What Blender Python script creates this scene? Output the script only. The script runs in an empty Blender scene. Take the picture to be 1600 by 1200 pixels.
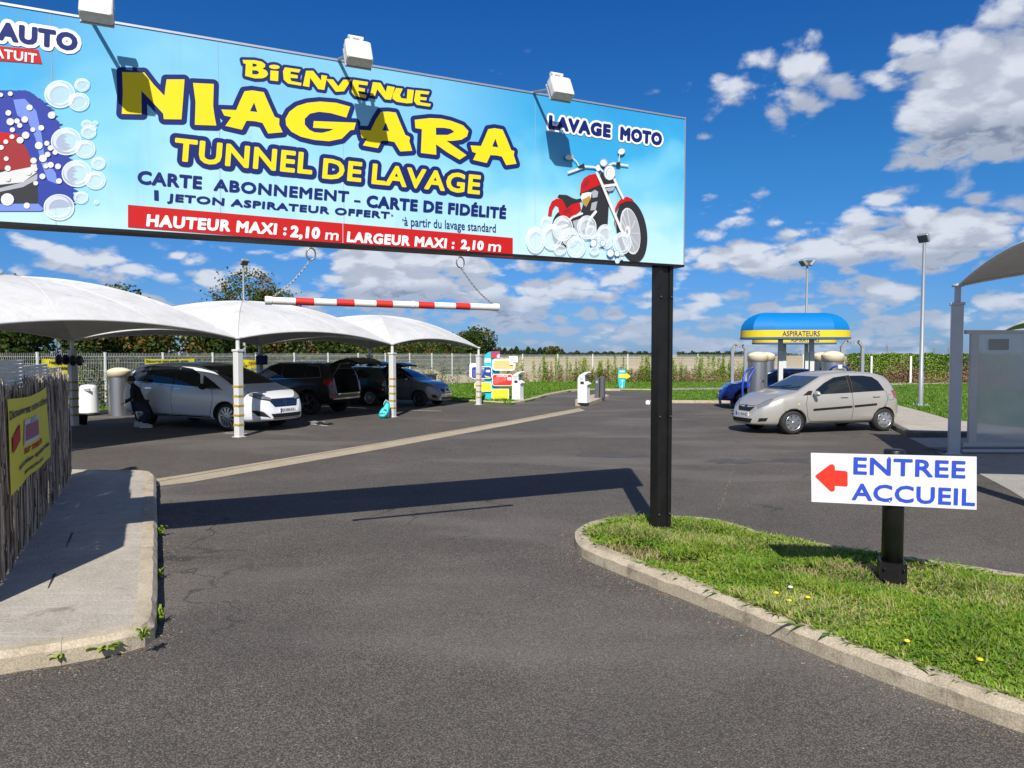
import bpy, bmesh, math, random
import numpy as np
from mathutils import Vector, Matrix
from mathutils.bvhtree import BVHTree

S = bpy.context.scene
COL = S.collection
random.seed(7)
rng = np.random.default_rng(7)
R = math.radians

# ---------------------------------------------------------------- camera
F = 1111.0                       # focal length in pixels of the 1600 px wide photograph
CH = 1.8                         # eye height
PITCH = math.atan(46.0 / F)
cam_d = bpy.data.cameras.new('camera'); cam = bpy.data.objects.new('camera', cam_d); COL.objects.link(cam)
cam_d.sensor_width = 36.0; cam_d.lens = 36.0 * F / 1600.0
cam_d.clip_start = 0.05; cam_d.clip_end = 6000
cam.location = (0, 0, CH); cam.rotation_euler = (R(90) - PITCH, 0, 0)
S.camera = cam
S.view_settings.view_transform = 'Standard'; S.view_settings.look = 'None'
S.view_settings.exposure = 0.45; S.view_settings.gamma = 1.0; S.view_settings.use_curve_mapping = False
S.cycles.use_denoising = True
S.cycles.max_bounces = 8
S.cycles.transparent_max_bounces = 12

SUN_EL, SUN_AZ = 43.5, 183.0     # compass style: 0 = +Y, the sun stands behind the photographer
# ---------------------------------------------------------------- node helpers
class NT:
    def __init__(s, tree): s.t = tree; s.n = tree.nodes; s.l = tree.links
    def node(s, typ, **kw):
        n = s.n.new(typ)
        for k, v in kw.items():
            if k.startswith('_'): setattr(n, k[1:], v)
        return n
    def put(s, sock, v):
        if v is None: return
        if isinstance(v, bpy.types.NodeSocket): s.l.new(v, sock)
        else: sock.default_value = v
    def math(s, op, a, b=None, c=None, clamp=False):
        n = s.n.new('ShaderNodeMath'); n.operation = op; n.use_clamp = clamp
        s.put(n.inputs[0], a); s.put(n.inputs[1], b); s.put(n.inputs[2], c); return n.outputs[0]
    def vmath(s, op, a, b=None, sc=None):
        n = s.n.new('ShaderNodeVectorMath'); n.operation = op
        s.put(n.inputs[0], a); s.put(n.inputs[1], b)
        if sc is not None: s.put(n.inputs['Scale'], sc)
        return n.outputs['Value'] if op in ('LENGTH', 'DOT_PRODUCT', 'DISTANCE') else n.outputs[0]
    def mix(s, f, a, b, blend='MIX'):
        n = s.n.new('ShaderNodeMix'); n.data_type = 'RGBA'; n.blend_type = blend
        s.put(n.inputs[0], f); s.put(n.inputs[6], a); s.put(n.inputs[7], b); return n.outputs[2]
    def noise(s, vec, scale, detail=4, rough=.5, dist=0, dim='3D'):
        n = s.n.new('ShaderNodeTexNoise'); n.noise_dimensions = dim
        s.put(n.inputs['Vector'], vec); s.put(n.inputs['Scale'], scale); s.put(n.inputs['Detail'], detail)
        s.put(n.inputs['Roughness'], rough); s.put(n.inputs['Distortion'], dist); return n.outputs[0]
    def ramp(s, f, stops, interp='LINEAR'):
        n = s.n.new('ShaderNodeValToRGB'); e = n.color_ramp.elements; n.color_ramp.interpolation = interp
        while len(e) < len(stops): e.new(0.5)
        for i, (p, c) in enumerate(stops):
            e[i].position = p; e[i].color = c if len(c) == 4 else (*c, 1)
        s.put(n.inputs[0], f); return n.outputs[0]
    def smooth(s, f, a, b, lo=0., hi=1.):
        n = s.n.new('ShaderNodeMapRange'); n.interpolation_type = 'SMOOTHSTEP'
        s.put(n.inputs[0], f); s.put(n.inputs[1], a); s.put(n.inputs[2], b); s.put(n.inputs[3], lo); s.put(n.inputs[4], hi)
        return n.outputs[0]
    def sep(s, v):
        n = s.n.new('ShaderNodeSeparateXYZ'); s.put(n.inputs[0], v); return n.outputs
    def comb(s, x, y, z):
        n = s.n.new('ShaderNodeCombineXYZ'); s.put(n.inputs[0], x); s.put(n.inputs[1], y); s.put(n.inputs[2], z); return n.outputs[0]
def g3(v): return (v, v, v, 1)
def c4(c): return (*c, 1) if len(c) == 3 else c

# ---------------------------------------------------------------- world: sky and cumulus
W = bpy.data.worlds.new('World'); S.world = W; W.use_nodes = True
wt = NT(W.node_tree); wt.n.clear()
def px_dir(px, py):
    d = Vector(((px - 800) / F, 1.0, -(py - 600) / F))
    d = Matrix.Rotation(-PITCH, 3, 'X') @ d
    return d.normalized()
def build_banks():
    """where the banks of cloud stand: direction -> coverage"""
    g = bpy.data.node_groups.new('cloud_banks', 'ShaderNodeTree')
    g.interface.new_socket('Dir', in_out='INPUT', socket_type='NodeSocketVector')
    g.interface.new_socket('Cover', in_out='OUTPUT', socket_type='NodeSocketFloat')
    k = NT(g); gi = g.nodes.new('NodeGroupInput'); go = g.nodes.new('NodeGroupOutput')
    d = gi.outputs[0]
    x, y, z = k.sep(d)[:3]
    az = k.math('ARCTAN2', x, y); el = k.math('ARCSINE', z); ae = k.comb(az, el, 0)
    # banks: centre px, centre py, half width px, half height px, strength
    banks = [(1235, 125, 62, 64, .66), (1165, 135, 50, 50, .52), (1215, 175, 34, 40, .5), (1330, 100, 100, 30, .13), (1415, 75, 42, 42, .16),
             (1575, 150, 158, 96, 1.12), (1640, 60, 90, 50, .5), (1388, 300, 48, 19, .66),
             (1175, 400, 85, 44, .72), (1290, 378, 110, 44, .78), (1490, 360, 120, 48, .85), (1400, 405, 120, 20, .42),
             (1385, 456, 78, 22, .72), (1110, 466, 60, 34, .62), (1570, 480, 80, 28, .62), (1230, 345, 30, 18, .30),
             (620, 425, 118, 50, 1.0), (740, 445, 60, 44, .8), (860, 452, 66, 38, .8), (905, 425, 46, 24, .5),
             (800, 492, 150, 28, .55), (1020, 490, 150, 28, .6), (1400, 505, 240, 20, .5),
             (190, 415, 190, 50, .54), (50, 425, 90, 34, .36), (420, 420, 90, 26, .28), (900, 160, 60, 14, .42)]
    acc = None
    for (cx, cy, rx, ry, st) in banks:
        D = px_dir(cx, cy); a0 = math.atan2(D.x, D.y); e0 = math.asin(D.z)
        D1 = px_dir(cx + rx, cy); D2 = px_dir(cx, cy - ry)
        ra = abs(math.atan2(D1.x, D1.y) - a0) / .79; re = abs(math.asin(D2.z) - e0) / .79
        n = g.nodes.new('ShaderNodeVectorMath'); n.operation = 'MULTIPLY_ADD'; g.links.new(ae, n.inputs[0])
        n.inputs[1].default_value = (1 / ra, 1 / re, 0); n.inputs[2].default_value = (-a0 / ra, -e0 / re, 0)
        r2 = k.vmath('DOT_PRODUCT', n.outputs[0], n.outputs[0])
        b = k.math('MULTIPLY', k.math('POWER', .367879, r2), st)
        acc = b if acc is None else k.math('MAXIMUM', acc, b)
    # between and beyond them a low field of cumulus goes on all round
    low = k.smooth(el, .08, .20, .50, .0)
    scatter = k.math('MULTIPLY', k.smooth(k.noise(k.vmath('MULTIPLY', d, (1, 1, 2.2)), 7, 1, .5), .30, .56), low)
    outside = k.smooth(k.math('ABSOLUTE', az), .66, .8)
    fill_cloud = k.math('MULTIPLY', k.math('MULTIPLY', k.smooth(k.noise(d, 3.3, 1, .5), .42, .56), .95), outside)  # thicker cloud added out of view, to whiten the blue skylight in shade
    acc = k.math('MAXIMUM', acc, scatter)
    acc = k.math('MAXIMUM', acc, k.math('MULTIPLY', fill_cloud, k.smooth(el, .1, 1.5, 1, .5)))
    k.l.new(acc, go.inputs[0]); return g
def build_fluff():
    """fractal, puffy edges, finer towards the horizon"""
    g = bpy.data.node_groups.new('cloud_fluff', 'ShaderNodeTree')
    g.interface.new_socket('Dir', in_out='INPUT', socket_type='NodeSocketVector')
    g.interface.new_socket('Fluff', in_out='OUTPUT', socket_type='NodeSocketFloat')
    k = NT(g); gi = g.nodes.new('NodeGroupInput'); go = g.nodes.new('NodeGroupOutput')
    x, y, z = k.sep(gi.outputs[0])[:3]
    den = k.math('ADD', k.math('MAXIMUM', z, 0), .42)
    pv = k.comb(k.math('DIVIDE', x, den), k.math('DIVIDE', y, den), k.math('DIVIDE', k.math('MULTIPLY', z, 1.2), den))
    n1 = k.noise(pv, 5.6, 7, .62, .25)
    vz = g.nodes.new('ShaderNodeTexVoronoi'); vz.feature = 'F1'; vz.inputs['Scale'].default_value = 13.0
    wn = g.nodes.new('ShaderNodeTexNoise'); wn.inputs['Scale'].default_value = 9; wn.inputs['Detail'].default_value = 3; g.links.new(pv, wn.inputs['Vector'])
    g.links.new(k.vmath('ADD', pv, k.vmath('SCALE', wn.outputs['Color'], sc=.12)), vz.inputs['Vector'])
    puff = k.math('SUBTRACT', .45, vz.outputs['Distance'])
    o = k.math('ADD', k.math('MULTIPLY', k.math('SUBTRACT', n1, .5), 1.45), k.math('MULTIPLY', puff, .62))
    k.l.new(o, go.inputs[0]); return g
GB, GF = build_banks(), build_fluff()
tc = wt.n.new('ShaderNodeTexCoord'); dirv = wt.vmath('NORMALIZE', tc.outputs['Generated'])
def grp(tree, v):
    n = wt.n.new('ShaderNodeGroup'); n.node_tree = tree; wt.l.new(v, n.inputs[0]); return n.outputs[0]
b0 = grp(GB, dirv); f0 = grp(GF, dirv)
b1 = grp(GB, wt.vmath('NORMALIZE', wt.vmath('ADD', dirv, (-.012, 0, .045))))
f1 = grp(GF, wt.vmath('NORMALIZE', wt.vmath('ADD', dirv, (-.009, 0, .021))))
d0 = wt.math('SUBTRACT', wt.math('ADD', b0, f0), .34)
sky = wt.n.new('ShaderNodeTexSky'); sky.sky_type = 'NISHITA'; sky.sun_disc = False
sky.sun_elevation = R(SUN_EL); sky.sun_rotation = R(SUN_AZ)
sky.altitude = 100; sky.air_density = 1.0; sky.dust_density = .25; sky.ozone_density = 2.6
mask = wt.smooth(d0, -.05, .22)
lit = wt.math('ADD', wt.math('MULTIPLY', wt.smooth(wt.math('SUBTRACT', f0, f1), -.17, .19), .46), wt.math('MULTIPLY', wt.smooth(wt.math('SUBTRACT', b0, b1), -.12, .22), .54))
thick = wt.smooth(d0, .12, .75)
fine = wt.noise(dirv, 26, 5, .6)
lit2 = wt.math('ADD', wt.math('MULTIPLY', lit, .85), wt.math('MULTIPLY', wt.math('SUBTRACT', fine, .5), .22), clamp=True)
lit2 = wt.math('MAXIMUM', lit2, wt.smooth(thick, .35, .0, .0, .4))
SKYS = 0.10
ccol = wt.mix(lit2, (1.45, 1.80, 2.65, 1), (6.0, 6.3, 6.9, 1))
sepd = wt.sep(dirv)
tint = wt.ramp(sepd[2], [(0, (.22, .35, .70)), (.10, (.175, .385, .71)), (.24, (.13, .45, .745)), (.46, (.07, .37, .80)), (1, (.09, .37, .80))])
skyc = wt.mix(1.0, sky.outputs[0], tint, 'MULTIPLY')
haze_f = wt.smooth(sepd[2], .13, .0, .0, .5)
ccol = wt.mix(haze_f, ccol, (2.6, 3.6, 5.2, 1))
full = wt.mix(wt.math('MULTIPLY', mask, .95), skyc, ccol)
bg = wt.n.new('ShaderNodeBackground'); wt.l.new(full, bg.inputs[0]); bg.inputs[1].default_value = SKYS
wo = wt.n.new('ShaderNodeOutputWorld'); wt.l.new(bg.outputs[0], wo.inputs[0])
W.cycles.sampling_method = 'MANUAL'; W.cycles.sample_map_resolution = 512

sun_d = bpy.data.lights.new('sun', 'SUN'); sun = bpy.data.objects.new('sun', sun_d); COL.objects.link(sun)
sun_d.energy = 4.6; sun_d.angle = R(.53); sun_d.color = (1.0, .955, .88)
_sd = Vector((math.sin(R(SUN_AZ)) * math.cos(R(SUN_EL)), math.cos(R(SUN_AZ)) * math.cos(R(SUN_EL)), math.sin(R(SUN_EL))))
sun.rotation_euler = _sd.to_track_quat('Z', 'Y').to_euler()
sun.location = (0, -20, 30)

# ---------------------------------------------------------------- pixels of the photograph -> places
def ray(px, py):
    d = Vector(((px - 800) / F, 1.0, -(py - 600) / F)); d = Matrix.Rotation(-PITCH, 3, 'X') @ d
    return d
def gp(px, py, z=0.0):
    d = ray(px, py); t = (z - CH) / d.z; return Vector((d.x * t, d.y * t, z))
def at(px, py, Y):
    d = ray(px, py); t = Y / d.y; return Vector((d.x * t, Y, CH + d.z * t))

# ---------------------------------------------------------------- materials
M = {}
def mat(name, col, rough=.6, metal=0., spec=.5, noise=None, bump=None, coat=0., trans=0., emit=None, alpha=None, sub=None):
    """noise=(scale, amount, colour2), bump=(scale, strength, distance)"""
    m = bpy.data.materials.new(name); m.use_nodes = True; k = NT(m.node_tree)
    b = k.n['Principled BSDF']; b.inputs['Roughness'].default_value = rough; b.inputs['Metallic'].default_value = metal
    b.inputs['Specular IOR Level'].default_value = spec; b.inputs['Coat Weight'].default_value = coat
    b.inputs['Coat Roughness'].default_value = .04
    b.inputs['Transmission Weight'].default_value = trans
    b.inputs['Base Color'].default_value = c4(col)
    t = k.n.new('ShaderNodeTexCoord').outputs['Object']
    if noise:
        f = k.smooth(k.noise(t, noise[0], 6, .6), .5 - .5 * .6, .5 + .5 * .6)
        col2 = noise[2] if len(noise) > 2 else tuple(c * .6 for c in col)
        k.l.new(k.mix(k.math('MULTIPLY', f, noise[1]), c4(col), c4(col2)), b.inputs['Base Color'])
    if bump:
        bn = k.n.new('ShaderNodeBump'); bn.inputs['Strength'].default_value = bump[1]
        bn.inputs['Distance'].default_value = bump[2] if len(bump) > 2 else .01
        k.l.new(k.noise(t, bump[0], 5, .6), bn.inputs['Height']); k.l.new(bn.outputs[0], b.inputs['Normal'])
    if emit: b.inputs['Emission Color'].default_value = c4(emit[0]); b.inputs['Emission Strength'].default_value = emit[1]
    M[name] = m
    return m

# ---------------------------------------------------------------- mesh builder
class MB:
    def __init__(s): s.v = []; s.f = []; s.mi = []; s.sm = []
    def add(s, vs, fs, m=0, smooth=False):
        o = len(s.v); s.v.extend([tuple(p) for p in vs])
        for f in fs: s.f.append(tuple(o + i for i in f)); s.mi.append(m); s.sm.append(smooth)
        return s
    def box(s, c, size, rot=None, m=0, taper=1.0):
        c = Vector(c); hx, hy, hz = size[0] / 2, size[1] / 2, size[2] / 2
        vs = [Vector((x * hx * (taper if z > 0 else 1), y * hy * (taper if z > 0 else 1), z * hz)) for z in (-1, 1) for y in (-1, 1) for x in (-1, 1)]
        if rot is not None:
            if isinstance(rot, (int, float)): rot = Matrix.Rotation(rot, 3, 'Z')
            vs = [rot @ v for v in vs]
        return s.add([c + v for v in vs], [(0, 2, 3, 1), (4, 5, 7, 6), (0, 1, 5, 4), (2, 6, 7, 3), (0, 4, 6, 2), (1, 3, 7, 5)], m)
    def rbox(s, c, size, r=.02, rot=None, m=0, seg=3):
        """box with rounded vertical (z) edges and small top bevel"""
        c = Vector(c); hx, hy, hz = size[0] / 2, size[1] / 2, size[2] / 2
        ring = []
        for (sx, sy, a0) in ((1, 1, 0), (-1, 1, 90), (-1, -1, 180), (1, -1, 270)):
            for i in range(seg + 1):
                a = R(a0 + 90 * i / seg); ring.append((sx * (hx - r) + r * math.cos(a), sy * (hy - r) + r * math.sin(a)))
        b = min(r, hz) * .5; n = len(ring)
        lv = [(-hz, 1 - b / max(hx, hy)), (-hz + b, 1), (hz - b, 1), (hz, 1 - b / max(hx, hy))]
        vs = [Vector((x * k, y * k, z)) for z, k in lv for x, y in ring]
        if rot is not None:
            if isinstance(rot, (int, float)): rot = Matrix.Rotation(rot, 3, 'Z')
            vs = [rot @ v for v in vs]
        fs = [tuple(range(n))[::-1], tuple(range(3 * n, 4 * n))]
        for l in range(3):
            for i in range(n): j = (i + 1) % n; fs.append((l * n + i, l * n + j, (l + 1) * n + j, (l + 1) * n + i))
        return s.add([c + v for v in vs], fs, m)
    def tube(s, pts, r, n=8, m=0, cap=True, smooth=True):
        pts = [Vector(p) for p in pts]; L = len(pts); rr = r if isinstance(r, (list, tuple)) else [r] * L
        vs = []; up = None
        for i, p in enumerate(pts):
            t = (pts[min(i + 1, L - 1)] - pts[max(i - 1, 0)]).normalized()
            if up is None: up = Vector((0, 0, 1)) if abs(t.z) < .9 else Vector((1, 0, 0))
            a = t.cross(up).normalized(); b = a.cross(t).normalized(); up = b
            for k in range(n):
                an = 2 * math.pi * k / n; vs.append(p + (a * math.cos(an) + b * math.sin(an)) * rr[i])
        fs = []
        for i in range(L - 1):
            for k in range(n):
                j = (k + 1) % n; fs.append((i * n + k, i * n + j, (i + 1) * n + j, (i + 1) * n + k))
        s.add(vs, fs, m, smooth)
        if cap: s.add(vs[:n], [tuple(range(n))], m); s.add(vs[-n:], [tuple(range(n))[::-1]], m)
        return s
    def lathe(s, c, prof, n=24, m=0, axis='Z', smooth=True, rot=None):
        c = Vector(c); vs = []
        for (r, h) in prof:
            for k in range(n):
                a = 2 * math.pi * k / n
                v = Vector((r * math.cos(a), r * math.sin(a), h))
                if axis == 'Y': v = Vector((v.x, h, v.y))
                elif axis == 'X': v = Vector((h, v.x, v.y))
                if rot is not None: v = rot @ v
                vs.append(c + v)
        fs = []
        for i in range(len(prof) - 1):
            for k in range(n):
                j = (k + 1) % n; fs.append((i * n + k, i * n + j, (i + 1) * n + j, (i + 1) * n + k))
        return s.add(vs, fs, m, smooth)
    def poly(s, pts, m=0): return s.add(pts, [tuple(range(len(pts)))], m)
    def prism(s, pts, vec, m=0):
        vec = Vector(vec); n = len(pts); vs = [Vector(p) for p in pts] + [Vector(p) + vec for p in pts]
        fs = [tuple(range(n))[::-1], tuple(range(n, 2 * n))] + [(i, (i + 1) % n, n + (i + 1) % n, n + i) for i in range(n)]
        return s.add(vs, fs, m)
    def grid(s, rows, m=0, smooth=True):
        h = len(rows); w = len(rows[0]); vs = [p for r in rows for p in r]
        return s.add(vs, [(j * w + i, j * w + i + 1, (j + 1) * w + i + 1, (j + 1) * w + i) for j in range(h - 1) for i in range(w - 1)], m, smooth)
    def mesh(s, name, mats, fix=True):
        me = bpy.data.meshes.new(name); me.from_pydata(s.v, [], s.f)
        for mm in (mats if isinstance(mats, (list, tuple)) else [mats]): me.materials.append(M[mm] if isinstance(mm, str) else mm)
        me.polygons.foreach_set('material_index', s.mi); me.polygons.foreach_set('use_smooth', s.sm)
        me.update()
        if fix and len(s.f) < 20000:
            bm = bmesh.new(); bm.from_mesh(me); bmesh.ops.recalc_face_normals(bm, faces=bm.faces); bm.to_mesh(me); bm.free()
        return me
    def obj(s, name, mats, parent=None, loc=None, fix=True):
        o = bpy.data.objects.new(name, s.mesh(name, mats, fix)); COL.objects.link(o)
        if parent is not None: o.parent = parent
        if loc is not None: o.location = loc
        return o
    def shift(s, off):
        off = Vector(off); s.v = [tuple(Vector(p) - off) for p in s.v]; return s
def link(name, me, parent=None, loc=None, rot=None):
    o = bpy.data.objects.new(name, me); COL.objects.link(o)
    if parent is not None: o.parent = parent
    if loc is not None: o.location = loc
    if rot is not None: o.rotation_euler = rot
    return o
def thing(name, label, cat, loc=(0, 0, 0), rz=0, group=None, sc=None):
    o = bpy.data.objects.new(name, None); COL.objects.link(o); o.location = loc; o.rotation_euler = (0, 0, rz)
    o.empty_display_size = .3
    o['label'] = label; o['category'] = cat
    if group: o['group'] = group
    if sc is not None: o.scale = sc
    return o
def tag(o, label, cat, group=None, kind=None):
    o['label'] = label; o['category'] = cat
    if group: o['group'] = group
    if kind: o['kind'] = kind
    return o
def kind(o, k, label=None):
    o['kind'] = k
    if label: o['label'] = label
    return o
def children(o): return [c for c in bpy.data.objects if c.parent == o]
def copy_tree(o, parent=None, kids=None):
    if kids is None:
        kids = {}
        for c in bpy.data.objects:
            if c.parent: kids.setdefault(c.parent, []).append(c)
    c = o.copy(); COL.objects.link(c); c.parent = parent
    for ch in kids.get(o, []): copy_tree(ch, c, kids)
    return c

# ---------------------------------------------------------------- flat lettering
def text2d(txt, bold=0.0, spacing=1.0, shear=0.0):
    """built-in font -> verts (n,2), faces, boundary segments"""
    cu = bpy.data.curves.new('t', 'FONT'); cu.body = txt; cu.size = 1; cu.offset = bold; cu.space_character = spacing
    cu.shear = shear; cu.resolution_u = 3; cu.dimensions = '2D'; cu.fill_mode = 'FRONT'
    ob = bpy.data.objects.new('t', cu); COL.objects.link(ob)
    dg = bpy.context.evaluated_depsgraph_get(); me = bpy.data.meshes.new_from_object(ob.evaluated_get(dg))
    V = np.array([v.co[:2] for v in me.vertices]).reshape(-1, 2); Fc = [tuple(p.vertices) for p in me.polygons]
    cnt = {}
    for f in Fc:
        for i in range(len(f)):
            e = tuple(sorted((f[i], f[(i + 1) % len(f)]))); cnt[e] = cnt.get(e, 0) + 1
    seg = np.array([(V[a], V[b]) for (a, b), c in cnt.items() if c == 1]).reshape(-1, 2, 2)
    bpy.data.objects.remove(ob); bpy.data.curves.remove(cu); bpy.data.meshes.remove(me)
    return V, Fc, seg
def tri2d(outer, holes=()):
    from mathutils.geometry import tessellate_polygon
    loops = [[Vector((x, y, 0)) for x, y in l] for l in [outer] + list(holes)]
    t = tessellate_polygon(loops); V = np.array([(p.x, p.y) for l in loops for p in l])
    seg = []; o = 0
    for l in loops:
        n = len(l); seg += [(V[o + i], V[o + (i + 1) % n]) for i in range(n)]; o += n
    return V, [tuple(x) for x in t], np.array(seg)
def band(seg, w, cell):
    """rounded band of half width w round the segments, meshed without overlaps"""
    lo = seg.reshape(-1, 2).min(0) - w - 2 * cell; hi = seg.reshape(-1, 2).max(0) + w + 2 * cell
    nx = int((hi[0] - lo[0]) / cell) + 2; ny = int((hi[1] - lo[1]) / cell) + 2
    D = np.full((ny, nx), 9e9)
    for a, b in seg:
        x0 = max(0, int((min(a[0], b[0]) - w - lo[0]) / cell) - 2); x1 = min(nx, int((max(a[0], b[0]) + w - lo[0]) / cell) + 3)
        y0 = max(0, int((min(a[1], b[1]) - w - lo[1]) / cell) - 2); y1 = min(ny, int((max(a[1], b[1]) + w - lo[1]) / cell) + 3)
        X = lo[0] + np.arange(x0, x1) * cell; Y = lo[1] + np.arange(y0, y1) * cell
        X, Y = np.meshgrid(X, Y); d = b - a; L = max(d @ d, 1e-12)
        t = np.clip(((X - a[0]) * d[0] + (Y - a[1]) * d[1]) / L, 0, 1)
        dist = np.hypot(X - a[0] - t * d[0], Y - a[1] - t * d[1])
        D[y0:y1, x0:x1] = np.minimum(D[y0:y1, x0:x1], dist)
    Q = D - w; V = []; Fc = []
    ins = Q < 0
    for j in range(ny - 1):
        i = 0
        row = ins[j, :-1] & ins[j, 1:] & ins[j + 1, :-1] & ins[j + 1, 1:]
        part = (ins[j, :-1] | ins[j, 1:] | ins[j + 1, :-1] | ins[j + 1, 1:]) & ~row
        run = np.flatnonzero(np.diff(np.concatenate(([0], row.astype(int), [0]))))
        for a, b in zip(run[::2], run[1::2]):
            o = len(V); V += [(a, j), (b, j), (b, j + 1), (a, j + 1)]; Fc.append((o, o + 1, o + 2, o + 3))
        for i in np.flatnonzero(part):
            cs = [(i, j), (i + 1, j), (i + 1, j + 1), (i, j + 1)]; q = [Q[y, x] for x, y in cs]; pts = []
            for k in range(4):
                k2 = (k + 1) % 4
                if q[k] < 0: pts.append(cs[k])
                if (q[k] < 0) != (q[k2] < 0):
                    t = q[k] / (q[k] - q[k2]); t = min(max(t, 0), 1)
                    pts.append((cs[k][0] + (cs[k2][0] - cs[k][0]) * t, cs[k][1] + (cs[k2][1] - cs[k][1]) * t))
            if len(pts) >= 3:
                o = len(V); V += pts; Fc.append(tuple(range(o, o + len(pts))))
    V = np.array(V, float).reshape(-1, 2) * cell + lo
    return V, Fc
class Plane:
    """a flat print surface: origin, unit u (right), unit v (up), n (towards the reader)"""
    def __init__(s, o, u, v=(0, 0, 1)): s.o = Vector(o); s.u = Vector(u).normalized(); s.v = Vector(v).normalized(); s.n = s.u.cross(s.v)
    def w(s, a, b, d=0): return s.o + s.u * a + s.v * b + s.n * d
    def px(s, x, y):
        d = ray(x, y); c = Vector((0, 0, CH)); t = (s.o - c).dot(s.n) / d.dot(s.n); p = c + d * t - s.o
        return (p.dot(s.u), p.dot(s.v))
def put2d(name, V, Fc, pl, d, m, parent, label=None):
    off = parent.matrix_basis.translation if parent is not None else Vector()
    b = MB(); b.add([pl.w(x, y, d) - off for x, y in V], Fc)
    o = b.obj(name, m, parent, fix=False)
    if label: o['label'] = label
    return o
def fit(V, seg, box, keep=False):
    """map text extents onto (u0, v0, u1, v1)"""
    lo = V.min(0); hi = V.max(0); sc = np.array([(box[2] - box[0]) / (hi[0] - lo[0]), (box[3] - box[1]) / (hi[1] - lo[1])])
    f = lambda P: (P - lo) * sc + np.array([box[0], box[1]])
    return f(V), f(seg)
def lettering(txt, pl, box, d, m, parent, bold=.0, spacing=1., shear=0., outline=None, name='lettering'):
    """flat print; the weight is grown with a rounded band so that strokes never cross"""
    if bold and spacing == 1.: spacing = 1.0 + bold * 2.2
    V, Fc, seg = text2d(txt, 0, spacing, shear)
    w = bold * (box[3] - box[1]) * 1.25
    V, seg = fit(V, seg, (box[0] + w, box[1] + w, box[2] - w, box[3] - w))
    if outline:
        for k, (ow, om) in enumerate(outline):
            VV, FF = band(seg, w + ow, max(ow / 4, .003)); put2d('lettering_outline', VV, FF, pl, d - .0012 * (k + 1), om, parent)
    if w > 0:
        VV, FF = band(seg, w, max(w / 2.5, .0012)); n = len(V); off = parent.matrix_basis.translation
        b = MB(); b.add([pl.w(x, y, d) - off for x, y in V], Fc); b.add([pl.w(x, y, d + .0004) - off for x, y in VV], FF)
        o = b.obj(name, m, parent, fix=False); o['kind'] = 'stuff' if len(txt) > 40 else 'thing'
        del o['kind']; return o
    return put2d(name, V, Fc, pl, d, m, parent)
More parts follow.
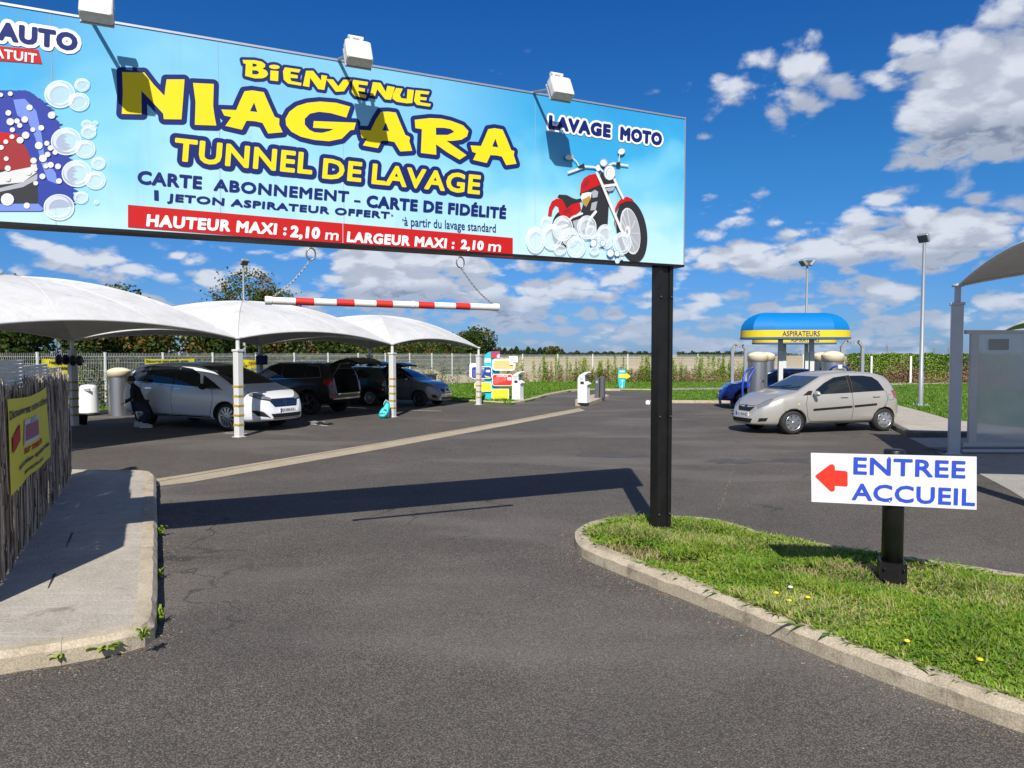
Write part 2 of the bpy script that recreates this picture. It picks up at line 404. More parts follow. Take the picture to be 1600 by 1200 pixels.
# ================================================================ ground materials
def asphalt_mat():
    m = bpy.data.materials.new('asphalt'); m.use_nodes = True; k = NT(m.node_tree); b = k.n['Principled BSDF']
    t = k.n.new('ShaderNodeTexCoord').outputs['Object']
    big = k.noise(t, .35, 5, .6, .6); mid = k.noise(t, 2.2, 6, .65); fine = k.noise(t, 95, 3, .7)
    v = k.n.new('ShaderNodeTexVoronoi'); v.inputs['Scale'].default_value = 130; k.l.new(t, v.inputs['Vector'])
    v2 = k.n.new('ShaderNodeTexVoronoi'); v2.inputs['Scale'].default_value = 33; k.l.new(t, v2.inputs['Vector'])
    base = k.ramp(k.math('ADD', k.math('MULTIPLY', big, .6), k.math('MULTIPLY', mid, .4)),
                  [(.3, (.103, .090, .078)), (.5, (.134, .117, .100)), (.72, (.172, .151, .128))])
    chip = k.smooth(k.sep(v.outputs['Color'])[0], .15, 1.0, .62, 1.5)
    col = k.mix(1.0, base, k.comb(chip, chip, chip), 'MULTIPLY')
    pit = k.smooth(v.outputs['Distance'], .15, .75, 1.0, .45)
    col = k.mix(1.0, col, k.comb(pit, pit, pit), 'MULTIPLY')
    spark = k.math('MULTIPLY', k.smooth(k.sep(v2.outputs['Color'])[1], .93, .97), k.smooth(v2.outputs['Distance'], .22, .08))
    col = k.mix(k.math('MULTIPLY', spark, .75), col, (.42, .41, .39, 1))
    # repaired lanes and washed-out areas with their own edges
    rp = k.noise(k.vmath('MULTIPLY', t, (.16, .42, 1)), 1.0, 2, .4, .3)
    col = k.mix(k.smooth(rp, .545, .575, 0, .16), col, (.060, .056, .053, 1))
    rp2 = k.noise(k.vmath('MULTIPLY', k.vmath('ADD', t, (40, 11, 0)), (.22, .5, 1)), 1.0, 3, .5, .5)
    col = k.mix(k.smooth(rp2, .50, .66, 0, .28), col, (.20, .18, .16, 1))
    # tyre smears and wash water in long streaks
    st = k.noise(k.vmath('MULTIPLY', t, (.35, 2.6, 1)), 1.1, 5, .6)
    col = k.mix(k.smooth(st, .56, .78, 0, .34), col, (.042, .040, .040, 1))
    oil = k.n.new('ShaderNodeTexVoronoi'); oil.inputs['Scale'].default_value = .9; k.l.new(k.vmath('ADD', t, k.vmath('SCALE', k.comb(k.noise(t, 4, 4), k.noise(t, 3.3, 4), 0), sc=.35)), oil.inputs['Vector'])
    spot = k.math('MULTIPLY', k.smooth(oil.outputs['Distance'], .13, .04), k.smooth(k.sep(oil.outputs['Color'])[0], .74, .8))
    col = k.mix(k.math('MULTIPLY', spot, .6), col, (.028, .026, .025, 1))
    grit = k.smooth(k.noise(t, 300, 2, .6), .66, .72)
    col = k.mix(k.math('MULTIPLY', grit, .35), col, (.32, .29, .25, 1))
    # hairline cracks
    vc = k.n.new('ShaderNodeTexVoronoi'); vc.feature = 'DISTANCE_TO_EDGE'; vc.inputs['Scale'].default_value = .22
    k.l.new(k.vmath('ADD', t, k.vmath('SCALE', k.comb(k.noise(t, 1.4, 5), k.noise(k.vmath('ADD', t, (9, 3, 0)), 1.4, 5), 0), sc=1.6)), vc.inputs['Vector'])
    crack = k.math('MULTIPLY', k.smooth(vc.outputs['Distance'], .0045, .0015), k.smooth(k.noise(t, .5, 2), .5, .6))
    col = k.mix(k.math('MULTIPLY', crack, .7), col, (.03, .03, .028, 1))
    k.l.new(col, b.inputs['Base Color'])
    b.inputs['Roughness'].default_value = .88; b.inputs['Specular IOR Level'].default_value = .35
    bn = k.n.new('ShaderNodeBump'); bn.inputs['Strength'].default_value = .75; bn.inputs['Distance'].default_value = .006
    h = k.math('ADD', k.math('MULTIPLY', v.outputs['Distance'], -.7), k.math('MULTIPLY', fine, .4))
    k.l.new(h, bn.inputs['Height']); k.l.new(bn.outputs[0], b.inputs['Normal'])
    M['asphalt'] = m
asphalt_mat()
def concrete_mat(name, c1, c2, streak=False, scale=1.0):
    m = bpy.data.materials.new(name); m.use_nodes = True; k = NT(m.node_tree); b = k.n['Principled BSDF']
    t = k.n.new('ShaderNodeTexCoord').outputs['Object']
    n = k.noise(t, 1.3 * scale, 8, .65, .4); n2 = k.noise(t, 60 * scale, 4, .7); n3 = k.noise(t, 7 * scale, 6, .7)
    col = k.ramp(k.math('ADD', k.math('MULTIPLY', n, .55), k.math('MULTIPLY', n3, .45)), [(.32, c1), (.66, c2)])
    s = k.smooth(n2, .3, .7, .72, 1.2); col = k.mix(1.0, col, k.comb(s, s, s), 'MULTIPLY')
    col = k.mix(k.smooth(k.noise(t, 3.1 * scale, 7, .7), .53 if scale == 1.6 else .58, .68 if scale == 1.6 else .72, 0, .62), col, tuple(x * .45 for x in c1) + (1,))
    if streak:
        w = k.noise(k.vmath('MULTIPLY', t, (.5, 9, 1)), 2.2, 5, .6)
        col = k.mix(k.smooth(w, .56, .66, 0, .35), col, (.5, .48, .44, 1))
    k.l.new(col, b.inputs['Base Color']); b.inputs['Roughness'].default_value = .9
    bn = k.n.new('ShaderNodeBump'); bn.inputs['Strength'].default_value = .7; bn.inputs['Distance'].default_value = .006
    k.l.new(k.math('ADD', n2, k.math('MULTIPLY', n3, .6)), bn.inputs['Height']); k.l.new(bn.outputs[0], b.inputs['Normal'])
    M[name] = m
concrete_mat('pavement_concrete', (.30, .265, .215), (.46, .415, .345), True)
concrete_mat('kerb_concrete', (.29, .235, .16), (.52, .445, .33), scale=1.6)
concrete_mat('slab_concrete', (.26, .245, .22), (.36, .34, .31))
concrete_mat('drain_concrete', (.30, .245, .165), (.44, .37, .26), scale=2)
def soil_grass_mat(name, cols, scale):
    m = bpy.data.materials.new(name); m.use_nodes = True; k = NT(m.node_tree); b = k.n['Principled BSDF']
    t = k.n.new('ShaderNodeTexCoord').outputs['Object']
    n = k.math('ADD', k.math('MULTIPLY', k.noise(t, scale, 6, .7), .5), k.math('MULTIPLY', k.noise(t, scale * 14, 4, .7), .5))
    k.l.new(k.ramp(n, [(.34, cols[0]), (.5, cols[1]), (.66, cols[2])]), b.inputs['Base Color'])
    b.inputs['Roughness'].default_value = 1; b.inputs['Specular IOR Level'].default_value = .1
    bn = k.n.new('ShaderNodeBump'); bn.inputs['Strength'].default_value = 1; bn.inputs['Distance'].default_value = .05
    k.l.new(k.noise(t, scale * 20, 4, .7), bn.inputs['Height']); k.l.new(bn.outputs[0], b.inputs['Normal'])
    M[name] = m
soil_grass_mat('lawn_soil', [(.045, .085, .012), (.085, .165, .018), (.14, .22, .035)], .9)
soil_grass_mat('verge_soil', [(.085, .06, .03), (.13, .12, .04), (.24, .17, .09)], 3)
soil_grass_mat('stubble', [(.30, .225, .12), (.40, .31, .18), (.47, .38, .25)], .12)
soil_grass_mat('far_field', [(.16, .15, .07), (.30, .25, .14), (.38, .32, .2)], .01)

def blade_mat(name, cols, rough=.55):
    """leaf colour varies with place and along the clump"""
    m = bpy.data.materials.new(name); m.use_nodes = True; k = NT(m.node_tree); b = k.n['Principled BSDF']
    t = k.n.new('ShaderNodeTexCoord').outputs['Object']
    n = k.math('ADD', k.math('MULTIPLY', k.noise(t, 1.6, 3, .6), .55), k.math('MULTIPLY', k.noise(t, 31, 2, .6), .45))
    k.l.new(k.ramp(n, [(.34, cols[0]), (.47, cols[1]), (.56, cols[2]), (.66, cols[3])]), b.inputs['Base Color'])
    b.inputs['Roughness'].default_value = rough; b.inputs['Specular IOR Level'].default_value = .25
    tr = k.n.new('ShaderNodeBsdfTranslucent'); k.l.new(b.inputs['Base Color'].links[0].from_socket, tr.inputs[0])
    mx = k.n.new('ShaderNodeMixShader'); mx.inputs[0].default_value = .3
    k.l.new(b.outputs[0], mx.inputs[1]); k.l.new(tr.outputs[0], mx.inputs[2]); k.l.new(mx.outputs[0], k.n['Material Output'].inputs[0])
    M[name] = m
blade_mat('verge_blades', [(.09, .17, .014), (.19, .29, .022), (.30, .38, .045), (.48, .45, .18)])
blade_mat('lawn_blades', [(.06, .145, .012), (.11, .23, .018), (.17, .29, .028), (.26, .33, .08)])

# ================================================================ ground sheets
def sheet(name, pts, z, m, thick=0):
    o = MB()
    P = [Vector((p[0], p[1], z)) for p in pts]
    if thick: o.prism([p - Vector((0, 0, thick)) for p in P], (0, 0, thick))
    else: o.poly(P)
    ob = o.obj(name, m)
    bm = bmesh.new(); bm.from_mesh(ob.data); bmesh.ops.triangulate(bm, faces=[f for f in bm.faces if len(f.verts) > 4]); bm.to_mesh(ob.data); bm.free()
    kind(ob, 'structure'); return ob
# the plain out to the horizon, then the yard's asphalt
o = MB(); o.poly([(-3000, -60, -.03), (3000, -60, -.03), (3000, 4500, -.03), (-3000, 4500, -.03)]); kind(o.obj('ground', 'far_field'), 'structure')
sheet('stubble_field', [(-120, 45.3), (170, 45.3), (260, 300), (-200, 300)], -.01, 'stubble')
sheet('yard_asphalt', [(-40, -25), (40, -25), (48, 45.6), (-2.2, 45.6), (-22, 8)], 0.0, 'asphalt')

def offset_line(pts, w):
    out = []; n = len(pts)
    for i, p in enumerate(pts):
        a = (Vector(pts[min(i + 1, n - 1)][:2]) - Vector(pts[max(i - 1, 0)][:2])).normalized()
        out.append(Vector((p[0] - a.y * w, p[1] + a.x * w)))
    return out
def resample(pts, step):
    P = [Vector(p[:2]) for p in pts]; out = [P[0]]; acc = 0
    L = [0]
    for i in range(1, len(P)): L.append(L[-1] + (P[i] - P[i - 1]).length)
    n = max(1, round(L[-1] / step)); res = []
    for k in range(n + 1):
        d = L[-1] * k / n; i = max(j for j in range(len(L)) if L[j] <= d + 1e-9); i = min(i, len(P) - 2)
        t = (d - L[i]) / max(L[i + 1] - L[i], 1e-9); res.append(P[i].lerp(P[i + 1], t))
    return res
def smoothline(pts, it=2):
    P = [Vector(p[:2]) for p in pts]
    for _ in range(it):
        Q = [P[0]]
        for a, b in zip(P, P[1:]): Q += [a.lerp(b, .25), a.lerp(b, .75)]
        P = Q + [P[-1]]
    return P
def kerb(name, pts, w=.13, h=.12, stone=1.0, side=1, chamfer=.03, sub=9, label=None):
    """a run of kerb stones along the outer line pts; the body of the kerb lies to the side (left = +1)"""
    root = bpy.data.objects.new(name, None); COL.objects.link(root); root.location = (pts[0][0], pts[0][1], 0); kind(root, 'structure', label)
    P = resample(pts, stone / sub); RG = [[random.gauss(0, .0028) for _ in range(5)] for _ in P]
    I = offset_line(P, side * w); C = offset_line(P, side * chamfer)
    i = 0
    while i < len(P) - 1:
        j = min(i + sub, len(P) - 1)
        b = MB(); rows = []
        dz = random.uniform(-.0015, .0015)
        for k in range(i, j + 1):
            t = (k - i) / (j - i); g = .0012
            def sh(v, nb):
                d = (nb - v); return v + d.normalized() * g if d.length > 0 else v
            q = []
            for A in (P, C, I):
                v = A[k]
                if k == i: v = sh(v, A[k + 1])
                if k == j: v = sh(v, A[k - 1])
                q.append(v)
            r_ = RG[k]; rg = iter((r_[0], r_[1], r_[0], r_[1], r_[2], r_[3], r_[4], r_[2] * .5)); rag = lambda: next(rg)
            rows.append([(q[0].x + rag(), q[0].y + rag(), -.05), (q[0].x + rag(), q[0].y + rag(), h * .72 + rag()), (q[1].x + rag(), q[1].y + rag(), h + dz + rag() * .5), (q[2].x, q[2].y, h + dz), (q[2].x, q[2].y, -.05)])
        b.grid(rows, smooth=False); b.add(rows[0], [(0, 1, 2, 3, 4)]); b.add(rows[-1], [(4, 3, 2, 1, 0)])
        b.shift((pts[0][0], pts[0][1], 0)); b.obj('kerb_stone', 'kerb_concrete', root)
        i = j
    return root

# ---- left pavement with the reed fence
KP = [gp(x, y, 0)[:2] for x, y in ((-260, 1098), (0, 1054), (90, 1040), (170, 1026), (222, 1013), (240, 1003), (245, 985), (246, 940), (246, 860), (245, 800), (244, 757), (236, 749), (215, 747), (108, 746))]
kerb('pavement_kerb', KP, w=.125, h=.125, side=1, label='pale worn kerb round the left pavement')
inner = offset_line(KP, .125)
pv = [tuple(p) for p in inner] + [(-9.0, 10.2), (-7.0, 3.0)]
sheet('pavement', pv, .118, 'pavement_concrete', .15)
# ---- grass island in the foreground
near_k = [gp(x, y, 0)[:2] for x, y in ((1900, 1262), (1750, 1202), (1600, 1146), (1500, 1110), (1400, 1073), (1300, 1034), (1200, 992), (1130, 962), (1050, 930), (975, 900), (930, 882), (903, 868), (896, 850), (902, 838), (925, 829), (965, 823), (1040, 821), (1110, 825))]
far_k = [gp(x, y, 0)[:2] for x, y in ((1160, 838), (1210, 857), (1310, 872), (1440, 893), (1520, 905), (1610, 920), (1800, 950), (2100, 1000))]
outer_i = smoothline(near_k + far_k, 2)
kerb('island_kerb', outer_i, w=.14, h=.12, side=-1, chamfer=.05, label='pale concrete kerb round the foreground grass island')
isl = offset_line(outer_i, -.13)
sheet('island_soil', [tuple(p) for p in isl], .105, 'verge_soil', .1)
sheet('hedge_ground', [(-60, 0), (-24, 0), (-9.6, 30.2), (-22, 48), (-60, 75)], -.005, 'lawn_soil')
# ---- drainage channel
dr = [gp(x, y, 0)[:2] for x, y in ((222, 763), (300, 753.5), (600, 701), (800, 663.5), (914, 641.5), (905, 638), (800, 657), (600, 691), (300, 740), (205, 754))]
sheet('drain_channel', dr, .004, 'drain_concrete')
mat('iron_dark', (.05, .048, .045), .6, .4)
c0, c1 = gp(215, 758.5)[:2], gp(908, 639.8)[:2]
b = MB(); c0 = Vector((*c0, .006)); c1 = Vector((*c1, .006)); dd = (c1 - c0).normalized(); nn = Vector((-dd.y, dd.x, 0))
b.poly([c0 - nn * .012, c1 - nn * .012, c1 + nn * .012, c0 + nn * .012]); kind(b.obj('channel_joint', 'iron_dark'), 'structure')
# ---- lawns
g2 = lambda x, y: tuple(gp(x, y)[:2])
lawn_l = [(-19.5, 10.5), (-18.1, 10.5), (-12.6, 21.0), (-6.6, 32.0), g2(700, 627.5), g2(720, 628), g2(798, 633), g2(830, 627), g2(860, 618), g2(898, 611), g2(960, 610.5), g2(1035, 611.3), (9.8, 44.9), (-1.7, 44.9)]
sheet('lawn', lawn_l, .06, 'lawn_soil', .1)
lawn_r = [g2(1013, 630), g2(1120, 630), g2(1260, 630.5), g2(1397, 637), g2(1440, 649), g2(1487, 663), (18, 15), (34, 15), (52, 44.9), (9.9, 44.9), g2(1037, 611.3)]
sheet('lawn_right', lawn_r, .06, 'lawn_soil', .1)
kerb('lawn_kerb', [Vector(p) for p in lawn_l[5:12]], w=.14, h=.10, stone=1.0, side=1, sub=1, label='low pale kerb along the lawn and exit lane')
kerb('lawn_kerb', [Vector(p) for p in (lawn_r[0], lawn_r[1], lawn_r[2], lawn_r[3])], w=.16, h=.10, side=1, sub=1, label='low pale kerb behind the vacuum bays')
kerb('lawn_kerb', [Vector(p) for p in lawn_l[1:5]], w=.14, h=.10, side=1, sub=1, label='low kerb between the covered bays and the fence')
pa = [g2(962, 609.2), g2(1117, 607.8), g2(1300, 603), g2(1440, 599), g2(1640, 596), g2(1640, 598.6), g2(1440, 602), g2(1300, 606.5), g2(1117, 610.6), g2(1040, 611)]
sheet('path', pa, .066, 'pavement_concrete')
# ---- right pavement wedge and wash bay slab
wedge = [g2(1397, 637), g2(1393, 667), g2(1420, 682), g2(1486, 682), g2(1700, 682), (15, 15.6), (18, 15.2), g2(1487, 663), g2(1440, 649)]
wk = [Vector(p) for p in wedge]
sheet('pavement_right', [wedge[i] for i in (0, 1, 2, 3)] + [(10.8, 15.62), (12.5, 15.62), g2(1487, 663.2), g2(1440, 649)], .12, 'pavement_concrete', .15)
mat('kerb_dark', (.10, .095, .09), .85, noise=(6, .6, (.2, .19, .17)), bump=(40, .5, .01))
kk = kerb('pavement_kerb', [Vector(g2(1393.5, 640)), Vector(g2(1389.5, 667)), Vector(g2(1419, 683.5)), Vector((12.4, 15.45))], w=.1, h=.126, side=1, sub=2, label='dark stained kerb stones of the right pavement')
for c in children(kk): c.data.materials[0] = M['kerb_dark']
slab = [g2(1420, 684.5), g2(1470, 709), g2(1578, 766), g2(1700, 842), (9.2, 5.2), (18, 7), (18, 15.2), (12.4, 15.4)]
sheet('wash_bay_slab', slab, .006, 'slab_concrete')
mat('road_paint', (.62, .61, .58), .8, noise=(9, .8, (.12, .12, .12)))
b = MB()
for (xa, ya, xb, yb) in ((107, 703, 140, 700), (350, 676.5, 392, 677.5), (478, 661, 512, 665.5), (640, 641, 690, 642)):
    p, q = gp(xa, ya, .004), gp(xb, yb, .004); d = (q - p).normalized(); n = Vector((-d.y, d.x, 0)) * .05
    b.poly([p - n, q - n, q + n, p + n])
kind(b.obj('bay_marking', 'road_paint'), 'structure')

# ================================================================ blades
def inside(poly, X, Y):
    c = np.zeros(X.shape, bool); n = len(poly)
    for i in range(n):
        x0, y0 = poly[i]; x1, y1 = poly[(i + 1) % n]
        cr = ((y0 > Y) != (y1 > Y)) & (X < (x1 - x0) * (Y - y0) / ((y1 - y0) if y1 != y0 else 1e-9) + x0)
        c ^= cr
    return c
def blades(name, poly, z, n, h, w, m, dens=None, lean=.6, broad=.0, label=None, extra=None):
    P = np.array([tuple(p)[:2] for p in poly]); lo = P.min(0); hi = P.max(0)
    X = []; Y = []
    cnt = 0
    while cnt < n:
        x = rng.uniform(lo[0], hi[0], n * 3); y = rng.uniform(lo[1], hi[1], n * 3); k = inside(poly, x, y)
        if dens is not None: k &= rng.random(n * 3) < dens(x, y)
        X.append(x[k]); Y.append(y[k]); cnt += k.sum()
    X = np.concatenate(X)[:n]; Y = np.concatenate(Y)[:n]
    if extra is not None: X = np.concatenate([X, extra[0]]); Y = np.concatenate([Y, extra[1]]); n = len(X)
    clump = .55 + .9 * (np.sin(X * 5.1 + 1.3 * np.sin(Y * 3.7)) * np.cos(Y * 4.3 + 1.1 * np.sin(X * 2.9)) * .5 + .5)
    H = h * rng.uniform(.35, 1.25, n) * clump; A = rng.uniform(0, 2 * np.pi, n); L = rng.uniform(.1, lean, n) * H * 1.3
    wd = w * rng.uniform(.6, 1.4, n); bb = rng.random(n) < broad
    wd = np.where(bb, wd * 3.2, wd); H = np.where(bb, H * .62, H); L = np.where(bb, L * 1.7, L)
    A2 = A + rng.uniform(-.6, .6, n) + np.pi / 2
    cx, sx = np.cos(A), np.sin(A); ca, sa = np.cos(A2), np.sin(A2)
    V = np.zeros((n, 5, 3))
    V[:, 0] = np.stack([X - ca * wd * .5, Y - sa * wd * .5, np.full(n, z)], 1)
    V[:, 1] = np.stack([X + ca * wd * .5, Y + sa * wd * .5, np.full(n, z)], 1)
    V[:, 2] = np.stack([X + cx * L * .4 + ca * wd * .6, Y + sx * L * .4 + sa * wd * .6, z + H * .62], 1)
    V[:, 3] = np.stack([X + cx * L * .4 - ca * wd * .6, Y + sx * L * .4 - sa * wd * .6, z + H * .62], 1)
    V[:, 4] = np.stack([X + cx * L, Y + sx * L, z + H], 1)
    me = bpy.data.meshes.new(name); me.vertices.add(n * 5); me.vertices.foreach_set('co', V.ravel())
    base = np.arange(n) * 5
    q = np.stack([base, base + 1, base + 2, base + 3], 1); t = np.stack([base + 3, base + 2, base + 4], 1)
    loops = np.concatenate([q, t], 1).ravel()
    me.loops.add(n * 7); me.loops.foreach_set('vertex_index', loops.astype(np.int32))
    me.polygons.add(n * 2); st = np.stack([np.arange(n) * 7, np.arange(n) * 7 + 4], 1).ravel(); me.polygons.foreach_set('loop_start', st.astype(np.int32))
    me.update(calc_edges=True); me.validate(); me.materials.append(M[m])
    o = bpy.data.objects.new(name, me); COL.objects.link(o); kind(o, 'stuff', label); return o
islp = [tuple(p) for p in offset_line(outer_i, -.09)]
def isl_d(x, y):
    bare = np.exp(-(((x - .98) / .22) ** 2 + ((y - 6.05) / .16) ** 2)) + np.exp(-(((x - 2.05) / .30) ** 2 + ((y - 5.45) / .10) ** 2)) + np.exp(-(((x - 2.9) / .35) ** 2 + ((y - 5.55) / .12) ** 2)) + np.exp(-(((x - 1.3) / .3) ** 2 + ((y - 5.75) / .1) ** 2))
    d = np.hypot(x, y); pat = .5 + .5 * np.sin(x * 3.1 + 2 * np.sin(y * 2.3)) * np.sin(y * 4.1 + x); return np.clip((1.3 - .11 * d) * (.35 + .65 * pat) - bare * 1.1, .02, 1)
blades('island_grass', islp, .10, 110000, .042, .0062, 'verge_blades', dens=isl_d, lean=1.1, broad=.34, label='short bright weedy grass covering the foreground island')
near_y = lambda x, y: np.clip((30 / np.maximum(y, 8)) ** 1.5, .08, 1)
blade_mat('clover', [(.07, .17, .018), (.11, .23, .022), (.17, .29, .03), (.24, .33, .05)]); blade_mat('straw', [(.30, .24, .11), (.42, .34, .17), (.50, .42, .22), (.56, .48, .3)], .8)
blades('island_weeds', islp, .105, 20000, .046, .0075, 'clover', dens=isl_d, lean=1.6, broad=.5, label='broad-leaved weeds among the island grass')
blades('dry_stalks', islp, .105, 12000, .050, .0035, 'straw', dens=lambda x, y: .12 + .88 * (np.sin(x * 2.2 + 1 + np.sin(y * 5)) * np.cos(y * 3.1 + x) > .25), lean=1.8, label='dry straw stalks among the island grass')
blades('lawn_grass', [tuple(p)[:2] for p in offset_line([Vector(p) for p in lawn_l], .12)], .055, 60000, .07, .022, 'lawn_blades', dens=near_y, label='mown bright green grass of the lawn beyond the bays')
blades('lawn_grass', [p for p in lawn_r], .055, 60000, .07, .022, 'lawn_blades', dens=near_y, label='mown bright green grass right of the vacuum bays')
# weeds in the kerb joints
def weed(px, py, z, r, h, n=16, flower=False):
    c = gp(px, py, z); b = MB()
    for i in range(n):
        a = random.uniform(0, 6.28); l = r * random.uniform(.5, 1.1); hh = h * random.uniform(.3, 1); w = r * random.uniform(.12, .2)
        d = Vector((math.cos(a), math.sin(a), 0)); s = Vector((-d.y, d.x, 0)) * w
        b.add([(0, 0, 0), d * l * .45 - s + Vector((0, 0, hh * .8)), d * l * .45 + s + Vector((0, 0, hh * .8)), d * l * .8 - s * .8 + Vector((0, 0, hh)), d * l * .8 + s * .8 + Vector((0, 0, hh)), d * l * 1.1 + Vector((0, 0, hh * .8))], [(0, 1, 2), (1, 3, 4, 2), (3, 5, 4)])
    root = b.obj('weed', 'verge_blades', loc=c)
    return root
W_ = [(95, 1030, .03, .07, .05, 'weed', 'flat green weed on the kerb at the left edge of the photo'),
      (163, 1018, .03, .11, .07, 'weed', 'broad-leaved weed at the near kerb, left of the tufted one'),
      (222, 1002, .1, .06, .10, 'weed', 'thin tufted weed on the corner of the left kerb'),
      (250, 975, 0, .05, .13, 'weed', 'upright pale weed in the gutter near the kerb corner'),
      (248, 905, 0, .05, .09, 'weed', 'small weed in the gutter halfway along the left kerb'),
      (249, 838, 0, .08, .12, 'weed', 'bushier weed in the gutter in the shadow of the left kerb')]
for (x, y, z, r, h, nm, lb) in W_: tag(weed(x, y, z, r, h, 18), lb, 'weed')
mat('dandelion', (.75, .58, .02), .6); mat('daisy', (.8, .8, .75), .6)
FL = [(1233, 938, 'dandelion', 'brightest yellow dandelion in the middle of the island'), (1213, 926, 'dandelion', 'small dandelion left of the brightest one'),
      (1262, 933, 'dandelion', 'faded dandelion right of the brightest one'), (1417, 1001, 'dandelion', 'yellow dandelion near the kerb below the arrow sign'),
      (1531, 1030, 'dandelion', 'lowest yellow dandelion at the right of the island'), (1235, 917, 'daisy', 'tiny white daisy above the dandelions')]
for (x, y, m_, lb) in FL:
    c = gp(x, y, .155); b = MB(); b.lathe((0, 0, 0), [(.0, .008), (.013, .006), (.019, .0), (.012, -.006), (.002, -.008), (.002, -.06)], 8)
    tag(b.obj('flower', m_, loc=c), lb, 'flower')

# grit, gravel and dry leaves gathered along the kerbs
for nm, c in (('grit_a', (.22, .20, .17)), ('grit_b', (.12, .105, .09)), ('leaf_litter', (.20, .11, .05))): mat(nm, c, .9)
def litter(name, line_, side, spread, n, label):
    P = resample(line_, .05); O = offset_line(P, -side * 1.0); b = MB()
    for _ in range(n):
        i = random.randrange(len(P) - 1); f_ = random.random(); pa_, oa_ = P[i].lerp(P[i + 1], f_), O[i].lerp(O[i + 1], f_); q = pa_ + (oa_ - pa_) * (.01 + abs(random.gauss(0, spread))); s_ = random.uniform(.002, .0055) * (1.8 if random.random() < .06 else 1); a = random.uniform(0, 3.1); m_ = 2 if random.random() < .10 else random.choice((0, 0, 1))
        if m_ == 2: s_ *= 2.2
        h = s_ * (.25 if m_ == 2 else .8); ca, sa = math.cos(a) * s_, math.sin(a) * s_
        b.add([(q.x + ca, q.y + sa, .001), (q.x - sa, q.y + ca, .001), (q.x - ca, q.y - sa, .001), (q.x + sa, q.y - ca, .001), (q.x + ca * .1, q.y, h)], [(0, 1, 4), (1, 2, 4), (2, 3, 4), (3, 0, 4)], m_)
    kind(b.obj(name, ['grit_a', 'grit_b', 'leaf_litter'], fix=False), 'stuff', label)
litter('gutter_grit', outer_i, -1, .10, 3200, 'grit and small leaves along the island kerb'); litter('gutter_grit', smoothline(KP, 1), 1, .09, 2000, 'grit in the gutter of the left pavement')
# two dark slits in the left pavement
for (xa, ya, xb, yb) in ((103, 856, 113, 832), (75, 919, 86, 896)):
    p, q = gp(xa, ya, .121), gp(xb, yb, .121); d = (q - p).normalized(); n = Vector((-d.y, d.x, 0)) * .011
    b = MB(); b.poly([p - n * .3, q - n, q + n, p + n * .3]); kind(b.obj('pavement_slot', 'iron_dark'), 'structure')

# old stains on the yard, worn weeds in a joint
mat('stain', (.052, .048, .045), .8, noise=(2.2, .8, (.085, .078, .07)), bump=(90, .6, .004))
def stain(name, pts, z, m='stain', jag=.05):
    P = [gp(x, y, z) for x, y in pts]; out = []
    for i, a in enumerate(P):
        b_ = P[(i + 1) % len(P)]; n = max(2, int((b_ - a).length / .12))
        for k_ in range(n): q = a.lerp(b_, k_ / n); out.append((q.x + random.gauss(0, jag), q.y + random.gauss(0, jag * 1.6), z))
    b = MB(); b.poly(out); o = b.obj(name, m); bm = bmesh.new(); bm.from_mesh(o.data); bmesh.ops.triangulate(bm, faces=bm.faces); bm.to_mesh(o.data); bm.free(); kind(o, 'structure')
stain('asphalt_stain', [(905, 709), (975, 707), (1010, 709), (1012, 713), (950, 714), (900, 713)], .003); stain('asphalt_stain', [(1110, 717.5), (1205, 716.5), (1262, 719), (1262, 723), (1180, 722.5), (1150, 725), (1105, 721)], .003)
stain('asphalt_stain', [(470, 716), (560, 706), (566, 709), (474, 720)], .003, jag=.03); stain('asphalt_stain', [(1300, 672), (1345, 676), (1340, 681), (1295, 677)], .003)
xs_, ys_ = [], []
for _ in range(120):
    f = random.random(); q = gp(1122 + 36 * f + random.gauss(0, 2.5), 800 - 100 * f, 0)
    if random.random() < .3 + .5 * abs(math.sin(f * 9)): xs_.append(q.x); ys_.append(q.y)
blades('joint_moss', [(0, 0), (.01, 0), (.01, .01)], .001, 1, .010, .007, 'straw', label='dry moss in a joint of the asphalt beside the black post', extra=(np.array(xs_), np.array(ys_)))
# ================================================================ the big entrance sign
mat('sign_cyan', (.03, .42, .72), .35); mat('navy', (.004, .016, .13), .55, spec=.2); mat('print_yellow', (.78, .60, .01), .55, spec=.2)
mat('print_red', (.48, .010, .010), .55, spec=.2); mat('print_white', (.80, .80, .80), .4); mat('black_steel', (.006, .006, .0065), .38, spec=.35, noise=(7, .5, (.02, .019, .018)))
mat('white_plastic', (.74, .74, .70), .45, noise=(14, .5, (.45, .44, .38))); mat('alu', (.55, .56, .57), .35, .8)
mat('steel_grey', (.35, .36, .37), .45, .6); mat('print_black', (.02, .02, .022), .4); mat('print_grey', (.35, .36, .40), .4)
mat('print_lightgrey', (.62, .62, .60), .4); mat('print_darkred', (.28, .008, .012), .4); mat('print_gold', (.42, .24, .03), .4)
mat('print_chrome', (.68, .67, .64), .4); mat('print_blue', (.03, .05, .30), .55, spec=.2); mat('print_paleblue', (.16, .24, .62), .55, spec=.2); mat('print_midblue', (.03, .25, .62), .4)
mat('wall_shade', (.05, .05, .06), .5)
PR = Vector((1.66, 6.90, 0)); PLf = Vector((-4.67, 4.05, 0)); U = (PR - PLf).normalized()
SP = Plane(PR, U)                       # u runs to the right, 0 at the right end of the sign
SL = (PR - PLf).length; Z0, Z1 = 2.645, 4.06
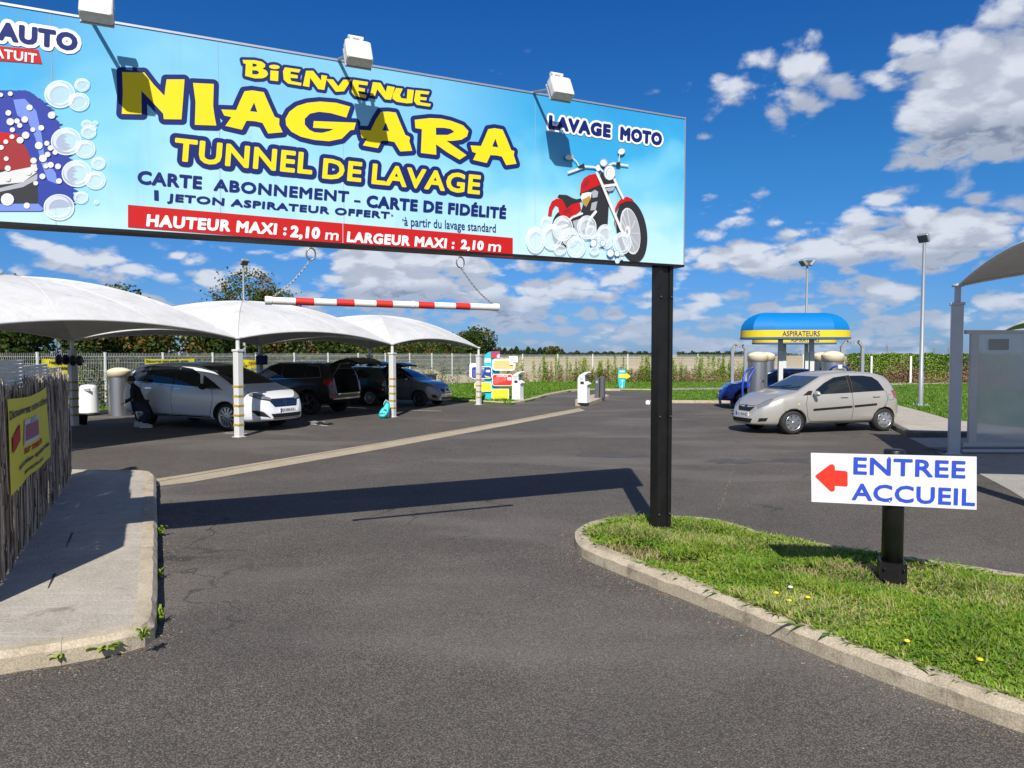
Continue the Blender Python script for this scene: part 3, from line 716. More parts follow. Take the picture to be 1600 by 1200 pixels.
def sky_print():
    m = bpy.data.materials.new('sign_face'); m.use_nodes = True; k = NT(m.node_tree); b = k.n['Principled BSDF']
    t = k.n.new('ShaderNodeTexCoord').outputs['Object']; x, y, z = k.sep(t)[:3]
    n = k.noise(k.vmath('MULTIPLY', t, (1, 1, 1.5)), .9, 3, .5, .3)
    g = k.math('ADD', k.math('MULTIPLY', z, .50), k.math('MULTIPLY', k.math('SUBTRACT', n, .5), 1.1))
    col = k.ramp(g, [(.08, (.40, .66, .74)), (.30, (.16, .50, .68)), (.52, (.035, .34, .62)), (.85, (.02, .27, .56))])
    u = k.math('ADD', k.math('MULTIPLY', x, U.x), k.math('MULTIPLY', y, U.y))
    mid = k.math('SUBTRACT', 1, k.math('ABSOLUTE', k.math('MULTIPLY', k.math('ADD', u, SL / 2), 1 / 2.1)), clamp=True)
    col = k.mix(k.math('MULTIPLY', k.smooth(mid, .0, .7), .48), col, (.36, .64, .74, 1))
    lowc = k.smooth(k.math('ADD', z, k.math('MULTIPLY', n, .5)), .55, .1)
    col = k.mix(k.math('MULTIPLY', lowc, .55), col, (.55, .70, .76, 1))
    gr = k.noise(k.vmath('MULTIPLY', t, (3, 3, .25)), 3, 5, .6); col = k.mix(k.smooth(gr, .52, .72, 0, .16), col, (.16, .22, .22, 1)); k.l.new(col, b.inputs['Base Color']); b.inputs['Roughness'].default_value = .32
    bn = k.n.new('ShaderNodeBump'); bn.inputs['Strength'].default_value = .12; bn.inputs['Distance'].default_value = .02
    k.l.new(k.noise(t, 1.6, 2), bn.inputs['Height']); k.l.new(bn.outputs[0], b.inputs['Normal'])
    M['sign_face'] = m
sky_print()
sign = thing('billboard', 'huge cyan entrance billboard reading NIAGARA TUNNEL DE LAVAGE on a black post', 'sign', (PR.x, PR.y, 0))
SB = Vector((PR.x, PR.y, 0))
b = MB()
fp = [SP.w(-SL, Z0 + .02, 0), SP.w(-.012, Z0 + .02, 0), SP.w(-.012, Z1 - .012, 0), SP.w(-SL, Z1 - .012, 0)]
b.poly([p - SB - Vector((0, 0, 2.645)) for p in fp]); fo = b.obj('face', 'sign_face', sign, (0, 0, 2.645))
def sbox(u0, u1, v0, v1, d0_, d1_, name, m, par=sign, pl=SP):
    off = par.matrix_basis.translation; bb = MB()
    P = [pl.w(u, v, d) - off for d in (d0_, d1_) for (u, v) in ((u0, v0), (u1, v0), (u1, v1), (u0, v1))]
    bb.add(P, [(0, 1, 2, 3), (7, 6, 5, 4), (0, 4, 5, 1), (1, 5, 6, 2), (2, 6, 7, 3), (3, 7, 4, 0)])
    return bb.obj(name, m, par)
sbox(-SL, 0, Z0 + .019, Z1 - .012, -.10, -.003, 'casing', 'white_plastic')
sbox(-SL, 0, Z1 - .011, Z1 + .004, -.002, .006, 'frame', 'alu'); sbox(-.012, 0, Z0 + .02, Z1 - .012, -.002, .006, 'frame', 'alu')
sbox(-SL, 0, Z0 - .002, Z0 + .018, -.165, .006, 'frame', 'black_steel')
for u in (-.185, -SL + .3):
    b = MB(); ang = math.atan2(U.y, U.x); c = SP.w(u, 0, -.09)
    for (dx, w_) in ((-.062, .04), (.062, .04)):
        b.box(Vector((c.x, c.y, 1.37)) + Vector((U.x * dx, U.y * dx, 0)), (w_, .12, 2.66), ang)
    b.box((c.x, c.y, 1.37), (.10, .085, 2.66), ang); b.box((c.x, c.y, .11), (.22, .2, .02), ang)
    b.shift(SB); b.obj('post', 'black_steel', sign)

for px_ in (86, 344, 537, 836):
    u_s = SP.px(px_, 300)[0]; sbox(u_s - .0012, u_s + .0012, Z0 + .02, Z1 - .012, .0012, .0022, 'sheet_seam', 'print_grey')
# ---- hand-cut display letters, traced on the print
def z1(pts): return [(180 + x / 5, 80 + y / 5) for x, y in pts]
def z2(pts): return [(480 + x / 4.4444, 120 + y / 4.4444) for x, y in pts]
def ell(cx, cy, rx, ry, n=20, rot=0):
    o = []
    for i in range(n):
        a = 2 * math.pi * i / n; x, y = rx * math.cos(a), ry * math.sin(a); c, s_ = math.cos(R(rot)), math.sin(R(rot))
        o.append((cx + x * c - y * s_, cy + x * s_ + y * c))
    return o
def trace(px_outer, holes=(), pl=SP):
    f = lambda L: [pl.px(*p) for p in L]
    return tri2d(f(px_outer), [f(h) for h in holes])
def rounded(L, it=1):
    for _ in range(it):
        Q = []
        for i in range(len(L)):
            a, b_ = L[i], L[(i + 1) % len(L)]
            Q += [(a[0] * .78 + b_[0] * .22, a[1] * .78 + b_[1] * .22), (a[0] * .22 + b_[0] * .78, a[1] * .22 + b_[1] * .78)]
        L = Q
    return L
NIA = [(z1([(55, 165), (185, 168), (228, 168), (300, 262), (385, 350), (392, 290), (402, 222), (542, 222), (530, 380), (518, 535), (380, 533), (375, 490), (290, 398), (205, 310), (206, 400), (208, 495), (52, 492), (60, 330)]), []),
       (z1([(608, 250), (770, 258), (765, 430), (776, 510), (790, 583), (622, 577), (628, 400)]), []),
       (z1([(1010, 315), (1070, 308), (1160, 322), (1200, 415), (1245, 515), (1282, 528), (1280, 575), (1308, 635), (1195, 645), (1150, 562), (1085, 548), (1025, 545), (990, 615), (860, 585), (908, 517), (852, 505), (828, 457), (945, 462), (975, 390)]), [z1([(1085, 402), (1110, 478), (1052, 470)])]),
       ([(547, 167), (541, 184), (516, 177), (498, 175), (484, 178), (476, 186), (476, 195), (483, 203), (491, 207), (503, 208), (515, 205), (521, 202), (489, 200), (490, 189.5), (556, 192), (553, 203), (547, 204), (534, 217), (514, 221), (491, 219), (470, 214), (455, 206), (447, 196), (446, 186), (452, 175), (464, 166), (480, 161), (500, 159), (525, 161)], []),
       (z2([(510, 245), (560, 243), (615, 250), (648, 330), (680, 405), (712, 420), (708, 450), (728, 515), (645, 520), (605, 455), (560, 446), (515, 445), (490, 497), (385, 478), (414, 432), (378, 425), (362, 370), (440, 374), (475, 300)]), [z2([(545, 318), (568, 380), (520, 372)])]),
       (z2([(745, 300), (850, 288), (930, 292), (1000, 308), (1080, 338), (1118, 378), (1108, 415), (1070, 438), (1010, 446), (965, 446), (1035, 495), (1105, 545), (1057, 577), (970, 525), (893, 470), (895, 543), (788, 530), (795, 365), (750, 358)]), [z2([(892, 355), (950, 356), (995, 364), (1020, 384), (975, 405), (893, 405)])]),
       (z2([(1255, 365), (1300, 358), (1355, 368), (1385, 435), (1415, 510), (1437, 517), (1432, 545), (1452, 605), (1380, 615), (1350, 555), (1310, 547), (1270, 545), (1245, 600), (1150, 578), (1172, 532), (1145, 522), (1132, 478), (1205, 482), (1228, 430)]), [z2([(1305, 430), (1325, 492), (1283, 485)])])]
BIE = [(z1([(995, 70), (1090, 72), (1145, 84), (1172, 105), (1170, 125), (1150, 138), (1182, 155), (1194, 180), (1180, 202), (1150, 214), (1090, 215), (1015, 195), (1020, 100), (1002, 98)]), [z1([(1072, 98), (1100, 102), (1108, 114), (1092, 124), (1072, 124)]), z1([(1070, 150), (1110, 154), (1125, 170), (1110, 184), (1070, 182)])]),
       (z1([(1212, 152), (1275, 158), (1272, 237), (1210, 230)]), []), (z1(ell(1243, 125, 42, 17, 14, 4)), []),
       (z1([(1325, 128), (1448, 145), (1435, 170), (1370, 160), (1368, 180), (1425, 190), (1425, 215), (1365, 210), (1375, 235), (1455, 250), (1450, 272), (1350, 255), (1316, 225), (1310, 160)]), []),
       ([(478, 111), (489, 111), (501.5, 126.5), (502, 117.5), (511, 119), (506.5, 141), (497, 139.5), (484.5, 122), (483, 136.5), (473, 134.5)], []),
       (z2([(130, 17), (178, 20), (215, 68), (250, 22), (306, 22), (255, 102), (198, 106)]), []),
       (z2([(318, 22), (422, 38), (416, 62), (356, 54), (355, 75), (400, 84), (398, 106), (352, 99), (356, 116), (412, 130), (405, 150), (330, 135), (308, 108), (312, 50)]), []),
       (z2([(455, 38), (508, 44), (545, 108), (555, 64), (608, 74), (580, 162), (540, 158), (485, 88), (470, 135), (436, 130)]), []),
       (z2([(616, 79), (662, 84), (642, 130), (652, 150), (690, 155), (695, 88), (740, 94), (728, 184), (690, 186), (620, 175), (590, 152), (595, 118)]), []),
       (z2([(752, 94), (848, 104), (840, 125), (785, 119), (782, 140), (830, 146), (825, 166), (780, 161), (785, 178), (858, 190), (850, 209), (760, 196), (740, 170)]), [])]
for word, w_ in ((BIE, .021), (NIA, .034)):
    for k_, (o_, h_) in enumerate(word):
        V, Fc, seg = trace(o_, h_)
        VV, FF = band(seg, w_, .005); put2d('letter_outline', VV, FF, SP, .0030 + .00025 * (k_ % 4), 'navy', sign)
        put2d('letter', V, Fc, SP, .0060, 'print_yellow', sign)
def tbox(x0, x1, base_px, top_px):
    """box in the plane of the sign: x extent in pixels, baseline and cap line both read at x0"""
    (u0, v0) = SP.px(x0, base_px); (_, v1) = SP.px(x0, top_px); (u1, _) = SP.px(x1, base_px)
    return (u0, v0, u1, v1)
yl = dict(d=.0060, m='print_yellow', parent=sign)
lettering('TUNNEL', SP, tbox(274, 487.5, 252, 215.5), bold=.035, shear=.08, outline=[(.034, 'navy')], **yl)
lettering('DE', SP, tbox(503, 566, 279, 247), bold=.035, shear=.08, outline=[(.032, 'navy')], **yl)
lettering('LAVAGE', SP, tbox(580, 751, 288, 255), bold=.035, shear=.08, outline=[(.032, 'navy')], **yl)
nv = dict(d=.0035, m='navy', parent=sign)
lettering('CARTE', SP, tbox(215, 316, 287.5, 266), bold=.045, shear=.06, **nv)
lettering('ABONNEMENT', SP, tbox(333.5, 545.5, 298, 279), bold=.045, shear=.06, **nv)
lettering('-', SP, tbox(553, 563, 315.5, 312.5), **nv)
lettering('CARTE DE FIDÉLITÉ', SP, tbox(572.5, 791, 324, 300), bold=.045, shear=.06, **nv)
lettering('1', SP, tbox(241, 248, 313, 297), bold=.03, **nv)
lettering('JETON ASPIRATEUR OFFERT', SP, tbox(261, 609, 318, 302), bold=.045, shear=.06, **nv)
lettering('*', SP, tbox(610.5, 614.5, 339, 334), bold=.01, **nv)
lettering('*', SP, tbox(628, 631, 346, 341), bold=.01, **nv)
lettering('à partir du lavage standard', SP, tbox(631.5, 774.5, 357, 338.5), bold=.006, **nv)
# red strip, in two printed sheets
strip_px = [(200, 320), (200, 355), (535, 381.5), (535, 349)]
V, Fc, seg = trace(strip_px[::-1]); put2d('red_strip', V, Fc, SP, .0035, 'print_red', sign)
V, Fc, seg = trace([(536, 349.2), (801, 371.8), (801, 402), (536, 381.6)]); put2d('red_strip', V, Fc, SP, .0035, 'print_red', sign)
wl = dict(d=.0055, m='print_white', parent=sign)
lettering('HAUTEUR MAXI :', SP, tbox(228.5, 448, 354, 334.5), bold=.05, shear=.1, **wl)
lettering('2,10', SP, tbox(453, 500, 373.5, 352), bold=.05, shear=.1, **wl)
lettering('m', SP, tbox(507.5, 529, 374.5, 363), bold=.03, shear=.1, **wl)
lettering('LARGEUR MAXI :', SP, tbox(541.5, 710, 378.5, 361.5), bold=.05, shear=.1, **wl)
lettering('2,10', SP, tbox(719, 755.5, 391.5, 374), bold=.05, shear=.1, **wl)
lettering('m', SP, tbox(762, 782.5, 392.5, 381), bold=.03, shear=.1, **wl)
lettering('LAVAGE', SP, tbox(856.5, 954, 202, 179.5), .0060, 'navy', sign, bold=.07, shear=.04, outline=[(.018, 'print_white')])
lettering('MOTO', SP, tbox(968, 1034, 219, 197.5), .0060, 'navy', sign, bold=.07, shear=.04, outline=[(.018, 'print_white')])
lettering('AUTO', SP, tbox(-4, 121.5, 63, 33), .0060, 'navy', sign, bold=.06, shear=.05, outline=[(.022, 'print_white')])
V, Fc, seg = trace([(-70, 66), (60, 78), (66, 100), (-70, 90)]); put2d('red_tag', V, Fc, SP, .0035, 'print_red', sign)
lettering('GRATUIT', SP, tbox(-41, 58, 85.5, 70), bold=.03, shear=.05, **wl)

# ---- printed picture: bubbles, wash brush, motorcycle
def cm(name, col, al, rough=.4):
    m = mat(name, col, rough); m.node_tree.nodes['Principled BSDF'].inputs['Alpha'].default_value = al; return m
cm('bubble', (.80, .90, .95), .42); cm('bubble_shine', (.9, .95, .98), .5); cm('bubble_rim', (.85, .93, .97), .75)
_lay = [0]
def pic(px_outer, m, d=None, holes=(), name='picture', par=sign):
    V, Fc, seg = trace(px_outer, holes)
    if d is None: _lay[0] += 1; d = .003 + .00035 * _lay[0]
    return put2d(name, V, Fc, SP, d, m, par)
def stroke(pts, w, m, name='picture', zz=None):
    P = [SP.px(*p) for p in pts]; seg = np.array([(P[i], P[i + 1]) for i in range(len(P) - 1)])
    V, Fc = band(seg, w, max(w / 2.5, .002)); _lay[0] += 1
    return put2d(name, V, Fc, SP, .003 + .00035 * _lay[0], m, sign)
def bubble(cx, cy, rx, ry, d):
    pic(ell(cx, cy, rx, ry, 26), 'bubble', d, name='bubble_print')
    pic(ell(cx, cy, rx, ry, 26), 'bubble_rim', d + .0007, [ell(cx, cy, rx * .93, ry * .93, 26)], 'bubble_rim')
    pic(ell(cx - rx * .1, cy - ry * .1, rx * .78, ry * .78, 22), 'bubble_shine', d + .0014, [ell(cx + rx * .05, cy + ry * .1, rx * .7, ry * .68, 22)], 'bubble_shine')
# furry blue brush arch
def fur(cx_l, pts, amp, m):
    out = []
    for i in range(len(pts)):
        a = pts[i]; b_ = pts[(i + 1) % len(pts)]; n = max(1, int(math.hypot(b_[0] - a[0], b_[1] - a[1]) / 3.0))
        for k in range(n):
            t = k / n; x = a[0] + (b_[0] - a[0]) * t; y = a[1] + (b_[1] - a[1]) * t
            if k % 2: x += amp * random.uniform(.5, 1.2) * (1 if x > cx_l else -.3); y += random.uniform(-1, 2.5)
            out.append((x, y))
    return out
_lay[0] = 0
q3 = lambda pts: [(x / 3.3333, y / 3.3333) for x, y in pts]
pic(fur(20, q3([(-260, 620), (-140, 500), (0, 470), (130, 470), (220, 530), (290, 620), (330, 740), (370, 880), (380, 1010), (370, 1075), (200, 1090), (-260, 1090)]), 9, ''), 'print_blue')
pic(q3([(70, 520), (130, 515), (190, 580), (215, 690), (235, 830), (290, 900), (300, 960), (250, 940), (215, 850), (185, 720), (150, 640), (90, 600)]), 'print_paleblue')
pic(q3([(-260, 760), (-60, 700), (60, 700), (130, 760), (165, 830), (190, 905), (195, 960), (200, 1060), (-260, 1060)]), 'print_black')
pic(q3([(-260, 900), (-20, 905), (190, 850), (195, 895), (120, 950), (-260, 990)]), 'print_lightgrey')
pic(q3([(-260, 990), (0, 980), (120, 950), (195, 905), (195, 935), (120, 975), (0, 1000), (-260, 1010)]), 'print_grey')
pic(q3([(-260, 760), (-60, 690), (60, 700), (130, 760), (165, 830), (160, 870), (60, 890), (-60, 880), (-260, 880)]), 'print_darkred')
pic(q3([(-260, 730), (-60, 680), (50, 695), (110, 705), (60, 735), (-60, 745), (-260, 770)]), 'print_red')
pic(q3([(-260, 1062), (200, 1062), (230, 1090), (215, 1100), (-260, 1100)]), 'print_paleblue')
_bd = .0065
for i, (x, y, rx, ry) in enumerate(((312, 492, 80, 72), (428, 444, 40, 35), (412, 532, 55, 48), (452, 648, 28, 22), (497, 642, 14, 12), (462, 690, 40, 34), (484, 668, 20, 15),
                      (346, 738, 80, 72), (444, 778, 54, 48), (512, 852, 38, 33), (400, 905, 78, 70), (497, 940, 54, 47), (422, 1030, 38, 32), (308, 1080, 80, 68), (502, 1055, 13, 11))):
    bubble(x / 3.333, y / 3.333, rx / 3.333, ry / 3.333, _bd + .0003 * (i % 3))
for i, (x, y, r) in enumerate(((155, 562, 16), (270, 602, 20), (130, 624, 18), (90, 632, 14), (104, 655, 14), (55, 636, 20), (45, 590, 15), (55, 490, 13), (6, 496, 12), (216, 668, 15), (172, 677, 13), (135, 706, 20), (106, 732, 18), (66, 678, 14), (64, 714, 13),
                  (203, 760, 20), (245, 748, 14), (264, 772, 15), (225, 826, 20), (249, 806, 15), (176, 838, 17), (265, 860, 16), (303, 868, 16), (222, 920, 16), (308, 944, 15), (187, 955, 13), (141, 1072, 17), (40, 1040, 34), (42, 878, 16), (42, 932, 15), (288, 795, 13), (240, 866, 14), (32, 740, 13), (8, 770, 13), (34, 828, 13), (185, 882, 12), (150, 898, 16))):
    pic(ell(x / 3.333, y / 3.333, r / 3.333, r / 3.333 * .95, 12), 'print_lightgrey' if i % 3 else 'print_white', .0086 + .0003 * (i % 2), name='foam_dot')

# motorcycle
def m3(pts): return [(830 + x / 5.4545, 200 + y / 5.4545) for x, y in pts]
_lay[0] = 0
E = lambda *a, **k: m3(ell(*a, **k))
pic(E(265, 870, 92, 165, 30), 'print_black'); pic(E(268, 872, 60, 118, 24), 'print_grey'); pic(E(262, 905, 36, 60, 18), 'print_chrome')
pic(m3([(140, 752), (150, 680), (175, 625), (215, 602), (262, 608), (285, 650), (300, 690), (335, 650), (410, 625), (425, 700), (350, 760), (270, 765), (240, 740), (228, 672), (205, 660), (180, 700), (172, 752)]), 'print_red')
pic(m3([(340, 665), (348, 735), (343, 760), (336, 735)]), 'print_darkred'); pic(m3([(262, 710), (300, 690), (335, 680), (330, 722), (290, 735)]), 'print_darkred')
pic(m3([(222, 590), (235, 568), (300, 572), (355, 600), (385, 608), (430, 598), (425, 628), (345, 650), (300, 685), (278, 640), (262, 608)]), 'print_black')
pic(m3([(410, 560), (520, 500), (600, 480), (655, 540), (660, 640), (648, 850), (560, 940), (440, 920), (420, 720), (440, 650)]), 'print_black')
pic(m3([(340, 770), (430, 740), (545, 700), (560, 720), (520, 780), (420, 830), (330, 850), (240, 850), (300, 800)]), 'print_black')
pic(m3([(350, 795), (445, 765), (470, 860), (380, 900)]), 'print_grey')
pic(m3([(413, 560), (420, 480), (445, 430), (490, 400), (545, 392), (575, 440), (585, 485), (520, 510), (450, 545)]), 'print_red')
pic(m3([(430, 510), (455, 455), (500, 430), (470, 500)]), 'print_darkred')
pic(m3([(415, 590), (430, 560), (480, 548), (512, 550), (505, 600), (465, 676), (440, 650)]), 'print_chrome')
pic(m3([(430, 612), (460, 600), (490, 580), (505, 598), (465, 676), (440, 648)]), 'print_gold')
pic(m3([(510, 545), (540, 528), (568, 545), (560, 590), (520, 598)]), 'print_grey'); pic(m3([(512, 640), (560, 625), (545, 700), (500, 705)]), 'print_grey')
pic(m3([(555, 890), (590, 840), (640, 830), (650, 900), (655, 950), (600, 950)]), 'print_grey')
stroke(m3([(300, 800), (350, 760), (430, 730)]), .009, 'print_chrome'); stroke(m3([(475, 830), (500, 770), (545, 715)]), .013, 'print_chrome')
stroke(m3([(140, 850), (220, 855), (300, 830)]), .014, 'print_chrome'); stroke(m3([(250, 905), (340, 895), (460, 925), (560, 935)]), .014, 'print_chrome')
# front wheel and fork
pic(E(852, 878, 128, 268, 40, rot=-9), 'print_black'); pic(E(838, 880, 82, 200, 34, rot=-9), 'print_lightgrey'); pic(E(842, 878, 74, 186, 34, rot=-9), 'print_grey')
for (xa, ya, xb, yb) in ((812, 700, 838, 850), (770, 712, 812, 850), (755, 775, 800, 855), (880, 790, 848, 865), (910, 900, 848, 898), (915, 1020, 840, 920), (880, 1075, 835, 930), (790, 1030, 815, 930)):
    stroke(m3([(xa, ya), (xb, yb)]), .0028, 'print_chrome')
pic(m3([(712, 720), (706, 690), (730, 640), (765, 598), (810, 588), (850, 605), (868, 628), (800, 628), (745, 655), (722, 700)]), 'print_red')
pic(m3([(706, 770), (714, 860), (708, 830), (700, 800)]), 'print_darkred')
pic(E(815, 885, 24, 50, 16), 'print_chrome'); pic(E(808, 890, 12, 26, 12), 'print_grey')
pic(m3([(585, 380), (700, 400), (715, 480), (600, 500), (570, 440)]), 'print_black')
stroke(m3([(552, 385), (600, 490), (665, 650), (760, 870), (790, 910)]), .014, 'print_chrome')
stroke(m3([(700, 440), (735, 520), (775, 600)]), .012, 'print_chrome')
stroke(m3([(600, 500), (720, 485)]), .012, 'print_chrome'); pic(m3([(615, 518), (708, 502), (690, 535), (650, 545)]), 'print_grey')
stroke(m3([(310, 382), (400, 350), (440, 335)]), .010, 'print_chrome'); stroke(m3([(440, 330), (520, 335), (580, 350), (600, 370)]), .008, 'print_chrome')
stroke(m3([(655, 318), (690, 302), (740, 312), (815, 322)]), .007, 'print_chrome')
pic(m3([(385, 335), (440, 305), (450, 345), (400, 352)]), 'print_black'); pic(m3([(715, 300), (748, 290), (752, 335), (715, 330)]), 'print_black')
stroke(m3([(395, 322), (375, 285), (345, 262)]), .004, 'print_chrome'); stroke(m3([(738, 290), (742, 240), (750, 215)]), .004, 'print_chrome')
pic(E(315, 252, 36, 28, 16), 'print_grey'); pic(E(312, 256, 28, 19, 16), 'print_chrome')
pic(E(760, 205, 32, 27, 16, rot=-25), 'print_grey'); pic(E(758, 205, 27, 22, 16, rot=-25), 'print_white')
pic(E(608, 300, 34, 34, 16), 'print_grey'); pic(E(605, 302, 27, 26, 16), 'print_chrome'); pic(E(560, 345, 20, 28, 12), 'print_chrome')
pic(E(656, 385, 50, 66, 24), 'print_grey'); pic(E(658, 387, 44, 58, 24), 'print_white'); pic(E(660, 390, 34, 46, 20), 'print_paleblue')
pic(E(662, 392, 31, 43, 20), 'print_white')
for i, (x, y, rx, ry) in enumerate(((30, 955, 82, 112), (120, 820, 48, 68), (170, 930, 90, 110), (260, 858, 88, 108), (466, 850, 82, 102), (375, 1015, 82, 92), (235, 1040, 52, 46), (500, 890, 50, 62), (620, 915, 72, 92), (765, 985, 80, 96), (530, 1050, 42, 36), (560, 960, 60, 60), (638, 990, 44, 40), (320, 930, 70, 80))):
    bubble(*m3([(x, y)])[0], rx / 5.4545, ry / 5.4545, _bd + .0110 + .00025 * (i % 4))
for i, (x, y, r) in enumerate(((520, 985, 30), (665, 1068, 32), (722, 1072, 24), (724, 1135, 22), (764, 1113, 12), (600, 985, 24))):
    pic(E(x, y, r, r * 1.12, 18), 'print_midblue', .0205, name='bubble_print'); pic(E(x, y, r * .84, r * .95, 18), 'print_white', .0210, name='bubble_print')

# ---- sign lamps: arm out over the face, head tipped down
mat('lamp_white', (.72, .73, .70), .5, noise=(30, .7, (.42, .42, .34))); mat('galv', (.40, .42, .44), .45, .7, noise=(8, .5, (.28, .29, .3)))
LBL = {0: 'white floodlight above the NIAGARA billboard, nearest the motorcycle picture', 1: 'middle white floodlight above the billboard, over BIENVENUE', 2: 'white floodlight cut off by the top edge of the photo'}
def sign_lamp(u, lb):
    base = SP.w(u, Z1, 0); t = thing('sign_floodlight', lb, 'floodlight', base, math.atan2(U.y, U.x), 'floodlights on arms along the top of the billboard')
    # local: x along the sign, -y towards the viewer
    b = MB(); b.tube([(0, .05, -.06), (0, -.01, .0), (.05, -.30, -.06)], .013, 8); b.box((0, .03, -.07), (.07, .04, .1)); b.obj('arm', 'galv', t)
    rx = Matrix.Rotation(R(-28), 3, 'X')
    b = MB(); c = Vector((.075, -.36, -.075))
    b.rbox(c, (.19, .085, .18), .018, rx); b.obj('housing', 'lamp_white', t)
    b = MB(); b.box(c + rx @ Vector((0, .056, 0)), (.19, .012, .17), rx); b.obj('glass', 'print_grey', t)
    b = MB(); b.box(c + rx @ Vector((-.04, .0, .125)), (.018, .03, .05), rx); b.box(c + rx @ Vector((.03, .0, .125)), (.018, .03, .05), rx); b.tube([c + rx @ Vector((-.06, 0, .15)), c + rx @ Vector((.05, 0, .15))], .02, 8); b.obj('hinge', 'lamp_white', t)
    return t
for i, u in enumerate((-1.617, -3.28, -4.93)): sign_lamp(u, LBL[i])

# ---- height bar on chains
t = thing('height_bar', 'red and white striped height limit bar hanging on chains under the billboard', 'barrier', SP.w(-2.9, 2.2, -.02))
T0 = t.location.copy()
mat('pvc_white', (.78, .77, .73), .4, noise=(5, .5, (.6, .58, .5))); mat('pvc_red', (.66, .03, .02), .4, noise=(9, .5, (.5, .03, .02))); mat('chain', (.28, .27, .26), .4, .9)
def upx(x): return SP.px(x, 475)[0]
ed = [416, 462, 491, 526, 554, 588, 614, 654, 679, 712, 735, 779]
zz = lambda u: 2.205 + .0
for i in range(len(ed) - 1):
    u0, u1 = upx(ed[i]), upx(ed[i + 1]); b = MB(); b.tube([SP.w(u0, 2.205, -.02) - T0, SP.w(u1, 2.203, -.02) - T0], .0285, 14)
    b.obj('red_band' if i % 2 else 'white_band', 'pvc_red' if i % 2 else 'pvc_white', t)
for x0, x1 in ((414.5, 425), (772, 780), (645, 648)):
    b = MB(); b.tube([SP.w(upx(x0), 2.205, -.02) - T0, SP.w(upx(x1), 2.205, -.02) - T0], .0325, 14); b.obj('end_cap' if x0 != 645 else 'coupling', 'pvc_white', t)
for (ru, eu) in ((-3.50, -3.78), (-2.285, -2.0)):
    b = MB(); c = SP.w(ru, Z0 - .075, -.02)
    b.tube([c + Vector((U.x * .034 * math.cos(a), U.y * .034 * math.cos(a), .045 * math.sin(a))) - T0 for a in np.linspace(0, 2 * math.pi, 17)], .0065, 6); b.obj('shackle', 'chain', t)
    b = MB(); p0 = SP.w(ru, Z0 - .115, -.02); p1 = SP.w(eu, 2.235, -.02); n = 26
    for k in range(n):
        q = p0.lerp(p1, (k + .5) / n) - T0; q.z -= .03 * math.sin(math.pi * (k + .5) / n); d = (p1 - p0).normalized(); s_ = d.cross(Vector((0, 1, 0)) if k % 2 else Vector((.6, 0, 1))).normalized()
        L_ = (p1 - p0).length / n * .72
        b.tube([q + d * L_ * math.cos(a) + s_ * .006 * math.sin(a) for a in np.linspace(0, 2 * math.pi, 9)], .0022, 4, cap=False)
    b.obj('chain', 'chain', t)

# ---- ENTREE ACCUEIL board on its own post
pc = gp(1393, 911, .1); ent = thing('direction_sign', 'white ENTREE ACCUEIL board with red arrow on a short black post', 'sign', (pc.x, pc.y, .1))
E0 = ent.location.copy(); py_ = pc.y
b = MB(); b.lathe((0, 0, 0), [(.0, .0), (.073, .0), (.073, .99), (.066, 1.0), (.0, 1.0)], 24); b.obj('post', 'black_steel', ent)
b = MB(); b.box((0, 0, .085), (.178, .178, .17), -.36)
for sx in (-1, 1):
    for zz_ in (.05, .13): b.lathe((sx * .06 - .035, -.098 - sx * .022, zz_), [(.0, -.01), (.008, -.01), (.008, .01)], 6, axis='Y')
b.obj('socket', 'black_steel', ent)
mat('board_white', (.66, .67, .69), .4, noise=(3, .25, (.58, .58, .58))); mat('print_royal', (.03, .07, .48), .35); mat('arrow_red', (.80, .035, .02), .35)
EP = Plane((pc.x, py_ - .088, 0), (math.cos(R(-3.2)), math.sin(R(-3.2)), 0))
def epx(L): return [EP.px(*p) for p in L]
V, Fc, seg = tri2d(epx([(1267, 707.5), (1526, 713.5), (1526, 797), (1268, 784)]))
b = MB(); bb = [EP.w(x, y, 0) - E0 for x, y in epx([(1268, 784), (1526, 796.5), (1526, 713.5), (1267, 707.5)])]; b.prism(bb, -EP.n * .005); b.obj('board', 'board_white', ent)
mat('arrow_red', (.80, .035, .02), .35)
V, Fc, seg = tri2d(epx([(1273.5, 744), (1275, 742), (1297, 725.5), (1300.5, 725), (1303, 727), (1304.3, 729), (1304.3, 734.5), (1322, 736), (1324.2, 738), (1324.3, 758), (1322.5, 760), (1304.3, 758.8), (1304.3, 765), (1303, 767), (1300, 768), (1297, 767), (1275, 746)])); put2d('arrow', V, Fc, EP, .003, 'arrow_red', ent)
def ebox(x0, x1, b_, t_): u0, v0 = EP.px(x0, b_); u1, v1 = EP.px(x1, b_); return (u0, v0, u1, EP.px(x0, t_)[1])
def elet(tx, x0, x1, bl, br, tl):
    V, Fc, seg = text2d(tx, 0, 1.06); (u0, v0), (u1, v1) = EP.px(x0, bl), EP.px(x1, br); vt = EP.px(x0, tl)[1]
    lo = V.min(0); hi = V.max(0); f = (V - lo) / (hi - lo); g = (seg - lo) / (hi - lo); mp = lambda f: np.stack([u0 + f[..., 0] * (u1 - u0), v0 + (v1 - v0) * f[..., 0] + f[..., 1] * (vt - v0)], -1)
    V = mp(f); VV, FF = band(mp(g), .0045, .0018); put2d('lettering_edge', VV, FF, EP, .0034, 'print_royal', ent)
    put2d('lettering', V, Fc, EP, .003, 'print_royal', ent)
elet('ENTREE', 1334, 1507, 740, 746.5, 715); elet('ACCUEIL', 1331.5, 1522, 780.5, 790, 755.5)
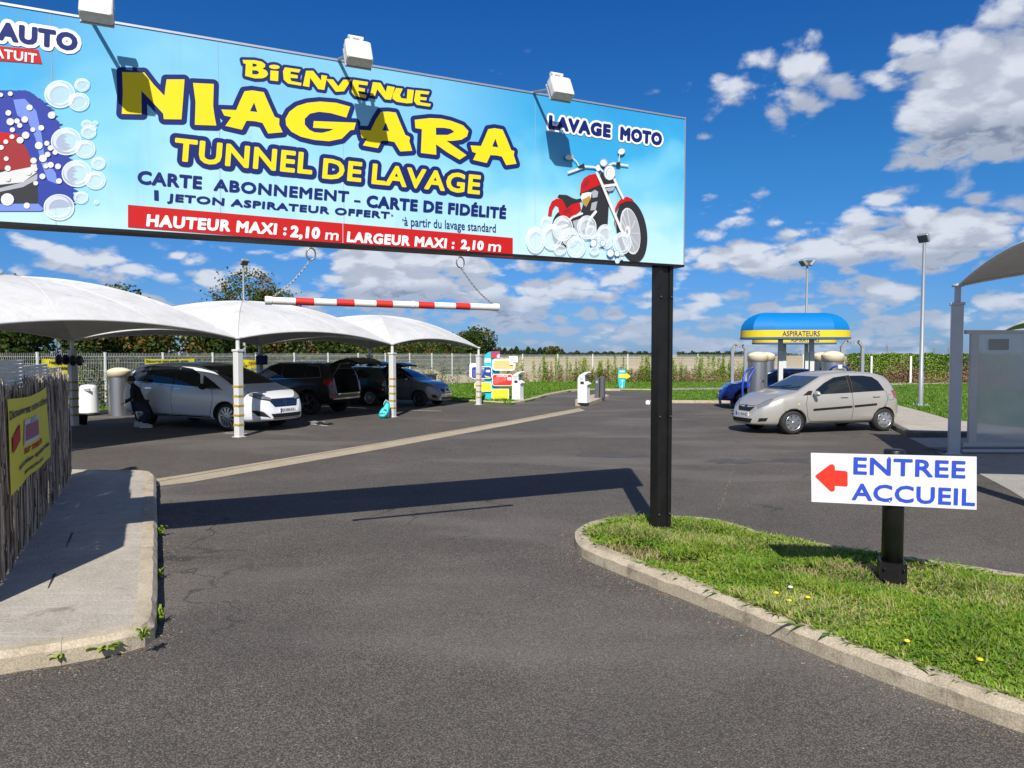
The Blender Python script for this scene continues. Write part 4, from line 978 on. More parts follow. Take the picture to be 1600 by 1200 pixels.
for (x, y) in ((1389.5, 714), (1389.5, 783)):
    u, v = EP.px(x, y); b = MB(); c = EP.w(u, v, .004) - E0; b.lathe(c, [(.0, -.005), (.006, -.004), (.008, .003)], 10, axis='Y'); b.obj('screw', 'alu', ent)
# ================================================================ covered bays
mat('membrane', (.60, .595, .575), .6, noise=(1.2, .35, (.50, .49, .455))); mat('post_white', (.60, .60, .585), .4, noise=(6, .4, (.55, .55, .52)))
mat('hazard_yellow', (.80, .52, .02), .45); mat('hazard_black', (.02, .02, .02), .45); mat('dark_plastic', (.025, .025, .028), .5)
mat('cream', (.72, .62, .42), .5, noise=(3, .3, (.6, .5, .33))); mat('stainless', (.50, .50, .50), .40, 1.0, bump=(60, .05, .002))
mat('rubber', (.02, .02, .02), .8); mat('hose_blue', (.02, .06, .42), .4); mat('grey_box', (.30, .31, .32), .5)
def membrane_mat(name, c1, c2):
    m = bpy.data.materials.new(name); m.use_nodes = True; k = NT(m.node_tree); b = k.n['Principled BSDF']
    t = k.n.new('ShaderNodeTexCoord').outputs['Object']
    n = k.noise(t, 1.1, 6, .65, .5); s_ = k.noise(k.vmath('MULTIPLY', t, (1, 1, 3)), 2.6, 5, .6, 1.2); f = k.noise(t, 14, 5, .7)
    col = k.mix(k.smooth(n, .40, .70, 0, .8), c4(c1), c4(c2)); col = k.mix(k.smooth(s_, .58, .70, 0, .35), col, tuple(x * .72 for x in c2) + (1,)); col = k.mix(k.smooth(f, .62, .75, 0, .25), col, tuple(x * .7 for x in c2) + (1,))
    k.l.new(col, b.inputs['Base Color']); b.inputs['Roughness'].default_value = .55
    bn = k.n.new('ShaderNodeBump'); bn.inputs['Strength'].default_value = .55; bn.inputs['Distance'].default_value = .06
    k.l.new(k.noise(k.vmath('MULTIPLY', t, (1, 1, 2)), 1.5, 3, .5, .8), bn.inputs['Height']); k.l.new(bn.outputs[0], b.inputs['Normal']); M[name] = m
membrane_mat('membrane', (.62, .615, .60), (.52, .51, .475))
Fp = [Vector((-8.5, 10.5)), Vector((-5.97, 15.5)), Vector((-3.44, 20.45)), Vector((-1.20, 25.55))]
Bp = [Vector((-13.6, 12.9)), Vector((-11.12, 18.0)), Vector((-8.22, 23.2)), Vector((-5.6, 28.0))]
ZT = 2.17
def canopy_bay(c, zt, H, arch, label, seed=0, grp=None, zts=None):
    """c: four plan corners in order; four curved membrane gores meeting at the apex"""
    ctr = sum((p for p in c), Vector((0, 0))) / 4; t = thing('membrane_canopy', label, 'canopy', (ctr.x, ctr.y, zt), 0, grp)
    zts = zts or [zt] * 4
    rings = 16; per = 18; rr_ = random.Random(seed)
    sag = .10
    def P(s_, t_):
        m = max(abs(s_), abs(t_)); n = min(abs(s_), abs(t_))
        # scalloped edges: pulled in between the posts
        f = lambda a, b_: a * (1 - sag * .35 * (1 - b_ * b_) * abs(a))
        S_, T_ = f(s_, t_), f(t_, s_)
        w = [(1 - S_) * (1 - T_) / 4, (1 + S_) * (1 - T_) / 4, (1 + S_) * (1 + T_) / 4, (1 - S_) * (1 + T_) / 4]
        xy = sum((c[i] * w[i] for i in range(4)), Vector((0, 0))); zb = sum(zts[i] * w[i] for i in range(4))
        k = m ** 2.1; r = n / max(m, 1e-6)
        z = zb + H * (1 - k) + arch * (1 - r ** 2) * m ** 1.6 - .10 * H * math.sin(math.pi * m) * (1 - r * r)
        return Vector((xy.x - ctr.x, xy.y - ctr.y, z - zt))
    for g in range(4):
        rows = []
        for j in range(rings + 1):
            m = j / rings; row = []
            for i in range(per + 1):
                a = -1 + 2 * i / per
                s_, t_ = [(a, -1), (1, a), (-a, 1), (-1, -a)][g]; row.append(P(s_ * m, t_ * m))
            rows.append(row)
        b = MB(); b.grid(rows); b.obj('membrane_gore', 'membrane', t)
        b = MB(); b.tube([p - Vector((0, 0, .02)) for p in rows[-1]], .022, 6); b.obj('edge_arch', 'post_white', t)
        # seams of the cloth
        b = MB()
        d_ = [rows[j][0] + Vector((0, 0, .004)) for j in range(rings + 1)]; b.tube(d_, .008, 4, cap=False)
        for q in (6, 12): b.tube([rows[j][q] + Vector((0, 0, .002)) for j in range(4, rings + 1)], .004, 4, cap=False)
        b.obj('seam', 'membrane', t)
    # light fitting below the apex and a tie rod
    b = MB(); b.lathe((0, 0, H - .34), [(.0, .10), (.06, .09), (.17, .0), (.15, -.03), (.0, -.03)], 14); b.tube([(0, 0, H - .24), (0, 0, H - .03)], .01, 5); b.obj('lamp', 'grey_box', t)
    return t
CG = 'membrane canopies over the left cleaning bays'
canopy_bay([Fp[0], Fp[1], Bp[1], Bp[0]], ZT, 1.18, .27, 'nearest white membrane canopy, cut by the left edge of the photo', 1, CG)
canopy_bay([Fp[1], Fp[2], Bp[2], Bp[1]], ZT, 1.10, .25, 'middle white membrane canopy over the white and brown cars', 2, CG, [ZT, ZT - .06, ZT - .06, ZT])
canopy_bay([Fp[2], Fp[3], Bp[3], Bp[2]], ZT - .06, 1.05, .25, 'farthest white membrane canopy of the left row, over the grey hatchback', 3, CG, [ZT - .06, ZT - .12, ZT - .12, ZT - .06])
def canopy_post(p, zt, label, w=.155, bands=True, mt='post_white', grp='white posts of the left canopies', base=0.0, stub=.3):
    t = thing('canopy_post', label, 'post', (p[0], p[1], base), math.atan2(2.53, 5.0) * -1, grp); h = zt - base
    b = MB(); b.rbox((0, 0, (h - stub) / 2), (w, w, h - stub), .018); b.obj('shaft', mt, t)
    b = MB(); b.rbox((0, 0, h - stub + .02), (w * 1.2, w * 1.2, .05), .01); b.tube([(0, 0, h - stub), (0, 0, h + .02)], w * .28, 10); b.lathe((0, 0, h - .01), [(0, .03), (w * .5, .02), (w * .5, -.02), (0, -.03)], 10); b.obj('head', mt, t)
    b = MB(); b.box((0, 0, .006), (w * 1.35, w * 1.35, .012)); b.obj('base_plate', mt, t)
    if bands:
        for z in (1.10, .89, .68, .47, .262):
            b = MB(); n = 10; s_ = w + .004
            for f in range(4):
                rot = Matrix.Rotation(f * math.pi / 2, 3, 'Z')
                for k in range(n // 2):
                    x0 = -s_ / 2 + s_ * k / (n // 2); x1 = x0 + s_ / (n // 2); off = -.012
                    for m_ in (0, 1):
                        xa = x0 + (x1 - x0) * m_ / 2; xb = xa + (x1 - x0) / 2
                        b.add([rot @ Vector((xa, -s_ / 2 - .001, z - .02)), rot @ Vector((xb, -s_ / 2 - .001, z - .02)), rot @ Vector((min(xb + .012, s_ / 2), -s_ / 2 - .001, z + .027)), rot @ Vector((min(xa + .012, s_ / 2), -s_ / 2 - .001, z + .027))], [(0, 1, 2, 3)], m_)
            b.obj('hazard_band', ['hazard_yellow', 'hazard_black'], t)
    return t
pl_ = ['white canopy post beyond the left edge of the photo', 'nearest white canopy post with hazard bands, in front of the white people carrier',
       'second white canopy post with hazard bands, beside the turquoise bag', 'last white canopy post with hazard bands, beside the coloured price boards']
for i in range(4): canopy_post(Fp[i], ZT - .06 * max(0, i - 1), pl_[i])
bl_ = ['rear canopy post beyond the left edge of the photo', 'rear canopy post between the reed fence and the white litter bin', 'rear canopy post behind the brown off-roader', 'rear canopy post behind the raised tailgates']
for i in range(4): canopy_post(Bp[i], ZT - .06 * max(0, i - 1), bl_[i], bands=(i < 2), w=.17)
# tool boards fixed to the rear posts
for i, lb in ((1, 'black hose reel unit clamped to the rear post left of the litter bin'), (2, 'dark blue bag hanging on the rear post behind the brown car')):
    p = Bp[i]; t = thing('hose_reel' if i == 1 else 'hanging_bag', lb, 'reel' if i == 1 else 'bag', (p.x, p.y - .12, 1.62))
    if i == 1:
        b = MB(); b.lathe((-.13, -.08, .05), [(0, -.1), (.13, -.1), (.13, -.07), (.07, -.07), (.07, .07), (.13, .07), (.13, .1), (0, .1)], 16, axis='X'); b.obj('drum', 'dark_plastic', t)
        b = MB(); b.lathe((.22, -.08, .03), [(0, -.1), (.13, -.1), (.13, -.07), (.07, -.07), (.07, .07), (.13, .07), (.13, .1), (0, .1)], 16, axis='X'); b.obj('drum', 'dark_plastic', t)
        b = MB(); b.box((0, .0, .05), (.5, .06, .12)); b.tube([(-.3, 0, .34), (-.3, -.05, .2)], .03, 8); b.obj('bracket', 'dark_plastic', t)
    else:
        mat('bag_blue', (.015, .03, .12), .7); b = MB(); b.rbox((.12, -.05, .0), (.36, .16, .30), .05); b.obj('body', 'bag_blue', t); b = MB(); b.tube([(0, 0, .14), (.12, 0, .3), (.24, 0, .14)], .012, 6); b.obj('strap', 'dark_plastic', t)

# ---- right-hand wash bay
RA = Vector((8.02, 12.85)); dr_ = Vector((-.331, -.9436)); dp_ = Vector((.9436, -.331))
mat('post_grey', (.52, .53, .55), .4, .2, noise=(5, .4, (.38, .39, .41)))
mat('membrane_grey', (.62, .61, .59), .6, noise=(1.2, .5, (.5, .49, .46)))
RB, RC, RD = RA + dp_ * 6.2, RA + dp_ * 6.2 + dr_ * 5.6, RA + dr_ * 5.6
wb = canopy_bay([RA, RB, RC, RD], 3.05, 1.25, .33, 'white membrane canopy over the wash bay at the right edge of the photo', 5)
wl_ = ['grey post carrying the wash bay canopy, left of the ribbed screen', 'far right post of the wash bay', 'near right post of the wash bay', 'near left post of the wash bay']
for i, p in enumerate((RA, RB, RC, RD)): canopy_post(p, 3.05, wl_[i], w=.19, bands=False, mt='post_grey', grp='posts of the right wash bay', stub=.36)
F2 = Vector((25.7, 37.2)); canopy_bay([F2, F2 + dp_ * 6.2, F2 + dp_ * 6.2 + dr_ * 5.6, F2 + dr_ * 5.6], 3.05, 1.25, .3, 'distant white membrane canopy glimpsed over the ribbed screen', 6)
for i, p in enumerate((F2, F2 + dp_ * 6.2, F2 + dp_ * 6.2 + dr_ * 5.6, F2 + dr_ * 5.6)): canopy_post(p, 3.05, ['left', 'rear', 'right', 'front'][i] + ' post of the distant canopy beyond the ribbed screen', w=.19, bands=False, mt='post_grey', grp='posts of the distant canopy', stub=.36)
# fluted polycarbonate screen
def poly_mat():
    m = bpy.data.materials.new('polycarbonate'); m.use_nodes = True; k = NT(m.node_tree); k.n.remove(k.n['Principled BSDF'])
    t = k.n.new('ShaderNodeTexCoord').outputs['Object']
    n = k.noise(k.vmath('MULTIPLY', t, (.5, 1, 1.2)), 1.3, 4, .6)
    tr = k.n.new('ShaderNodeBsdfTranslucent'); df = k.n.new('ShaderNodeBsdfDiffuse'); rf = k.n.new('ShaderNodeBsdfRefraction'); gl = k.n.new('ShaderNodeBsdfGlossy')
    c = k.ramp(n, [(.35, (.78, .78, .75)), (.65, (.92, .92, .90))]); k.l.new(c, tr.inputs[0]); k.l.new(c, df.inputs[0]); rf.inputs[0].default_value = (.82, .84, .84, 1); rf.inputs['IOR'].default_value = 1.06; rf.inputs['Roughness'].default_value = .16
    gl.inputs['Roughness'].default_value = .25
    def mx(f, a_, b_):
        q = k.n.new('ShaderNodeMixShader'); q.inputs[0].default_value = f; k.l.new(a_, q.inputs[1]); k.l.new(b_, q.inputs[2]); return q.outputs[0]
    k.l.new(mx(.05, mx(.48, mx(.62, df.outputs[0], tr.outputs[0]), rf.outputs[0]), gl.outputs[0]), k.n['Material Output'].inputs[0]); M['polycarbonate'] = m
poly_mat()
sc_ = thing('wash_bay_screen', 'translucent ribbed screen in a grey frame beside the wash bay post', 'screen', (8.15, 12.85, 0))
b = MB(); x = 0.25; n = int(4.6 / .024)
rows = [[], []]
for i in range(n * 2 + 1):
    xx = .26 + i * .012; yy = -.006 if i % 2 else .006
    rows[0].append((xx, yy, .20)); rows[1].append((xx, yy, 2.17))
b.grid(rows, smooth=False); rows2 = [[(p[0], .03, p[2]) for p in r] for r in rows]; b.grid([rows2[0][::len(rows2[0]) - 1], rows2[1][::len(rows2[1]) - 1]], smooth=False)
b.obj('ribbed_sheet', 'polycarbonate', sc_, fix=False)
for (x0, x1, z0_, z1_) in ((.02, 4.9, 2.17, 2.24), (.02, 4.9, .14, .20), (.02, 4.9, .03, .075), (.12, .26, .20, 2.17), (4.86, 4.92, .20, 2.17)):
    b = MB(); b.box(((x0 + x1) / 2, .0, (z0_ + z1_) / 2), (x1 - x0, .06, z1_ - z0_)); b.obj('frame_bar', 'post_grey', sc_)
b = MB(); b.box((.62, -.02, 1.98), (.36, .012, .20)); b.obj('plate', 'grey_box', sc_)
b = MB(); b.box((2.6, .3, .0), (5.4, .5, .08)); tag(b.obj('plinth', 'kerb_dark', loc=(8.0, 12.9, 0.0)), 'dark concrete plinth under the ribbed screen', 'plinth')

# ================================================================ fences
mat('fence_white', (.70, .71, .68), .45, noise=(3, .4, (.5, .52, .46)))
def fence_panel_mesh(w, h, wire, pitch):
    b = MB(); n = max(3, int(w / pitch))
    folds = (.12, h * .5, h - .14)
    for i in range(n + 1):
        x = -w / 2 + .03 + (w - .06) * i / n; pts = [(x, 0, .03)]
        for f in folds: pts += [(x, 0, f - .05), (x, -.035, f), (x, 0, f + .05)]
        pts.append((x, 0, h + .02)); b.tube(pts, wire, 3, cap=False)
    for f in folds:
        for (dy, dz) in ((0, -.05), (0, .05)): b.tube([(-w / 2, dy, f + dz), (w / 2, dy, f + dz)], wire * 1.2, 3, cap=False)
    for q in np.linspace(.3, h - .3, 6): b.tube([(-w / 2, .003, q), (w / 2, .003, q)], wire, 3, cap=False)
    return b.mesh('mesh_panel', 'fence_white')
def post_mesh(h, w):
    b = MB(); b.rbox((0, 0, h / 2), (w, w, h), w * .15); b.box((0, 0, h + .008), (w * 1.1, w * 1.1, .016)); return b.mesh('post', 'fence_white')
def fence_run(a, b_, n, h, wire, pitch, label, pw=.06):
    a, b_ = Vector(a), Vector(b_); t = thing('mesh_fence', label, 'fence', (a.x, a.y, 0)); L = (b_ - a).length; w = L / n; ang = math.atan2((b_ - a).y, (b_ - a).x)
    pm, qm = fence_panel_mesh(w - pw, h, wire, pitch), post_mesh(h + .06, pw)
    for i in range(n + 1):
        p = (b_ - a) * (i / n); link('post', qm, t, (p.x, p.y, 0), (0, 0, ang))
        if i < n: q = (b_ - a) * ((i + .5) / n); link('mesh_panel', pm, t, (q.x, q.y, .03), (0, 0, ang))
    return t
fa = Vector((-13.2, 23.0)) + Vector((.466, .885)) * -14.5; fb = Vector((-1.55, 45.1))
fence_run(fa, fb, 19, 1.80, .0055, .055, 'white welded mesh fence running behind the left cleaning bays')
fence_run(fb, (34, 45.1), 16, 1.76, .0075, .075, 'white mesh fence between the lawn and the stubble field')
# banners on the left fence
mat('banner_yellow', (.80, .70, .03), .6, noise=(2.5, .25, (.62, .52, .02))); mat('text_dark', (.05, .05, .05), .6)
def banner(a, b_, zt, zb, label, lines, rag=.015, name='banner', badge=None, pic_=None, par=None):
    a, b_ = Vector(a), Vector(b_); u = (b_ - a).normalized(); L = (b_ - a).length
    pl = Plane((a.x, a.y, 0), (u.x, u.y, 0)); t = thing(name, label, 'banner', (a.x, a.y, zb)); off = t.location.copy()
    f = lambda x, z: rag * math.sin(7 * x / L + 3 * z) + rag * .6 * math.sin(15 * x / L + 1 + z * 5)
    b = MB(); rows = [[pl.w(L * i / 24, z - .03 * math.sin(math.pi * i / 24) * ((z - zb) / (zt - zb)), f(L * i / 24, z)) - off for i in range(25)] for z in np.linspace(zb, zt, 9)]
    b.grid(rows); b.obj('cloth', 'banner_yellow', t)
    def flat(txt, box, m, bold=.02):
        V, Fc, seg = text2d(txt, 0); V, seg = fit(V, seg, box); w = bold * (box[3] - box[1])
        VV, FF = band(seg, max(w, .004), max(w / 2, .003))
        b = MB(); b.add([pl.w(x, z, f(x, z) + .006) - off for x, z in V], Fc); b.add([pl.w(x, z, f(x, z) + .0065) - off for x, z in VV], FF); b.obj('lettering', m, t, fix=False)
    for (txt, x0, z0_, x1, z1_, m) in lines: flat(txt, (L * x0, zb + (zt - zb) * z0_, L * x1, zb + (zt - zb) * z1_), m)
    def patch(q, m, nm, d_):
        b = MB(); N = 8; rows = []
        for j in range(N + 1):
            r = []
            for i in range(N + 1):
                s_, t_ = i / N, j / N
                x = (q[0][0] * (1 - s_) + q[1][0] * s_) * (1 - t_) + (q[3][0] * (1 - s_) + q[2][0] * s_) * t_; z = (q[0][1] * (1 - s_) + q[1][1] * s_) * (1 - t_) + (q[3][1] * (1 - s_) + q[2][1] * s_) * t_
                x *= L; z = zb + (zt - zb) * z; r.append(pl.w(x, z, f(x, z) + d_) - off)
            rows.append(r)
        b.grid(rows); b.obj(nm, m, t)
    for (q, m, nm, d_) in (pic_ or []): patch(q, m, nm, d_)
    return t, flat
R4 = lambda x0, z0_, x1, z1_: [(x0, z0_), (x1, z0_), (x1, z1_), (x0, z1_)]
u_ = (fb - fa).normalized(); nf = Vector((u_.y, -u_.x)) * .07
def fpos(px):
    k = (px - 800) / F; q = fa + nf; s_ = (k * q.y - q.x) / (u_.x - k * u_.y); return q + u_ * s_
banner(fpos(66), fpos(110), 1.68, 1.20, 'small yellow banner on the fence behind the reed screen', [('Nettoyage', .25, .58, .75, .86, 'text_dark'), ('extérieur et intérieur', .08, .28, .92, .5, 'text_dark')])
banner(fpos(227), fpos(305), 1.66, 1.15, 'long yellow banner on the fence above the white people carrier', [('Découvrez notre nouvelle gamme', .03, .68, .86, .92, 'text_dark')], .03,
       pic_=[([(.04, .2), (.2, .34), (.2, .6), (.04, .46)], 'print_red', 'red_badge', .012), (R4(.33, .1, .68, .45), 'print_grey', 'product_picture', .012), (R4(.36, .2, .66, .34), 'print_darkred', 'product_picture', .018)])
banner(fpos(377), fpos(414), 1.62, 1.05, 'yellow banner on the fence left of the brown car', [('Nos formules', .3, .62, .95, .84, 'print_red')], .03, pic_=[([(.1, .1), (.9, .35), (.9, .5), (.1, .25)], 'print_grey', 'picture', .012)])

# ---- reed screen on the left pavement
ra, rb = Vector(gp(-28, 948, .12)[:2]), Vector(gp(108, 744, .12)[:2]); ru = (rb - ra).normalized(); rn = Vector((ru.y, -ru.x)); RL = (rb - ra).length
for nm, c in (('reed_a', (.44, .36, .28)), ('reed_b', (.28, .22, .17)), ('reed_c', (.62, .55, .45)), ('reed_d', (.09, .07, .055))): mat(nm, c, .85, noise=(40, .5))
reed = thing('reed_screen', 'weathered brown reed screen along the left pavement', 'fence', (ra.x, ra.y, .12))
b = MB(); zt_r = lambda s_: 1.50 + .03 * math.sin(s_ * 3.1) + .02 * math.sin(s_ * 9.7)
s_ = 0
while s_ < RL:
    for layer in range(2):
        h = zt_r(s_) - .12 + random.uniform(-.07, .06) * (1 if random.random() < .8 else 1.6); r = random.uniform(.0028, .0052); ln = random.uniform(-.03, .03)
        p = ru * s_ + rn * (random.uniform(0, .034) + layer * -.012); q = p + ru * ln; z0r = random.uniform(-.02, .05)
        z_ = [z0r] + sorted(random.uniform(.1, h) for _ in range(3)) + [h]; kx = [0, random.uniform(-.01, .014), random.uniform(-.012, .016), random.uniform(-.01, .012), 0]
        Q_ = [(p.x + (q.x - p.x) * (z / h) + rn.x * kx[i] + ru.x * kx[-i - 1], p.y + (q.y - p.y) * (z / h) + rn.y * kx[i] + ru.y * kx[-i - 1], z) for i, z in enumerate(z_)]
        for i in range(4): b.tube(Q_[i:i + 2], r, 4, m=random.choice((0, 0, 1, 1, 2, 2, 3, 3)), cap=False, smooth=False)
    s_ += random.uniform(.0055, .0095)
o = b.obj('reed', ['reed_a', 'reed_b', 'reed_c', 'reed_d'], reed, fix=False); kind(o, 'stuff')
b = MB()
for z in (.25, .62, .98, 1.28): b.tube([(0 + rn.x * .03, rn.y * .03, z), (ru.x * RL + rn.x * .03, ru.y * RL + rn.y * .03, z)], .0016, 4)
b.obj('binding_wire', 'iron_dark', reed)
wf = ra - rn * .06
fence_run(wf, rb - rn * .06, 3, 1.44, .004, .05, 'white mesh fence standing behind the reed screen', .05)
# white folded top strips seen over the reeds
for (x0, x1, zb_, zt_, lb) in ((-.2, RL - 3.2, 1.50, 1.72, 'white slatted panel top behind the reed screen, nearest one'), (RL - 3.15, RL - 1.4, 1.48, 1.69, 'white slatted panel top behind the yellow banner'), (RL - 1.35, RL - .1, 1.46, 1.62, 'short white slatted panel top at the far end of the reed screen')):
    t = thing('slatted_panel', lb, 'panel', (ra.x, ra.y, 0), math.atan2(ru.y, ru.x), 'white panel tops behind the reed screen')
    z = zb_
    while z < zt_:
        b = MB(); b.box(((x0 + x1) / 2, .07, z + .016), (x1 - x0, .012, .030), Matrix.Rotation(.12, 3, 'X')); b.obj('slat', 'fence_white', t); z += .036
    for x in (x0, x1): b = MB(); b.box((x, .085, (zt_) / 2 + .06), (.04, .03, zt_ - .12)); b.obj('upright', 'fence_white', t)
def reedpos(px):
    k = (px - 800) / F; q = ra + rn * .06; s2 = (k * q.y - q.x) / (ru.x - k * ru.y); return q + ru * s2
p0, p1 = reedpos(11), reedpos(74)
mat('badge_purple', (.28, .06, .16), .5)
bt, fl = banner(p0, p1, 1.46, .72, 'yellow banner with red badge hung on the reed screen', [('Découvrez notre utilitaire', .02, .78, .98, .865, 'text_dark'), ('sur mesure', .34, .30, .72, .36, 'print_red'), ('solution spécialisée.', .18, .17, .97, .235, 'text_dark'), ('tout est prévu pour', .32, .06, .74, .11, 'text_dark')], .010,
       pic_=[([(.04, .42), (.24, .50), (.24, .68), (.04, .58)], 'print_red', 'red_badge', .009), (R4(.32, .40, .62, .70), 'print_lightgrey', 'picture', .009), (R4(.34, .45, .60, .64), 'badge_purple', 'picture', .013), (R4(.42, .64, .52, .69), 'print_grey', 'picture', .013)])
fl('PRO', ((p1 - p0).length * .06, .72 + .74 * .51, (p1 - p0).length * .21, .72 + .74 * .60), 'print_white')

# ================================================================ trees, hedges, weeds
def leaf_mesh(name, pts, size, mats, mi=None, up=.35):
    n = len(pts); a = rng.normal(size=(n, 3)); a /= np.linalg.norm(a, axis=1)[:, None]; w = rng.normal(size=(n, 3)); w -= (w * a).sum(1)[:, None] * a; w /= np.linalg.norm(w, axis=1)[:, None]
    s_ = size * rng.uniform(.5, 1.3, n)[:, None]; V = np.zeros((n, 4, 3))
    V[:, 0] = pts - a * s_ * .5; V[:, 1] = pts + w * s_ * .32; V[:, 2] = pts + a * s_ * .5; V[:, 3] = pts - w * s_ * .32
    me = bpy.data.meshes.new(name); me.vertices.add(n * 4); me.vertices.foreach_set('co', V.ravel()); me.loops.add(n * 4); me.loops.foreach_set('vertex_index', np.arange(n * 4, dtype=np.int32))
    me.polygons.add(n); me.polygons.foreach_set('loop_start', np.arange(0, n * 4, 4, dtype=np.int32)); me.update(calc_edges=True)
    for m_ in mats: me.materials.append(M[m_])
    if mi is not None: me.polygons.foreach_set('material_index', mi.astype(np.int32))
    return me
def leafmat(nm, c1, c2, c3):
    m = bpy.data.materials.new(nm); m.use_nodes = True; k = NT(m.node_tree); b = k.n['Principled BSDF']; t = k.n.new('ShaderNodeTexCoord').outputs['Object']
    n = k.math('ADD', k.math('MULTIPLY', k.noise(t, .9, 2), .6), k.math('MULTIPLY', k.noise(t, 17, 2), .4))
    k.l.new(k.ramp(n, [(.38, c1), (.5, c2), (.62, c3)]), b.inputs['Base Color']); b.inputs['Roughness'].default_value = .6; b.inputs['Specular IOR Level'].default_value = .2
    tr = k.n.new('ShaderNodeBsdfTranslucent'); k.l.new(b.inputs['Base Color'].links[0].from_socket, tr.inputs[0]); mx = k.n.new('ShaderNodeMixShader'); mx.inputs[0].default_value = .25
    k.l.new(b.outputs[0], mx.inputs[1]); k.l.new(tr.outputs[0], mx.inputs[2]); k.l.new(mx.outputs[0], k.n['Material Output'].inputs[0]); M[nm] = m
leafmat('leaf_dark', (.018, .040, .008), (.035, .065, .010), (.06, .09, .015)); leafmat('leaf_mid', (.035, .065, .010), (.06, .10, .015), (.10, .13, .02))
leafmat('leaf_autumn', (.10, .075, .015), (.15, .10, .02), (.20, .10, .02)); leafmat('leaf_lime', (.13, .26, .018), (.20, .35, .025), (.28, .38, .05)); leafmat('leaf_dry', (.18, .11, .06), (.28, .18, .10), (.36, .26, .16))
leafmat('leaf_far', (.03, .05, .03), (.04, .065, .035), (.06, .08, .04)); mat('bark', (.10, .08, .06), .9, noise=(8, .6), bump=(20, .8, .02))
def tree(x, y, h, r, label, group, n=3000, leaf=.2, mix_=(.5, .3, .2), seed=0, z0_=.2, ragged=.0):
    rr_ = np.random.default_rng(seed); t = thing('tree', label, 'tree', (x, y, 0), 0, group)
    K = 11; cs = []
    for i in range(K):
        a = rr_.uniform(0, 6.28); q = rr_.uniform(.0, .68) * r; z = h * (z0_ + (1 - z0_) * rr_.uniform(.12, .80)); cs.append((q * math.cos(a), q * math.sin(a), z, r * rr_.uniform(.35, .6)))
    cs.append((0, 0, h * .82, r * .45)); cs = np.array(cs); idx = rr_.integers(0, len(cs), n); d = rr_.normal(size=(n, 3)); d /= np.linalg.norm(d, axis=1)[:, None]
    rad = cs[idx, 3] * rr_.uniform(.55, 1.08, n) ** .6 * (1 + ragged * rr_.random(n) ** 4)
    P = cs[idx, :3] + d * rad[:, None] * np.array([1, 1, .85]); P[:, 2] = np.clip(P[:, 2], h * z0_ * .6, None)
    shade = .5 + .5 * np.sin(P[:, 0] * 2.3 + seed) * np.cos(P[:, 2] * 2.1 + seed) + rr_.normal(size=n) * .3; cut = np.quantile(shade, [mix_[0], mix_[0] + mix_[1]]); mi = np.digitize(shade, cut)
    link('crown', leaf_mesh('crown', P, leaf, ['leaf_dark', 'leaf_mid', 'leaf_autumn'], mi), t)
    b = MB(); b.tube([(0, 0, -.05), (.04, 0, h * .25), (-.05, .05, h * .55), (0, 0, h * .8)], [r * .07 + .05, r * .055 + .03, r * .03 + .02, .02], 8)
    for i in range(5): c = cs[i]; b.tube([(0, 0, h * (.2 + .06 * i)), (c[0] * .5, c[1] * .5, c[2] * .75), (c[0], c[1], c[2])], [r * .03 + .02, r * .02 + .015, .01], 5)
    b.obj('trunk', 'bark', t); return t
TG = 'trees growing behind the left fence'
fpn = Vector((-u_.y, u_.x))
k = 0
for i in range(21):
    s2 = 6 + i * 2.55 + random.uniform(-.6, .6); off = 3.2 + random.uniform(0, 2.6); p = fa + u_ * s2 + fpn * off
    if p.y < 9 or p.x / p.y * F + 800 > 585: continue
    hh = random.uniform(3.2, 4.0) if i < 13 else random.uniform(3.2, 4.2)
    tree(p.x, p.y, hh, random.uniform(1.9, 2.4), 'dense green and ochre tree in the row behind the left fence', TG, 5200, .19, (.55, .25, .2), 100 + i, .02)
for i, (px, py, Y, r, h_, mix_, lb) in enumerate(((185, 437, 36, 2.2, None, (.7, .2, .1), 'dark treetop showing just above the nearest canopy'), (390, 424, 44, 3.5, None, (.2, .45, .35), 'tall ragged tree turning ochre behind the left lamp post'),
        (425, 446, 47, 1.9, None, (.6, .25, .15), 'darker tree right of the tall ragged one'), (738, 515, 62, 2.5, None, (.8, .15, .05), 'dark round tree beyond the last canopy of the left row'), (712, 528, 66, 2.4, None, (.6, .25, .15), 'green tree left of the dark round tree'),
        (10, 420, 30, 2.0, None, (.7, .2, .1), 'dark treetop at the left edge above the canopy'), (672, 533, 86, 3.8, None, (.5, .3, .2), 'broad tree behind the pale fence panels'), (620, 531, 88, 3.8, None, (.5, .3, .2), 'mid green tree behind the raised tailgates'), (556, 530, 86, 3.6, None, (.45, .35, .2), 'yellowing tree beyond the fence, right of the red-roofed house'), (520, 526, 96, 3.6, None, (.75, .2, .05), 'dark tree beside the red-roofed house'), (590, 533, 88, 4.0, None, (.3, .4, .3), 'yellow-green tree beyond the field, left of the mid green one'), (645, 534, 90, 4.0, None, (.5, .35, .15), 'low broad tree beyond the field behind the second hazard post'), (697, 534, 90, 3.6, None, (.7, .2, .1), 'low dark tree beyond the field under the last canopy edge'))):
    P_ = at(px, py, Y); tree(P_.x, Y, P_.z, r, lb, TG, 9000 if i == 1 else 5200, .2 if Y < 50 else .26, mix_, 300 + i, .12 if i in (1, 2) else .02, .35 if i == 1 else .1)
